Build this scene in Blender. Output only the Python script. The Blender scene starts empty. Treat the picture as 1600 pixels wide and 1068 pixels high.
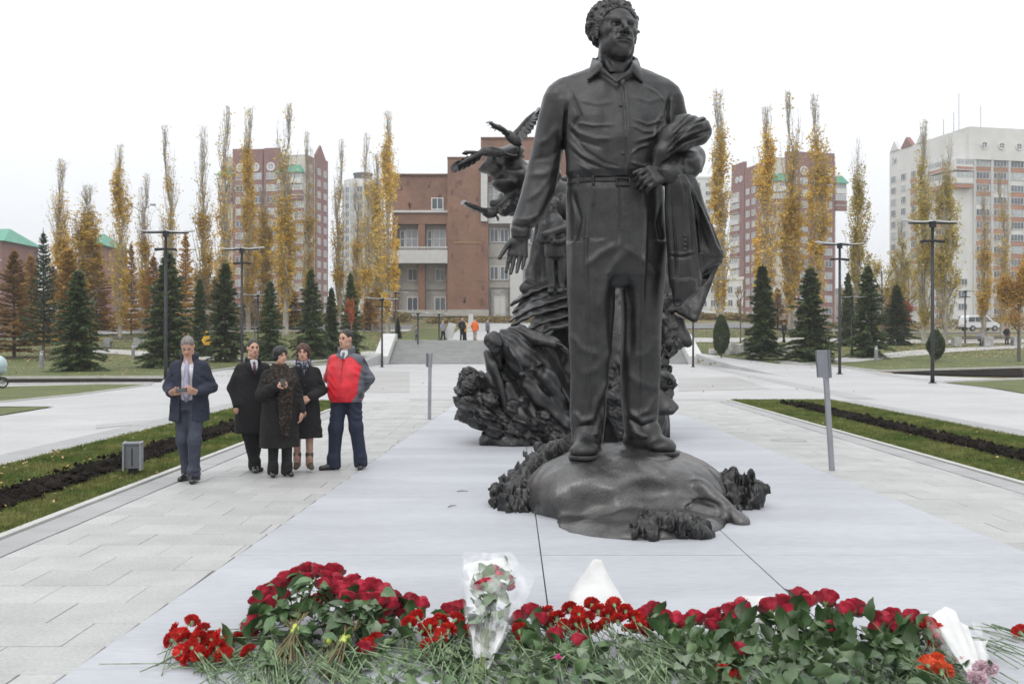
import bpy, bmesh, math, random
import numpy as np
from mathutils import Vector, Matrix

R = math.radians
random.seed(7)
rng = np.random.default_rng(7)
scene = bpy.context.scene
COL = scene.collection

# ------------------------------------------------------------------ camera, sky, sun, exposure
F, HZ, CX, CAMH = 1555.0, 530.0, 800.0, 1.72      # focal length in photo pixels, horizon row, centre column, eye height
cam_data = bpy.data.cameras.new('camera')
cam = bpy.data.objects.new('camera', cam_data)
COL.objects.link(cam)
cam.location = (0, 0, CAMH)
cam.rotation_euler = (R(90), 0, 0)
cam_data.sensor_width = 36.0
cam_data.lens = 36.0 * F / 1600.0
cam_data.shift_y = -(534.0 - HZ) / 1600.0
cam_data.clip_start, cam_data.clip_end = 0.1, 4000
cam_data.dof.use_dof = True
cam_data.dof.focus_distance = 10.6
cam_data.dof.aperture_fstop = 4.0
scene.camera = cam

SUN_EL, SUN_AZ = 48.0, 205.0                      # the veiled sun stands behind the viewer's left shoulder
world = bpy.data.worlds.new('World'); scene.world = world
world.use_nodes = True
wn = world.node_tree; wn.nodes.clear()
w_out = wn.nodes.new('ShaderNodeOutputWorld')
w_bg = wn.nodes.new('ShaderNodeBackground'); w_bg.inputs['Strength'].default_value = 0.1
w_sky = wn.nodes.new('ShaderNodeTexSky'); w_sky.sky_type = 'NISHITA'; w_sky.sun_disc = False
w_sky.sun_elevation = R(SUN_EL); w_sky.sun_rotation = R(SUN_AZ)
w_tc = wn.nodes.new('ShaderNodeTexCoord')
w_sep = wn.nodes.new('ShaderNodeSeparateXYZ'); wn.links.new(w_tc.outputs['Generated'], w_sep.inputs[0])
w_cl = wn.nodes.new('ShaderNodeClamp'); wn.links.new(w_sep.outputs['Z'], w_cl.inputs['Value'])
w_ma = wn.nodes.new('ShaderNodeMath'); w_ma.operation = 'MULTIPLY_ADD'      # overcast: brighter towards the zenith
w_ma.inputs[1].default_value = 12.5; w_ma.inputs[2].default_value = 9.7
wn.links.new(w_cl.outputs[0], w_ma.inputs[0])
w_no = wn.nodes.new('ShaderNodeTexNoise'); w_no.inputs['Scale'].default_value = 2.2; w_no.inputs['Detail'].default_value = 4
wn.links.new(w_tc.outputs['Generated'], w_no.inputs['Vector'])
w_mr = wn.nodes.new('ShaderNodeMapRange'); w_mr.inputs[3].default_value = 0.93; w_mr.inputs[4].default_value = 1.07
wn.links.new(w_no.outputs[0], w_mr.inputs[0])
w_m2 = wn.nodes.new('ShaderNodeMath'); w_m2.operation = 'MULTIPLY'
wn.links.new(w_ma.outputs[0], w_m2.inputs[0]); wn.links.new(w_mr.outputs[0], w_m2.inputs[1])
w_cc = wn.nodes.new('ShaderNodeVectorMath'); w_cc.operation = 'SCALE'
w_cc.inputs[0].default_value = (0.975, 0.99, 1.01)
wn.links.new(w_m2.outputs[0], w_cc.inputs['Scale'])
w_mix = wn.nodes.new('ShaderNodeMixRGB'); w_mix.inputs[0].default_value = 0.92
wn.links.new(w_sky.outputs[0], w_mix.inputs[1]); wn.links.new(w_cc.outputs[0], w_mix.inputs[2])
wn.links.new(w_mix.outputs[0], w_bg.inputs[0]); wn.links.new(w_bg.outputs[0], w_out.inputs[0])

sun_data = bpy.data.lights.new('sun', 'SUN'); sun_data.energy = 0.8; sun_data.angle = R(25); sun_data.color = (1.0, 0.97, 0.93)
sun = bpy.data.objects.new('sun', sun_data); COL.objects.link(sun)
sd = Vector((math.sin(R(SUN_AZ)) * math.cos(R(SUN_EL)), math.cos(R(SUN_AZ)) * math.cos(R(SUN_EL)), math.sin(R(SUN_EL))))
sun.rotation_euler = sd.to_track_quat('Z', 'Y').to_euler()

vs = scene.view_settings
vs.view_transform = 'Standard'; vs.look = 'None'; vs.exposure = 0.0; vs.gamma = 1.0; vs.use_curve_mapping = False
scene.cycles.max_bounces = 6
scene.cycles.transparent_max_bounces = 12
scene.cycles.use_denoising = True

# ------------------------------------------------------------------ places
def PX(px, py, Y):
    return Vector(((px - CX) / F * Y, Y, CAMH - (py - HZ) / F * Y))

STAIR_X0, STAIR_X1 = -9.2, 12.9
def tz(x, y):
    """height of the land: flat square, steps up to the terrace of the house, lawns that rise behind"""
    x = np.asarray(x, float); y = np.asarray(y, float)
    side = np.interp(y, [0, 47, 58, 68, 80, 100, 150, 260, 900], [0, 0, .22, .6, 1.2, 2.3, 3.4, 4.5, 6])
    mid = np.interp(y, [0, 74.4, 74.9, 80, 100, 115, 150, 900], [0, 0, 1.62, 1.66, 3.0, 4.4, 5.2, 6])
    house = np.interp(y, [0, 47, 58, 68, 80, 100, 115, 150, 900], [0, 0, .22, .6, 1.4, 2.9, 4.4, 5.0, 6])
    w = np.clip((42 - np.abs(x + 4)) / 14.0, 0, 1)
    out = side * (1 - w) + house * w
    inst = (x > STAIR_X0) & (x < STAIR_X1)
    return np.where(inst, mid, out)

def G(px, py, ymax=300):
    ys = np.linspace(3, ymax, 6000)
    z = CAMH - (py - HZ) / F * ys
    t = tz((px - CX) / F * ys, ys)
    i = np.argmax(z <= t)
    if z[i] > t[i]: i = len(ys) - 1
    return Vector(((px - CX) / F * ys[i], ys[i], float(t[i])))

# ------------------------------------------------------------------ objects
def link(o, parent=None):
    COL.objects.link(o)
    if parent is not None: o.parent = parent
    return o

def tag(o, label=None, cat=None, group=None, kind=None):
    if label: o['label'] = label
    if cat: o['category'] = cat
    if group: o['group'] = group
    if kind: o['kind'] = kind
    return o

def empty(name, loc=(0, 0, 0), rz=0.0, label=None, cat=None, group=None):
    o = bpy.data.objects.new(name, None); o.empty_display_size = 0.2
    o.location = loc; o.rotation_euler = (0, 0, rz)
    link(o)
    return tag(o, label, cat, group)

def mesh_obj(name, me, parent=None, loc=None, rot=None, scale=None):
    o = bpy.data.objects.new(name, me)
    if loc is not None: o.location = loc
    if rot is not None: o.rotation_euler = rot
    if scale is not None: o.scale = scale
    return link(o, parent)

def np_mesh(name, v, f, m=None, smooth=False):
    """mesh out of arrays; f is an (n, 3) or (n, 4) array"""
    me = bpy.data.meshes.new(name)
    v = np.asarray(v, np.float32); f = np.asarray(f, np.int32)
    n, k = f.shape
    me.vertices.add(len(v)); me.vertices.foreach_set('co', v.ravel())
    me.loops.add(n * k); me.loops.foreach_set('vertex_index', f.ravel())
    me.polygons.add(n); me.polygons.foreach_set('loop_start', np.arange(0, n * k, k, dtype=np.int32))
    me.update(calc_edges=True)
    if smooth: me.polygons.foreach_set('use_smooth', np.ones(n, bool))
    if m: me.materials.append(m)
    return me

def copy_tree(o, parent=None):
    c = o.copy(); COL.objects.link(c)
    if parent is not None: c.parent = parent
    for ch in [q for q in o.children]: copy_tree(ch, c)
    return c

class MB:
    """collects boxes, tubes, quads of one part"""
    def __init__(s): s.v = []; s.f = []
    def add(s, vs, fs):
        n = len(s.v); s.v += [tuple(p) for p in vs]; s.f += [tuple(i + n for i in q) for q in fs]
    def box(s, a, b, bev=0.0):
        (x0, y0, z0), (x1, y1, z1) = a, b
        s.add([(x0,y0,z0),(x1,y0,z0),(x1,y1,z0),(x0,y1,z0),(x0,y0,z1),(x1,y0,z1),(x1,y1,z1),(x0,y1,z1)],
              [(0,3,2,1),(4,5,6,7),(0,1,5,4),(1,2,6,5),(2,3,7,6),(3,0,4,7)])
        return s
    def tube(s, pts, rads, n=8, caps=True):
        pts = [Vector(p) for p in pts]
        if not hasattr(rads, '__len__'): rads = [rads] * len(pts)
        base = len(s.v); up = Vector((0.123, 0.456, 0.88)).normalized()
        for i, p in enumerate(pts):
            t = (pts[min(i + 1, len(pts) - 1)] - pts[max(i - 1, 0)]).normalized()
            a = t.cross(up)
            if a.length < 1e-3: a = t.cross(Vector((1, 0, 0)))
            a.normalize(); b = t.cross(a)
            for k in range(n):
                w = 2 * math.pi * k / n
                s.v.append(tuple(p + a * (math.cos(w) * rads[i]) + b * (math.sin(w) * rads[i])))
        for i in range(len(pts) - 1):
            for k in range(n):
                q = base + i * n
                s.f.append((q + k, q + (k + 1) % n, q + n + (k + 1) % n, q + n + k))
        if caps:
            s.f.append(tuple(base + k for k in range(n))[::-1])
            s.f.append(tuple(base + (len(pts) - 1) * n + k for k in range(n)))
        return s
    def lathe(s, prof, n=16, c=(0, 0, 0)):
        base = len(s.v)
        for r, z in prof:
            for k in range(n):
                w = 2 * math.pi * k / n
                s.v.append((c[0] + r * math.cos(w), c[1] + r * math.sin(w), c[2] + z))
        for i in range(len(prof) - 1):
            for k in range(n):
                q = base + i * n
                s.f.append((q + k, q + (k + 1) % n, q + n + (k + 1) % n, q + n + k))
        return s
    def prism(s, poly, y0, y1):
        """outline in x,z pushed from y0 to y1"""
        n = len(poly); base = len(s.v)
        s.v += [(x, y0, z) for x, z in poly] + [(x, y1, z) for x, z in poly]
        s.f.append(tuple(base + i for i in range(n)))
        s.f.append(tuple(base + n + i for i in range(n))[::-1])
        for i in range(n):
            j = (i + 1) % n
            s.f.append((base + j, base + i, base + n + i, base + n + j))
        return s
    def quad(s, a, b, c, d): s.add([a, b, c, d], [(0, 1, 2, 3)]); return s
    def mesh(s, name, m=None, smooth=False, bevel=0.0, fix=True):
        me = bpy.data.meshes.new(name); me.from_pydata(s.v, [], s.f)
        if fix or bevel:
            bm = bmesh.new(); bm.from_mesh(me)
            bmesh.ops.recalc_face_normals(bm, faces=bm.faces[:])
            if bevel:
                es = [e for e in bm.edges if len(e.link_faces) == 2 and e.calc_face_angle(0) > 0.6]
                bmesh.ops.bevel(bm, geom=es, offset=bevel, segments=1, affect='EDGES', clamp_overlap=True)
            bm.to_mesh(me); bm.free()
        if smooth: me.polygons.foreach_set('use_smooth', np.ones(len(me.polygons), bool))
        if m: me.materials.append(m)
        return me
    def build(s, name, m=None, parent=None, smooth=False, bevel=0.0, **kw):
        return mesh_obj(name, s.mesh(name, m, smooth, bevel), parent, **kw)

# ------------------------------------------------------------------ noise
def _hash(ix, iy, iz, seed):
    h = (ix.astype(np.int64) * 374761393 + iy.astype(np.int64) * 668265263 + iz.astype(np.int64) * 2147483647 + seed * 974711) & 0xFFFFFFFF
    h = ((h ^ (h >> 13)) * 1274126177) & 0xFFFFFFFF
    h = (h ^ (h >> 16)) & 0xFFFF
    return h.astype(np.float32) / 32767.5 - 1.0

def vnoise(x, y, z, seed=0):
    x, y, z = np.broadcast_arrays(x, y, z)
    ix, iy, iz = np.floor(x), np.floor(y), np.floor(z)
    fx, fy, fz = (x - ix).astype(np.float32), (y - iy).astype(np.float32), (z - iz).astype(np.float32)
    fx, fy, fz = fx*fx*(3-2*fx), fy*fy*(3-2*fy), fz*fz*(3-2*fz)
    ix, iy, iz = ix.astype(np.int32), iy.astype(np.int32), iz.astype(np.int32)
    r = 0
    for a in (0, 1):
        wa = fx if a else 1 - fx
        for b in (0, 1):
            wb = fy if b else 1 - fy
            for c in (0, 1):
                r = r + _hash(ix + a, iy + b, iz + c, seed) * (wa * wb * (fz if c else 1 - fz))
    return r

def fbm(x, y, z, oct=3, seed=0):
    r, a = 0, 1.0
    for i in range(oct):
        r = r + a * vnoise(x * 2**i, y * 2**i, z * 2**i, seed + i); a *= .5
    return r

# ------------------------------------------------------------------ signed-distance sculpting
class Field:
    def __init__(s, lo, hi, h):
        s.lo = np.array(lo, np.float32); s.h = h
        s.n = np.ceil((np.array(hi) - s.lo) / h).astype(int) + 1
        s.d = np.full(s.n, 9.0, np.float32)
        s.ax = [s.lo[i] + h * np.arange(s.n[i], dtype=np.float32) for i in range(3)]
    def _blk(s, lo, hi):
        a = np.clip(np.floor((np.array(lo) - s.lo) / s.h).astype(int) - 1, 0, s.n)
        b = np.clip(np.ceil((np.array(hi) - s.lo) / s.h).astype(int) + 2, 0, s.n)
        sl = tuple(slice(a[i], b[i]) for i in range(3))
        x = s.ax[0][sl[0]][:, None, None]; y = s.ax[1][sl[1]][None, :, None]; z = s.ax[2][sl[2]][None, None, :]
        return sl, x, y, z
    def _put(s, sl, e, k, sub):
        d = s.d[sl]
        if d.size == 0: return
        if sub: e = -e
        if sub:
            if k > 0:
                hh = np.clip(.5 - .5 * (d - e) / k, 0, 1); s.d[sl] = d * (1 - hh) + e * hh + k * hh * (1 - hh)
            else: s.d[sl] = np.maximum(d, e)
        else:
            if k > 0:
                hh = np.clip(.5 + .5 * (d - e) / k, 0, 1); s.d[sl] = d * (1 - hh) + e * hh - k * hh * (1 - hh)
            else: s.d[sl] = np.minimum(d, e)
    def cap(s, a, b, ra, rb=None, k=0.0, sub=False):
        rb = ra if rb is None else rb
        a = np.array(a, np.float32); b = np.array(b, np.float32); m = max(ra, rb) + k + 3 * s.h
        sl, x, y, z = s._blk(np.minimum(a, b) - m, np.maximum(a, b) + m)
        ab = b - a; L = max(float(ab @ ab), 1e-9)
        t = np.clip(((x - a[0]) * ab[0] + (y - a[1]) * ab[1] + (z - a[2]) * ab[2]) / L, 0, 1)
        e = np.sqrt((x - a[0] - t*ab[0])**2 + (y - a[1] - t*ab[1])**2 + (z - a[2] - t*ab[2])**2) - (ra + (rb - ra) * t)
        s._put(sl, e, k, sub); return s
    def chain(s, pts, rads, k=0.0, sub=False):
        for i in range(len(pts) - 1): s.cap(pts[i], pts[i+1], rads[i], rads[i+1], k, sub)
        return s
    def ell(s, c, r, rot=None, k=0.0, sub=False):
        c = np.array(c, np.float32); r = np.array(r, np.float32)
        m = (float(r.max()) if rot is not None else r) + k + 3 * s.h
        sl, x, y, z = s._blk(c - m, c + m)
        x, y, z = x - c[0], y - c[1], z - c[2]
        if rot is not None:
            M = np.array(rot, np.float32)      # columns are the local axes
            x, y, z = x*M[0,0]+y*M[1,0]+z*M[2,0], x*M[0,1]+y*M[1,1]+z*M[2,1], x*M[0,2]+y*M[1,2]+z*M[2,2]
        q = np.sqrt((x/r[0])**2 + (y/r[1])**2 + (z/r[2])**2)
        g = np.sqrt((x/r[0]**2)**2 + (y/r[1]**2)**2 + (z/r[2]**2)**2) + 1e-6
        e = np.where(q < .2, -float(r.min()) * (1 - q), q * (q - 1) / g)
        s._put(sl, e.astype(np.float32), k, sub); return s
    def box(s, c, hf, rot=None, r=0.0, k=0.0, sub=False):
        c = np.array(c, np.float32); hf = np.array(hf, np.float32)
        m = (float(np.linalg.norm(hf)) if rot is not None else hf) + k + 3 * s.h
        sl, x, y, z = s._blk(c - m, c + m)
        x, y, z = x - c[0], y - c[1], z - c[2]
        if rot is not None:
            M = np.array(rot, np.float32)
            x, y, z = x*M[0,0]+y*M[1,0]+z*M[2,0], x*M[0,1]+y*M[1,1]+z*M[2,1], x*M[0,2]+y*M[1,2]+z*M[2,2]
        qx, qy, qz = np.abs(x) - hf[0] + r, np.abs(y) - hf[1] + r, np.abs(z) - hf[2] + r
        e = np.sqrt(np.maximum(qx, 0)**2 + np.maximum(qy, 0)**2 + np.maximum(qz, 0)**2) + np.minimum(np.maximum(qx, np.maximum(qy, qz)), 0) - r
        s._put(sl, e.astype(np.float32), k, sub); return s
    def loft(s, rows, k=0.0, p=2.0, grow=0.0, sub=False, rnd=0.0):
        """stack of ellipses along z: rows of (z, cx, cy, rx, ry), any order"""
        rows = sorted(rows); a = np.array(rows, np.float32)
        zz, cx, cy, rx, ry = a.T
        rx, ry = rx + grow, ry + grow
        m = k + 3 * s.h
        lo = ((cx - rx).min() - m, (cy - ry).min() - m, zz[0] - grow - m); hi = ((cx + rx).max() + m, (cy + ry).max() + m, zz[-1] + grow + m)
        sl, x, y, z = s._blk(lo, hi)
        if s.d[sl].size == 0: return s
        zf = z.ravel()
        I = lambda q: np.interp(zf, zz, q).astype(np.float32)[None, None, :]
        X, Yv, RX, RY = I(cx), I(cy), I(rx), I(ry)
        u, v = (x - X) / RX, (y - Yv) / RY
        if p == 2.0: q = np.sqrt(u*u + v*v)
        else: q = (np.abs(u)**p + np.abs(v)**p)**(1/p)
        g = np.sqrt((u/RX)**2 + (v/RY)**2) / np.maximum(np.sqrt(u*u + v*v), 1e-4)
        e = (q - 1) / np.maximum(g, 1e-3)
        e = np.maximum(e, np.maximum(zz[0] - grow - z, z - zz[-1] - grow))
        s._put(sl, e.astype(np.float32), k, sub); return s
    def disp(s, fn, band=0.08, lo=None, hi=None):
        """push the surface out by fn(x, y, z) metres, only near it"""
        lo = s.lo if lo is None else lo; hi = (s.lo + s.h * s.n) if hi is None else hi
        sl, x, y, z = s._blk(lo, hi)
        d = s.d[sl]; idx = np.nonzero(np.abs(d) < band)
        if len(idx[0]) == 0: return s
        d[idx] -= fn(x.ravel()[idx[0]], y.ravel()[idx[1]], z.ravel()[idx[2]]).astype(np.float32)
        return s
    def keep(s, fn):
        """cut away everything where fn > 0"""
        idx = np.nonzero(s.d < 0.3)
        e = fn(s.ax[0][idx[0]], s.ax[1][idx[1]], s.ax[2][idx[2]])
        s.d[idx] = np.maximum(s.d[idx], e); return s
    def mesh(s, name, m=None, smooth=True):
        d = s.d.copy()
        for a in range(3):
            t = [slice(None)] * 3; t[a] = 0; d[tuple(t)] = np.maximum(d[tuple(t)], .01); t[a] = -1; d[tuple(t)] = np.maximum(d[tuple(t)], .01)
        S = d < 0
        c = S[:-1, :-1, :-1].astype(np.int8)
        for i, j, k in ((1,0,0),(0,1,0),(0,0,1),(1,1,0),(1,0,1),(0,1,1),(1,1,1)):
            c += S[i:S.shape[0]-1+i, j:S.shape[1]-1+j, k:S.shape[2]-1+k]
        act = (c > 0) & (c < 8)
        ci, cj, ck = np.nonzero(act)
        if len(ci) == 0: return np_mesh(name, np.zeros((3, 3)), np.array([[0, 1, 2]]), m)
        ids = np.full(act.shape, -1, np.int32); ids[ci, cj, ck] = np.arange(len(ci))
        acc = np.zeros((len(ci), 3), np.float32); cnt = np.zeros(len(ci), np.float32)
        corners = [(i, j, k) for i in (0, 1) for j in (0, 1) for k in (0, 1)]
        val = {q: d[ci + q[0], cj + q[1], ck + q[2]] for q in corners}
        for q in corners:
            for a in range(3):
                if q[a]: continue
                w = list(q); w[a] = 1; w = tuple(w)
                d0, d1 = val[q], val[w]
                cr = (d0 < 0) != (d1 < 0)
                t = np.where(cr, d0 / np.where(cr, d0 - d1, 1), 0)
                pq = np.tile(np.array(q, np.float32), (len(ci), 1)); pq[:, a] = t
                acc += pq * cr[:, None]; cnt += cr
        v = (np.stack([ci, cj, ck], 1) + acc / np.maximum(cnt, 1)[:, None]) * s.h + s.lo
        fs = []
        for a in range(3):
            t0 = [slice(0, S.shape[i] - (1 if i == a else 0)) for i in range(3)]
            t1 = [slice(1, None) if i == a else slice(None) for i in range(3)]
            A, B = S[tuple(t0)], S[tuple(t1)]
            e = np.stack(np.nonzero(A != B), 1)
            b_, c_ = [(1, 2), (2, 0), (0, 1)][a]
            ok = (e[:, b_] > 0) & (e[:, c_] > 0) & (e[:, b_] < act.shape[b_]) & (e[:, c_] < act.shape[c_])
            e = e[ok]
            fl = A[tuple(e.T)]
            def cell(db, dc):
                g = e.copy(); g[:, b_] -= db; g[:, c_] -= dc
                return ids[tuple(g.T)]
            q = np.stack([cell(1, 1), cell(0, 1), cell(0, 0), cell(1, 0)], 1)
            q[~fl] = q[~fl][:, ::-1]
            fs.append(q)
        f = np.concatenate(fs); f = f[(f >= 0).all(1)]
        return np_mesh(name, v, f, m, smooth)
    def obj(s, name, m, parent=None, **kw): return mesh_obj(name, s.mesh(name, m), parent, **kw)

def rotm(ax=0, ay=0, az=0):
    return np.array((Matrix.Rotation(R(az), 3, 'Z') @ Matrix.Rotation(R(ay), 3, 'Y') @ Matrix.Rotation(R(ax), 3, 'X')))
# ------------------------------------------------------------------ materials
def _n(t, k, **kw):
    n = t.nodes.new(k)
    for a, b in kw.items(): setattr(n, a, b)
    return n

def mat(name, c, rough=.7, var=.15, scale=6.0, bump=0.0, bscale=None, metal=0.0, c2=None, obj_var=0.0, detail=4, spec=.5,
        sheen=0.0, coat=0.0, stretch=None, world_co=False, fine=0.0, fscale=80.0, lo=.35, hi=.65, trans=0.0):
    """principled material; two noise scales tint it, a third one gives relief"""
    m = bpy.data.materials.new(name); m.use_nodes = True
    t = m.node_tree; b = t.nodes['Principled BSDF']; out = t.nodes['Material Output']
    L = t.links.new
    tc = _n(t, 'ShaderNodeTexCoord'); co = tc.outputs['Object']
    if world_co:
        geo = _n(t, 'ShaderNodeNewGeometry'); co = geo.outputs['Position']
    if stretch:
        mp = _n(t, 'ShaderNodeMapping'); mp.inputs['Scale'].default_value = stretch; L(co, mp.inputs[0]); co = mp.outputs[0]
    no = _n(t, 'ShaderNodeTexNoise'); no.inputs['Scale'].default_value = scale; no.inputs['Detail'].default_value = detail
    L(co, no.inputs['Vector'])
    rp = _n(t, 'ShaderNodeMapRange'); rp.inputs[1].default_value = lo; rp.inputs[2].default_value = hi; L(no.outputs[0], rp.inputs[0])
    mx = _n(t, 'ShaderNodeMixRGB')
    c = tuple(c) + (1,)
    if c2 is None:
        a_ = tuple(q * (1 - var) for q in c[:3]) + (1,); b_ = tuple(min(1, q * (1 + var)) for q in c[:3]) + (1,)
    else: a_, b_ = c, tuple(c2) + (1,)
    mx.inputs[1].default_value = a_; mx.inputs[2].default_value = b_
    L(rp.outputs[0], mx.inputs[0]); col = mx.outputs[0]
    if fine:
        n2 = _n(t, 'ShaderNodeTexNoise'); n2.inputs['Scale'].default_value = fscale; n2.inputs['Detail'].default_value = 3; L(co, n2.inputs['Vector'])
        r2 = _n(t, 'ShaderNodeMapRange'); r2.inputs[1].default_value = .3; r2.inputs[2].default_value = .7
        r2.inputs[3].default_value = 1 - fine; r2.inputs[4].default_value = 1 + fine; L(n2.outputs[0], r2.inputs[0])
        vm = _n(t, 'ShaderNodeVectorMath', operation='SCALE'); L(col, vm.inputs[0]); L(r2.outputs[0], vm.inputs['Scale']); col = vm.outputs[0]
    if obj_var:
        oi = _n(t, 'ShaderNodeObjectInfo')
        r3 = _n(t, 'ShaderNodeMapRange'); r3.inputs[3].default_value = 1 - obj_var; r3.inputs[4].default_value = 1 + obj_var; L(oi.outputs['Random'], r3.inputs[0])
        vm = _n(t, 'ShaderNodeVectorMath', operation='SCALE'); L(col, vm.inputs[0]); L(r3.outputs[0], vm.inputs['Scale']); col = vm.outputs[0]
    L(col, b.inputs['Base Color'])
    b.inputs['Roughness'].default_value = rough; b.inputs['Metallic'].default_value = metal
    b.inputs['Specular IOR Level'].default_value = spec
    b.inputs['Sheen Weight'].default_value = sheen
    b.inputs['Coat Weight'].default_value = coat
    if bump:
        nb = _n(t, 'ShaderNodeTexNoise'); nb.inputs['Scale'].default_value = bscale or scale * 6; nb.inputs['Detail'].default_value = 5; L(co, nb.inputs['Vector'])
        bp = _n(t, 'ShaderNodeBump'); bp.inputs['Strength'].default_value = min(1, bump); bp.inputs['Distance'].default_value = .01 * max(1, bump)
        L(nb.outputs[0], bp.inputs['Height']); L(bp.outputs[0], b.inputs['Normal'])
    if trans:
        tr = _n(t, 'ShaderNodeBsdfTranslucent'); L(col, tr.inputs[0])
        ms = _n(t, 'ShaderNodeMixShader'); ms.inputs[0].default_value = trans
        L(b.outputs[0], ms.inputs[1]); L(tr.outputs[0], ms.inputs[2]); L(ms.outputs[0], out.inputs[0])
    return m

def paving_mat(name, c, bw=.6, bh=.3, joint=.006, var=.1, rot=0.0, dirt=.12):
    """stone slabs seen from afar: joints and tone per slab"""
    m = bpy.data.materials.new(name); m.use_nodes = True
    t = m.node_tree; b = t.nodes['Principled BSDF']; L = t.links.new
    geo = _n(t, 'ShaderNodeNewGeometry')
    mp = _n(t, 'ShaderNodeMapping'); mp.inputs['Rotation'].default_value = (0, 0, rot); L(geo.outputs['Position'], mp.inputs[0])
    br = _n(t, 'ShaderNodeTexBrick'); br.offset = .5
    br.inputs['Scale'].default_value = 1.0; br.inputs['Brick Width'].default_value = bw; br.inputs['Row Height'].default_value = bh
    br.inputs['Mortar Size'].default_value = joint; br.inputs['Mortar Smooth'].default_value = .3
    br.inputs['Color1'].default_value = tuple(q * (1 - var) for q in c) + (1,); br.inputs['Color2'].default_value = tuple(q * (1 + var) for q in c) + (1,)
    br.inputs['Mortar'].default_value = tuple(q * .55 for q in c) + (1,)
    L(mp.outputs[0], br.inputs['Vector'])
    no = _n(t, 'ShaderNodeTexNoise'); no.inputs['Scale'].default_value = .35; no.inputs['Detail'].default_value = 6; L(geo.outputs['Position'], no.inputs['Vector'])
    r2 = _n(t, 'ShaderNodeMapRange'); r2.inputs[1].default_value = .3; r2.inputs[2].default_value = .7
    r2.inputs[3].default_value = 1 - dirt; r2.inputs[4].default_value = 1 + dirt * .6; L(no.outputs[0], r2.inputs[0])
    vm = _n(t, 'ShaderNodeVectorMath', operation='SCALE'); L(br.outputs[0], vm.inputs[0]); L(r2.outputs[0], vm.inputs['Scale'])
    L(vm.outputs[0], b.inputs['Base Color']); b.inputs['Roughness'].default_value = .62
    return m

M = {}
M['bronze'] = mat('bronze', (.035, .0348, .0350), .34, .28, 7, .35, 110, metal=.6, fine=.22, fscale=60, spec=.7, lo=.3, hi=.7)
M['bronze_dark'] = mat('bronze_dark', (.034, .0335, .0335), .33, .4, 5.0, .5, 70, metal=.5, fine=.35, fscale=30, spec=.6)
M['bronze_rock'] = mat('bronze_rock', (.075, .0735, .072), .27, .45, 2.6, .3, 90, metal=.5, fine=.25, fscale=50, spec=.6, lo=.3, hi=.7)
M['slab'] = mat('slab', (.365, .375, .400), .6, .09, .8, .08, 60, fine=.06, fscale=14, world_co=True, detail=6, stretch=(.5, 1.6, 1))
M['slab_gap'] = mat('slab_gap', (.08, .08, .085), .9)
M['tile'] = mat('tile', (.345, .343, .336), .6, .07, 2.2, .1, 90, obj_var=.08, fine=.12, fscale=40, world_co=True, detail=6)
M['tile_grey'] = mat('tile_grey', (.285, .285, .285), .6, .07, 2.2, .1, 90, obj_var=.06, fine=.12, fscale=60, world_co=True)
M['joint'] = mat('joint', (.265, .26, .25), .9, .15, 8, world_co=True)
M['kerb'] = mat('kerb', (.42, .415, .395), .65, .07, 3, .1, 60, world_co=True, fine=.06)
M['plaza'] = paving_mat('plaza', (.385, .385, .385), .9, .45, .006, .035)
M['plaza_band'] = paving_mat('plaza_band', (.325, .32, .315), .4, .2, .006, .07)
M['path'] = paving_mat('path', (.40, .395, .38), .4, .2, .008, .05)
M['asphalt'] = mat('asphalt', (.16, .16, .16), .85, .1, 1, .2, 40, world_co=True)
M['lawn'] = mat('lawn', (.058, .082, .018), .9, .3, .9, .8, 30, c2=(.105, .112, .028), world_co=True, fine=.35, fscale=9, detail=8)
M['lawn_near'] = mat('lawn_near', (.075, .095, .03), .9, .3, 1.2, .8, 40, c2=(.13, .135, .045), world_co=True, fine=.3, fscale=25)
M['land'] = mat('land', (.10, .105, .042), .95, .3, .25, 0, c2=(.20, .155, .07), world_co=True, fine=.35, fscale=3, detail=9)
M['soil'] = mat('soil', (.015, .0125, .0105), 1.0, .5, 5, 1.6, 40, world_co=True, fine=.6, fscale=26, spec=.05)
M['white_stone'] = mat('white_stone', (.50, .50, .49), .6, .05, 2, .1, 40, fine=.05)
M['grey_stone'] = mat('grey_stone', (.33, .325, .31), .8, .2, 2.5, .8, 16, fine=.2, fscale=14)
M['black_metal'] = mat('black_metal', (.018, .018, .02), .45, .2, 4, metal=.3)
M['lamp_white'] = mat('lamp_white', (.62, .64, .65), .4, .04, 3)
M['grey_metal'] = mat('grey_metal', (.27, .275, .30), .45, .12, 4, metal=.25, fine=.05)
M['grey_paint'] = mat('grey_paint', (.13, .14, .155), .5, .1, 5, fine=.1)
M['glass'] = mat('glass', (.10, .125, .145), .12, .5, .35, spec=.8, obj_var=.35)
M['glass_light'] = mat('glass_light', (.34, .37, .385), .2, .3, .5, spec=.8, obj_var=.25)
M['win_frame'] = mat('win_frame', (.62, .62, .62), .5, .05, 2)
M['white_wall'] = mat('white_wall', (.60, .60, .58), .8, .06, .25, .1, 9, fine=.04, fscale=4, detail=6)
M['cream_wall'] = mat('cream_wall', (.53, .50, .44), .85, .06, .25, fine=.04, fscale=4)
M['stone_wall'] = mat('stone_wall', (.40, .385, .355), .85, .1, .4, fine=.08, fscale=2.5, detail=6)
M['brick'] = mat('brick', (.225, .115, .10), .85, .1, .35, fine=.1, fscale=5, detail=6)
M['brick_orange'] = mat('brick_orange', (.36, .185, .12), .85, .1, .35, fine=.1, fscale=5)
M['granite'] = mat('granite', (.205, .108, .070), .5, .16, .5, fine=.12, fscale=2.2, detail=8)
M['granite_dark'] = mat('granite_dark', (.165, .085, .060), .5, .2, .8, fine=.15, fscale=2.5, obj_var=.25)
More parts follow.
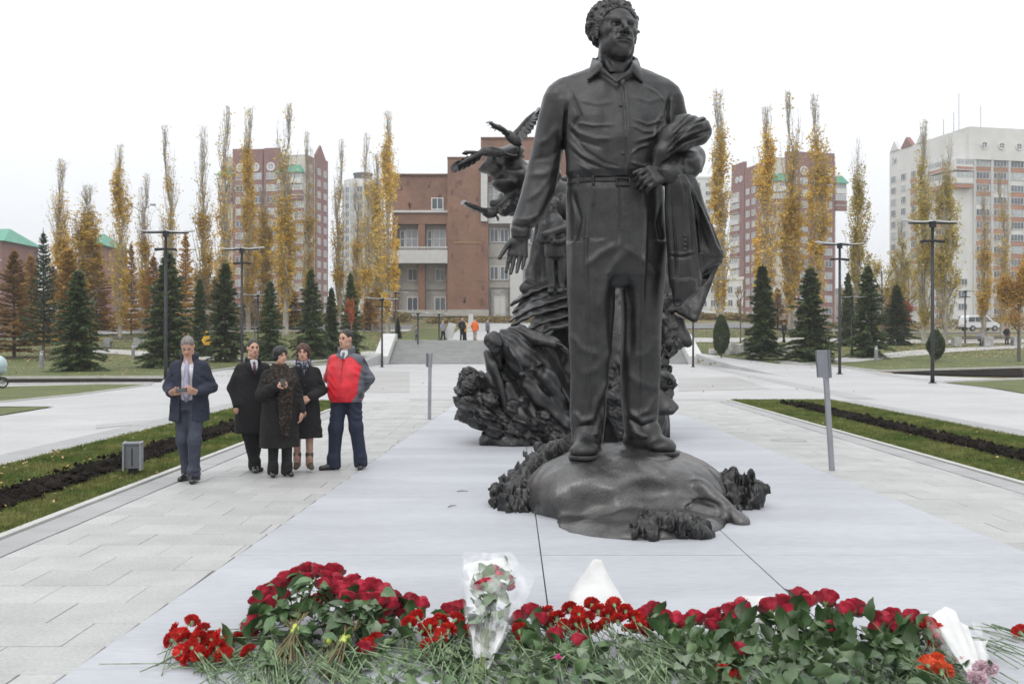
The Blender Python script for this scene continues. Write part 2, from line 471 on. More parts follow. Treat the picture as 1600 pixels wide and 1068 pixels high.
M['green_roof'] = mat('green_roof', (.05, .26, .17), .5, .1, 1)
M['gold'] = mat('gold', (.55, .38, .16), .4, .1, 4, metal=.5)
M['dark_roof'] = mat('dark_roof', (.06, .06, .065), .8)
M['bark'] = mat('bark', (.13, .115, .095), .9, .3, 9, .8, 30, stretch=(1, 1, .25))
M['bark_pop'] = mat('bark_pop', (.34, .31, .265), .9, .3, 5, stretch=(1, 1, .2))
def leaf_mat(name, c, c2, trans=.25, ov=.15): return mat(name, c, .6, 0, .45, c2=c2, obj_var=ov, fine=.35, fscale=2.5, trans=trans, spec=.25, lo=.3, hi=.7)
M['pop_leaf'] = leaf_mat('pop_leaf', (.54, .355, .06), (.72, .52, .12), .4)
M['pop_leaf_green'] = leaf_mat('pop_leaf_green', (.42, .34, .09), (.58, .46, .13), .4)
M['larch'] = leaf_mat('larch', (.46, .27, .06), (.60, .39, .10), .35)
M['scrub'] = leaf_mat('scrub', (.20, .16, .07), (.27, .20, .09), .3)
M['larch_brown'] = leaf_mat('larch_brown', (.34, .20, .075), (.45, .285, .10), .35)
M['yellow_tree'] = leaf_mat('yellow_tree', (.38, .215, .05), (.48, .30, .08))
M['spruce'] = leaf_mat('spruce', (.080, .115, .048), (.140, .180, .072), .22)
M['spruce_grey'] = leaf_mat('spruce_grey', (.05, .075, .055), (.08, .11, .075), .08)
M['pine'] = leaf_mat('pine', (.05, .08, .036), (.09, .13, .055), .15)
M['bush'] = leaf_mat('bush', (.04, .065, .028), (.075, .095, .04), .1)
M['red_leaf'] = leaf_mat('red_leaf', (.32, .07, .03), (.42, .14, .05))
M['grass'] = mat('grass', (.070, .118, .022), .7, 0, 1.1, c2=(.19, .195, .062), world_co=True, fine=.5, fscale=9, trans=.2, spec=.25)
M['fallen'] = mat('fallen', (.38, .22, .05), .7, 0, 9, c2=(.42, .33, .2), world_co=True, fine=.4, fscale=30, trans=.15)
# ------------------------------------------------------------------ land, square, lawns
def drape(name, poly, off, m, kind='structure', step=4.0, parent=None, flat_to=46.0):
    """a flat sheet with the given outline, laid over the land"""
    bm = bmesh.new()
    f = bm.faces.new([bm.verts.new((x, y, 0)) for x, y in poly])
    bmesh.ops.triangulate(bm, faces=[f])
    ys = [p[1] for p in poly]; xs = [p[0] for p in poly]
    if max(ys) > flat_to:
        y = flat_to
        while y < max(ys):
            if y > min(ys): bmesh.ops.bisect_plane(bm, geom=bm.verts[:] + bm.edges[:] + bm.faces[:], plane_co=(0, y, 0), plane_no=(0, 1, 0))
            y += step
        for x in [-46, -32, STAIR_X0 - .01, STAIR_X0 + .01, STAIR_X1 - .01, STAIR_X1 + .01, 24, 38]:
            if min(xs) < x < max(xs): bmesh.ops.bisect_plane(bm, geom=bm.verts[:] + bm.edges[:] + bm.faces[:], plane_co=(x, 0, 0), plane_no=(1, 0, 0))
    for v in bm.verts: v.co.z = float(tz(v.co.x, v.co.y)) + off
    bmesh.ops.recalc_face_normals(bm, faces=bm.faces[:])
    if bm.faces and sum(q.normal.z for q in bm.faces) < 0: bmesh.ops.reverse_faces(bm, faces=bm.faces[:])
    me = bpy.data.meshes.new(name); bm.to_mesh(me); bm.free(); me.materials.append(m)
    o = mesh_obj(name, me, parent)
    if parent is None: tag(o, kind=kind)
    return o

def gp(*pts): return [tuple(G(px, py)[:2]) for px, py in pts]

gx = np.unique(np.concatenate([np.linspace(-900, -70, 24), np.linspace(-70, 70, 71), np.linspace(70, 900, 24), [STAIR_X0 - .01, STAIR_X0 + .01, STAIR_X1 - .01, STAIR_X1 + .01]]))
gy = np.unique(np.concatenate([np.linspace(-30, 46, 14), np.arange(46, 120, 2.0), [74.4, 74.9], np.linspace(120, 160, 11), np.linspace(160, 1500, 30)]))
XX, YY = np.meshgrid(gx, gy, indexing='ij')
ZZ = tz(XX, YY) - .06
vv = np.stack([XX, YY, ZZ], -1).reshape(-1, 3)
ni, nj = XX.shape
ii, jj = np.meshgrid(np.arange(ni - 1), np.arange(nj - 1), indexing='ij'); q = (ii * nj + jj).ravel()
tag(mesh_obj('ground', np_mesh('ground', vv, np.stack([q, q + nj, q + nj + 1, q + 1], 1), M['land'], True)), kind='structure')

# geometry of the long axis of the square
AXX = 0.93
def xl(y): return -2.46 + .036 * y       # left rim of the grey slab
def xr(y): return 4.30 - .02 * y         # right rim
LK, RK = -4.45, 6.1                      # lawn kerbs nearest the slab
LO, RO = -6.95, 9.0                      # their outer kerbs
LEND, REND = 27.6, 28.0

plaza_poly = [(-40, 2), (40, 2), (40, 30)] + gp((1600, 592), (1398, 583), (1305, 572), (1220, 568)) + [(STAIR_X1 + .6, 70.2), (STAIR_X0 - .6, 70.2)] + \
             gp((540, 568), (400, 571), (345, 578), (255, 589), (0, 593)) + [(-40, 44)]
drape('pavement', plaza_poly, -.022, M['plaza'])

# bands of small grey setts laid into the square
for pl in (gp((640, 626), (640, 622), (1158, 622), (1158, 626)), gp((1085, 570), (1100, 570), (1370, 622), (1330, 622)),
           gp((545, 612), (560, 580), (640, 580), (640, 612)), gp((1060, 590), (1150, 588), (1205, 607), (1060, 610)),
           gp((1305, 572), (1330, 574), (1640, 612), (1600, 612)), gp((150, 662), (540, 627), (520, 630), (150, 668))):
    drape('paving_band', pl, -.016, M['plaza_band'])
drape('paving_band', [(LO - .75, 5), (LO - .1, 5), (LO - .1, LEND + .3), (LO - .75, LEND + .3)], -.012, M['tile_grey'])
drape('paving_band', [(RO + .1, 5), (RO + .75, 5), (RO + .75, REND + .3), (RO + .1, REND + .3)], -.012, M['tile_grey'])

# grey slab: plates with open joints
slab = tag(drape('memorial_slab', [(xl(3.2), 3.2), (xr(3.2), 3.2), (xr(26.4), 26.4), (xl(26.4), 26.4)], -.008, M['slab_gap']), kind='structure')
rows = [3.2, 7.91, 10.8, 15.5, 20.6, 26.4]
for i in range(5):
    y0, y1 = rows[i] + .004, rows[i + 1] - .004
    for a, b in ((None, .23), (.23, 1.87), (1.87, None)):
        X0 = (xl(y0), xl(y1)) if a is None else (a + .005, a + .005)
        X1 = (xr(y0), xr(y1)) if b is None else (b - .005, b - .005)
        dz = random.uniform(-.0015, .0015); z0, z1 = -.006, .008 + dz
        mb = MB()
        mb.add([(X0[0], y0, z0), (X1[0], y0, z0), (X1[1], y1, z0), (X0[1], y1, z0), (X0[0], y0, z1), (X1[0], y0, z1), (X1[1], y1, z1), (X0[1], y1, z1)],
               [(4, 5, 6, 7), (0, 1, 5, 4), (1, 2, 6, 5), (2, 3, 7, 6), (3, 0, 4, 7)])
        mb.build('slab_plate', M['slab'], slab)

# walkways of stone tiles beside the slab
TW, TD = .60, .46
tile_me = MB().box((-TW/2 + .002, -TD/2 + .002, -.03), (TW/2 - .002, TD/2 - .002, 0)).mesh('paving_tile', M['tile'], bevel=.003)
half_cache = {}
def tile_mesh(w, mname):
    w = round(w, 2)
    if (w, mname) not in half_cache:
        half_cache[(w, mname)] = MB().box((-w/2 + .002, -TD/2 + .002, -.03), (w/2 - .002, TD/2 - .002, 0)).mesh('paving_tile', M[mname], bevel=.002)
    return half_cache[(w, mname)]
def walkway(xa, xb, y0, y1, skip=None):
    base = drape('walkway', [(xa(y0), y0), (xb(y0), y0), (xb(y1), y1), (xa(y1), y1)], -.014, M['joint'])
    y = y0; row = 0; n = 0; late = MB()
    while y < y1:
        yc = y + TD / 2
        x = xa(yc) - (row % 2) * TW / 2
        while x < xb(yc):
            a, b = max(x, xa(yc)), min(x + TW, xb(yc))
            if b - a > .025:
                w = round(b - a, 2)
                dz = random.uniform(-.002, .002)
                if n < 290:
                    mesh_obj('paving_tile', tile_mesh(w, 'tile'), base, loc=((a + b) / 2, yc, .001 + dz)); n += 1
                else: late.box(((a + .003), yc - TD/2 + .003, -.03), (b - .003, yc + TD/2 - .003, .001 + dz))
            x += TW
        y += TD; row += 1
    if late.v: tag(late.build('paving_tiles', M['tile'], base), kind='stuff')
    return base
walkway(lambda y: LK + .42, lambda y: xl(y) - .012, 4.2, 27.5)
walkway(lambda y: xr(y) + .012, lambda y: RK - .42, 7.5, 27.5)
for a in (LK + .06, RK - .40):
    st = drape('border_strip', [(a, 4.2), (a + .34, 4.2), (a + .34, 27.6), (a, 27.6)], -.012, M['joint'])
    y = 4.2
    sm = MB().box((.004, .004, -.03), (.336, .676, 0)).mesh('paving_tile', M['tile_grey'], bevel=.003)
    while y < 27.3:
        mesh_obj('paving_tile', sm, st, loc=(a, y, random.uniform(0, .003))); y += .68

def kerb(name, pts, w, z0, z1, m=None, closed=False):
    """kerb stone along a line, sitting on the land"""
    mb = MB(); n = len(pts)
    P = [Vector((x, y, 0)) for x, y in pts]
    rng_ = range(n if closed else n - 1)
    for i in rng_:
        a, b = P[i], P[(i + 1) % n]; L = (b - a).length; d = (b - a) / L; nn = Vector((-d.y, d.x, 0)) * w / 2
        k = max(1, int(L / 6))
        for j in range(k):
            p, q_ = a + d * (L * j / k), a + d * (L * (j + 1) / k - .006)
            ha, hb = float(tz(p.x, p.y)), float(tz(q_.x, q_.y))
            mb.add([p - nn + Vector((0, 0, ha + z0)), p + nn + Vector((0, 0, ha + z0)), q_ + nn + Vector((0, 0, hb + z0)), q_ - nn + Vector((0, 0, hb + z0)),
                    p - nn + Vector((0, 0, ha + z1)), p + nn + Vector((0, 0, ha + z1)), q_ + nn + Vector((0, 0, hb + z1)), q_ - nn + Vector((0, 0, hb + z1))],
                   [(0, 3, 2, 1), (4, 5, 6, 7), (0, 1, 5, 4), (1, 2, 6, 5), (2, 3, 7, 6), (3, 0, 4, 7)])
    return tag(mb.build(name, m or M['kerb'], bevel=.004), kind='structure')

def patch(x0, x1, y0, y1, fx, fy, amp, z, name, m, seed, edge=.15):
    """bumpy strip of ground"""
    xs = np.linspace(x0, x1, fx); ys = np.linspace(y0, y1, fy)
    X, Y = np.meshgrid(xs, ys, indexing='ij')
    X = X + (np.where((X == x0) | (X == x1), 1, 0)) * vnoise(Y * 3, X * 0, X * 0, seed) * edge
    d = np.minimum(np.minimum(X - x0, x1 - X), np.minimum(Y - y0, y1 - Y))
    Z = z + fbm(X * 7, Y * 7, X * 0, 4, seed) * amp * np.clip(d / .1, .15, 1) + np.clip(d / .25, 0, 1) * amp * .6
    v = np.stack([X, Y, Z], -1).reshape(-1, 3); n_j = fy
    a, b = np.meshgrid(np.arange(fx - 1), np.arange(fy - 1), indexing='ij'); q = (a * n_j + b).ravel()
    return tag(mesh_obj(name, np_mesh(name, v, np.stack([q, q + n_j, q + n_j + 1, q + 1], 1), m, True)), kind='structure')

for (a, b, y0, y1, s0, s1, sy1) in ((LO, LK, 5.0, LEND, -5.72, -5.08, 25.6), (RK, RO, 9.0, REND, 7.08, 7.68, 26.4)):
    patch(a + .05, b - .05, y0, y1, 30, 160, .012, .0, 'lawn', M['lawn_near'], 3, edge=0)
    patch(s0, s1, y0 + .02, sy1, 34, 620, .060, .030, 'soil_bed', M['soil'], 5, edge=.10)
    rc = np.random.default_rng(int(y0)); nc = 2600; cx_, cy_ = rc.uniform(s0 - .06, s1 + .06, nc), rc.uniform(y0, sy1, nc); cs = rc.gamma(2.0, .008, nc)[:, None]
    base = np.array([[1, 0, 0], [-1, 0, 0], [0, 1, 0], [0, -1, 0], [0, 0, 1], [0, 0, -1]], float); fo = np.array([[0, 2, 4], [2, 1, 4], [1, 3, 4], [3, 0, 4], [2, 0, 5], [1, 2, 5], [3, 1, 5], [0, 3, 5]])
    vc = (base[None] * cs[:, None] * rc.uniform(.6, 1.4, (nc, 6, 1)) + np.stack([cx_, cy_, .05 + rc.uniform(0, .03, nc)], 1)[:, None]).reshape(-1, 3)
    tag(mesh_obj('soil_clods', np_mesh('soil_clods', vc, (fo[None] + np.arange(nc)[:, None, None] * 6).reshape(-1, 3), M['soil'])), kind='stuff')
    kerb('kerb', [(a, y0), (a, y1), (b, y1), (b, y0)], .09, -.06, .022)

# side lawns
def lawn(pts, off=.0): return drape('lawn', pts, off, M['lawn'])
lawn([(-40, 23.4)] + gp((0, 648), (84, 634.5), (20, 635.5)) + [(-40, 24.8)])
lawn([(-40, 31)] + gp((0, 627.5), (120, 616), (205, 605), (236, 600.3), (160, 600), (0, 603.5)) + [(-40, 37)])
lawn([(60, 30)] + gp((1600, 614), (1540, 604), (1478, 597.3), (1600, 592.5)) + [(60, 43)])
for pts, nm in ((gp((0, 599), (252, 596), (256, 590.5), (0, 592)), 1), (gp((1398, 583), (1392, 581), (1600, 574.5), (1600, 588)), 2)):
    drape('soil_bed', pts, -.004, M['soil'])
far_left = [(-90, 46.5)] + gp((0, 588), (255, 588), (345, 577), (400, 570), (540, 567)) + [(STAIR_X0 - .75, 70.2), (STAIR_X0 - .75, 96), (-90, 96)]
lawn(far_left, -.02)
far_right = gp((1220, 567), (1305, 571), (1370, 579), (1600, 573)) + [(90, 52), (90, 96), (STAIR_X1 + .75, 96), (STAIR_X1 + .75, 70.2)]
lawn(far_right, -.02)
kerb('kerb', gp((0, 589.5), (255, 588.5), (345, 577.5), (400, 570.5), (540, 567.5)), .16, -.05, .05)
kerb('kerb', gp((0, 600), (240, 598.5)), .14, -.05, .05)
kerb('kerb', gp((1220, 567.5), (1305, 571.5), (1372, 579.5), (1640, 572)), .16, -.05, .05)
kerb('kerb', gp((1478, 596.5), (1640, 590)), .16, -.05, .05)
kerb('kerb', gp((0, 627.5), (120, 616), (236, 600.5)), .1, -.05, .02)
# footpaths over the lawns
def path(pts, w, m=None, off=.006):
    l, r = [], []
    for i, p in enumerate(pts):
        a, b = Vector(pts[max(i - 1, 0)]), Vector(pts[min(i + 1, len(pts) - 1)])
        d = (b - a).normalized(); n_ = Vector((-d.y, d.x)) * w / 2
        l.append(tuple(Vector(p) + n_)); r.append(tuple(Vector(p) - n_))
    return drape('footpath', l + r[::-1], off, m or M['path'], step=2.0)
path(gp((100, 545), (165, 548), (240, 553), (310, 558), (380, 563), (450, 566), (600, 567)), 2.6)
path(gp((1230, 566), (1310, 563.5), (1370, 557), (1450, 549), (1530, 544), (1640, 538)), 2.6)
lawn([(STAIR_X0 + .1, 75.3), (-5.4, 75.3), (-5.0, 97), (STAIR_X0 + .1, 97)], .004)
path([(13.4, 84), (20, 83.5), (28, 84), (38, 86), (60, 90)], 5.0)
path([(-9.8, 96), (-20, 96), (-45, 95)], 3.4)
# road behind the lawns
drape('road', [(-200, 99), (-10, 97.2), (-10, 103), (-200, 106)], .02, M['asphalt'], step=3)
drape('road', [(14, 97.5), (200, 132), (200, 140), (14, 104)], .02, M['asphalt'], step=3)

# ------------------------------------------------------------------ grass blades, leaves
def blades(name, rects, m, seed):
    """one mesh of grass blades; rects of (x0, x1, y0, y1, number, height, skip)"""
    r = np.random.default_rng(seed); V = []
    for (x0, x1, y0, y1, n, h, skip) in rects:
        x = r.uniform(x0, x1, n); y = r.uniform(y0, y1, n)
        if skip: k = (x < skip[0] + r.normal(0, .03, n)) | (x > skip[1] + r.normal(0, .03, n)) | (y > skip[2]); x, y = x[k], y[k]
        n = len(x); a = r.uniform(0, 6.283, n); hh = h * r.uniform(.5, 1.25, n); w = .0035 * r.uniform(.8, 1.6, n) * np.clip(y / 9, 1, 3)
        lean = r.normal(0, .45, (n, 2)) * hh[:, None]
        dx, dy = np.cos(a) * w, np.sin(a) * w
        z = np.full(n, .0)
        V.append(np.stack([np.stack([x - dx, y - dy, z], -1), np.stack([x + dx, y + dy, z], -1), np.stack([x + lean[:, 0], y + lean[:, 1], z + hh], -1)], 1))
    v = np.concatenate(V).reshape(-1, 3)
    return tag(mesh_obj(name, np_mesh(name, v, np.arange(len(v)).reshape(-1, 3), m)), kind='stuff')
sl_, sr_ = (-5.70, -5.10, 25.5), (7.10, 7.66, 26.3)
blades('grass', [(LO + .04, LK - .04, 5.05, 12, 88000, .050, sl_), (LO + .04, LK - .04, 12, 18, 50000, .055, sl_), (LO + .04, LK - .04, 18, LEND, 42000, .06, sl_),
                 (RK + .04, RO - .04, 11, 18, 70000, .052, sr_), (RK + .04, RO - .04, 18, REND, 60000, .058, sr_)], M['grass'], 4)
def leaf_litter(name, areas, m, seed):
    r = np.random.default_rng(seed); V = []
    for x0, x1, y0, y1, n, s_, zoff in areas:
        x = r.uniform(x0, x1, n); y = r.uniform(y0, y1, n); z = tz(x, y) + zoff + r.uniform(0, .02, n)
        a = r.uniform(0, 6.28, n); s = s_ * r.uniform(.6, 1.3, n)
        u = np.stack([np.cos(a) * s, np.sin(a) * s, r.normal(0, .3, n) * s], -1); w = np.stack([-np.sin(a) * s * .7, np.cos(a) * s * .7, r.normal(0, .3, n) * s], -1)
        c = np.stack([x, y, z], -1)
        V.append(np.stack([c - u, c - w * .8 + u * .1, c + u, c + w * .8 + u * .1], 1))
    v = np.concatenate(V).reshape(-1, 3)
    return tag(mesh_obj(name, np_mesh(name, v, np.arange(len(v)).reshape(-1, 4), m)), kind='stuff')
leaf_litter('fallen_leaves', [(-8, -2.6, 6, 30, 26, .022, .004), (4.4, 8, 9, 30, 20, .022, .004), (-20, 20, 30, 66, 220, .035, .0), (LO, LK, 7, LEND, 330, .026, .035), (RK, RO, 11, REND, 170, .026, .035), (LO, -5.2, 8, 16, 70, .03, .05),
                              (-28, -10, 45, 70, 1300, .05, 0.0), (-40, -10, 62, 95, 6000, .07, 0), (14, 45, 52, 75, 1100, .05, 0), (14, 55, 66, 96, 8000, .07, 0)], M['fallen'], 8)
# ------------------------------------------------------------------ sculpted heads and hands, used by the statue and by people
def head_sdf(f, c, s, rot, detail=True, k=1.0):
    """f: field, c: centre of the head, s: chin-to-crown height, rot: 3x3; faces local -y"""
    Rm = np.array(rot)
    T = lambda x, y, z: np.array(c) + Rm @ (np.array([x, y, z]) * s)
    E = lambda p, r, kk, sub=False: f.ell(T(*p), np.array(r) * s, Rm, kk * s, sub)
    C = lambda p, q, ra, rb, kk, sub=False: f.cap(T(*p), T(*q), ra * s, rb * s, kk * s, sub)
    E((0, .06, .10 if detail else .12), (.325, .40, .36 if detail else .38), .0)
    E((0, -.10, -.10), (.275, .265, .37), .12)
    E((0, -.13, -.32), (.22, .22, .18), .1)
    E((0, -.275, -.45), (.11, .075, .075), .12)
    for sx in (-1, 1):
        E((sx * .19, -.215, -.09), (.085, .09, .08), .08)
        E((sx * .15, -.06, -.33), (.11, .16, .12), .08)
    for sx in (-1, 1): C((sx * .03, -.32, .06), (sx * .215, -.25, .09), .036, .034, .06)
    for sx in (-1, 1): E((sx * .125, -.375, -.012), (.092, .10, .050), .03, True)
    for sx in (-1, 1):
        E((sx * .122, -.252, -.012), (.058, .06, .046), .006)
        C((sx * .05, -.318, .018), (sx * .125, -.322, .034), .013, .013, .012); C((sx * .125, -.322, .034), (sx * .205, -.26, .008), .013, .012, .012)
        C((sx * .06, -.30, -.052), (sx * .125, -.308, -.060), .010, .012, .02); C((sx * .125, -.308, -.060), (sx * .20, -.26, -.035), .012, .010, .02)
    C((0, -.325, .055), (0, -.455, -.13), .030, .052, .04)
    for sx in (-1, 1): E((sx * .055, -.395, -.15), (.034, .05, .032), .02)
    E((0, -.315, -.265), (.16, .05, .11), .08)
    if detail: [E((sx * .165, -.05, -.30), (.06, .13, .09), .09) for sx in (-1, 1)]
    E((-.05, -.368, -.250), (.070, .026, .013), .025); E((.05, -.368, -.250), (.070, .026, .013), .025)
    E((0, -.364, -.292), (.085, .028, .018), .025)
    C((-.115, -.365, -.282), (0, -.402, -.270), .007, .008, .010, True); C((.115, -.365, -.282), (0, -.402, -.270), .007, .008, .010, True)
    if detail:
        for sx in (-1, 1): C((sx * .085, -.37, -.13), (sx * .165, -.285, -.30), .004, .006, .045, True)
        C((-.09, -.40, -.345), (.09, -.40, -.345), .02, .02, .04, True)
    for sx in (-1, 1): E((sx * .33, .05, -.03), (.035, .085, .13), .02)
    return T

def hand_sdf(f, wrist, d, palm_n, L, curl=(.2, .3, .3), spread=.12, thumb=1, k=.25, fingers=None, tw=1.0):
    """a hand of length L from the wrist along d; palm_n: where the palm looks; thumb: +1/-1 side; curl: bend per joint"""
    d = Vector(d).normalized(); n = Vector(palm_n); n = (n - d * n.dot(d)).normalized(); side = d.cross(n).normalized() * thumb
    w = Vector(wrist); kk = k * .1 * L
    A = lambda v: np.array(v)
    for q in (-.17, -.06, .06, .17):
        f.cap(A(w + side * (q * .55 * L)), A(w + d * (.46 * L) + side * (q * L * 1.05) - n * (abs(q) * .03 * L)), .085 * L * tw, .068 * L * tw, kk * 2.4)
    f.ell(A(w + d * (.2 * L) + side * (.15 * L) + n * (.05 * L)), (.085 * L,) * 3, None, kk * 3)
    ln = (.43, .47, .44, .35)
    for i, q in enumerate((.17, .06, -.06, -.17)):
        cu = curl if fingers is None else fingers[i]
        p = w + d * (.48 * L) + side * (q * L * 1.05); dirn = (d + side * (q * spread * 6)).normalized(); l = ln[i] * L
        r0 = (.052 if i < 3 else .045) * L * tw
        for j, fr in enumerate((.42, .32, .26)):
            a = cu[j]; dirn = (dirn * math.cos(a) + n * math.sin(a)).normalized(); m_ = (n * math.cos(a) - dirn * math.sin(a))
            q2 = p + dirn * (l * fr)
            f.cap(A(p), A(q2), r0 * (1 - .1 * j), r0 * (.92 - .1 * j), kk * (1.2 if j == 0 else .6)); p = q2
            n_old = n
            n = (n - dirn * n.dot(dirn)).normalized() if (n - dirn * n.dot(dirn)).length > .1 else n
        n = Vector(palm_n); n = (n - d * n.dot(d)).normalized()
    p = w + d * (.12 * L) + side * (.15 * L) + n * .04 * L
    dirn = (d * .95 + side * .50 + n * .40).normalized()
    for j, l in enumerate((.24, .2, .16)):
        q2 = p + dirn * (l * L); f.cap(A(p), A(q2), (.066 - .008 * j) * L * tw, (.058 - .008 * j) * L * tw, kk)
        p = q2; dirn = (dirn + d * .35 + n * .12).normalized()

# ------------------------------------------------------------------ the big bronze man
Y0 = 10.3; SC = Y0 / F
sx_ = lambda px: (px - CX) * SC
sz_ = lambda py: CAMH - (py - HZ) * SC
def SP(px, py, y=0.0):                   # a point of the statue: seen at (px, py), y metres behind its middle plane
    Y = Y0 + y; return np.array([(px - CX) / F * Y, Y, CAMH - (py - HZ) / F * Y])
def rows_px(rows):                       # (py, left px, right px, depth offset, half depth)
    return [(sz_(py), sx_((a + b) / 2), Y0 + yo, (b - a) / 2 * SC, ry) for py, a, b, yo, ry in rows]

def strokes(f, lst, ymax):
    """ridges and creases pressed into the side that faces the square"""
    for pts, w, amp in lst:
        q = np.array([(sx_(a), sz_(b)) for a, b in pts]); ww = w * SC; am = amp
        lo = (q[:, 0].min() - 3*ww, f.lo[1], q[:, 1].min() - 3*ww); hi = (q[:, 0].max() + 3*ww, ymax, q[:, 1].max() + 3*ww)
        def fn(x, y, z):
            best = np.full(x.shape, 1e3)
            tt = np.zeros(x.shape)
            nseg = len(q) - 1
            for i in range(nseg):
                a, b = q[i], q[i + 1]; ab = b - a; L2 = ab @ ab
                t = np.clip(((x - a[0]) * ab[0] + (z - a[1]) * ab[1]) / L2, 0, 1)
                d = np.hypot(x - a[0] - t*ab[0], z - a[1] - t*ab[1])
                k = d < best; best = np.where(k, d, best); tt = np.where(k, (i + t) / nseg, tt)
            g = np.exp(-(best / ww)**2) * np.clip(np.minimum(tt, 1 - tt) * 5 + .15, 0, 1)
            return am * g * np.clip((ymax - y) / .08, 0, 1)
        f.disp(fn, .1, lo, hi)

statue = empty('bronze_statue', (1.09, Y0, 0), label='huge dark bronze statue of a standing man with a jacket over his arm', cat='statue')
def sadd(f, name, m='bronze', parent=None):
    o = f.obj(name, M[m], parent or statue); 
    if parent is None: o.matrix_parent_inverse = Matrix.Translation(statue.location).inverted()
    return o

VX = .0125
# trousers
f = Field((sx_(868), Y0 - .62, sz_(712)), (sx_(1062), Y0 + .5, sz_(268)), VX)
f.loft(rows_px([(276, 888, 1034, .0, .235), (300, 885, 1038, -.01, .26), (345, 886, 1039, .0, .27), (400, 887, 1040, .0, .275), (430, 890, 1040, .0, .26), (450, 900, 1038, .02, .2)]), .0, 2.3)
f.loft(rows_px([(380, 886, 966, -.02, .25), (440, 887, 962, -.03, .245), (500, 888, 958, -.04, .225), (560, 890, 954, -.05, .21), (620, 891, 947, -.05, .19), (655, 892, 944, -.06, .185), (680, 893, 942, -.07, .19), (690, 895, 940, -.07, .185)]), .03, 2.3)
f.loft(rows_px([(380, 964, 1042, .02, .25), (440, 969, 1039, .04, .24), (500, 972, 1036, .06, .225), (560, 971, 1034, .07, .21), (620, 972, 1032, .08, .20), (650, 975, 1029, .08, .195), (672, 977, 1027, .06, .20), (682, 979, 1026, .05, .20)]), .03, 2.3)
strokes(f, [([(917, 320), (912, 400), (916, 500), (919, 600), (916, 655)], 2.6, .024), ([(1006, 330), (1002, 420), (1000, 520), (1001, 600), (998, 650)], 2.6, .024),
    ([(965, 292), (966, 340), (962, 385)], 2.2, -.016), ([(967, 292), (969, 345), (965, 388)], 2.5, .010),
    ([(962, 385), (935, 400), (910, 420)], 6, .02), ([(968, 398), (945, 440), (930, 500)], 7, .022), ([(970, 388), (1000, 410), (1028, 425)], 6, .018),
    ([(960, 420), (950, 470), (948, 540)], 6, -.022), ([(975, 430), (985, 480), (984, 560)], 6, -.022),
    ([(888, 520), (905, 545), (935, 555)], 6, .015), ([(955, 545), (930, 575), (905, 585)], 6, .015), ([(950, 590), (930, 625), (925, 655)], 5, .02),
    ([(893, 640), (905, 655), (930, 650)], 5, .025), ([(940, 625), (925, 662), (900, 672)], 5, -.025), ([(897, 668), (915, 677), (938, 672)], 4, .024), ([(930, 640), (938, 660), (934, 680)], 4, -.02),
    ([(1030, 520), (1012, 550), (985, 560)], 6, .014), ([(975, 580), (1000, 600), (1028, 605)], 6, .012), ([(977, 640), (1000, 656), (1026, 650)], 5, .028),
    ([(980, 650), (1003, 668), (1024, 662)], 4, -.025), ([(985, 672), (1005, 679), (1024, 674)], 4, .02), ([(1026, 615), (1012, 640), (990, 648)], 5, .02),
    ([(893, 300), (905, 345), (898, 380)], 3, -.02), ([(1030, 320), (1022, 350), (1028, 380)], 3, -.018), ([(925, 292), (922, 330)], 3, .014), ([(1000, 292), (1003, 330)], 3, .014)], Y0 + .05)
f.disp(lambda x, y, z: .012 * vnoise(x * 5, y * 5, z * 2.2, 3) + .005 * vnoise(x * 14, y * 14, z * 5, 4))
sadd(f, 'trousers')

# shirt with its sleeves
f = Field((sx_(786), Y0 - .62, sz_(385)), (sx_(1112), Y0 + .45, sz_(88)), VX)
f.loft(rows_px([(104, 925, 1000, .04, .12), (112, 905, 1020, .04, .16), (122, 880, 1042, .03, .19), (135, 866, 1056, .02, .215), (160, 860, 1060, .0, .25), (190, 868, 1055, -.02, .275), (225, 878, 1047, -.04, .285),
                (255, 884, 1042, -.05, .28), (272, 884, 1040, -.05, .272), (281, 888, 1036, -.03, .25), (286, 890, 1034, -.01, .235)]), 0, 2.25)
f.loft(rows_px([(124, 872, 890, .03, .07), (129, 864, 892, .03, .11), (136, 857, 892, .03, .14), (150, 850, 890, .03, .165), (180, 842, 886, .04, .165), (220, 833, 882, .05, .155), (260, 824, 876, .05, .15), (300, 815, 868, .03, .145), (335, 804, 850, -.01, .14),
                (352, 798, 838, -.03, .135), (358, 797, 832, -.04, .12), (374, 799, 829, -.05, .105)]), .03, 2.2)
f.loft(rows_px([(124, 1034, 1046, .03, .07), (130, 1032, 1054, .03, .11), (138, 1032, 1062, .03, .145), (152, 1034, 1068, .03, .165), (190, 1040, 1078, .06, .16), (225, 1048, 1088, .06, .155), (255, 1052, 1096, .02, .16), (270, 1056, 1094, -.02, .13)]), .03, 2.2)
f.chain([SP(1079, 246, -.02), SP(1070, 258, -.20), SP(1048, 271, -.38)], [.145, .150, .125], .06)
f.cap(SP(1052, 269, -.35), SP(1045, 272, -.41), .138, .130, .01)
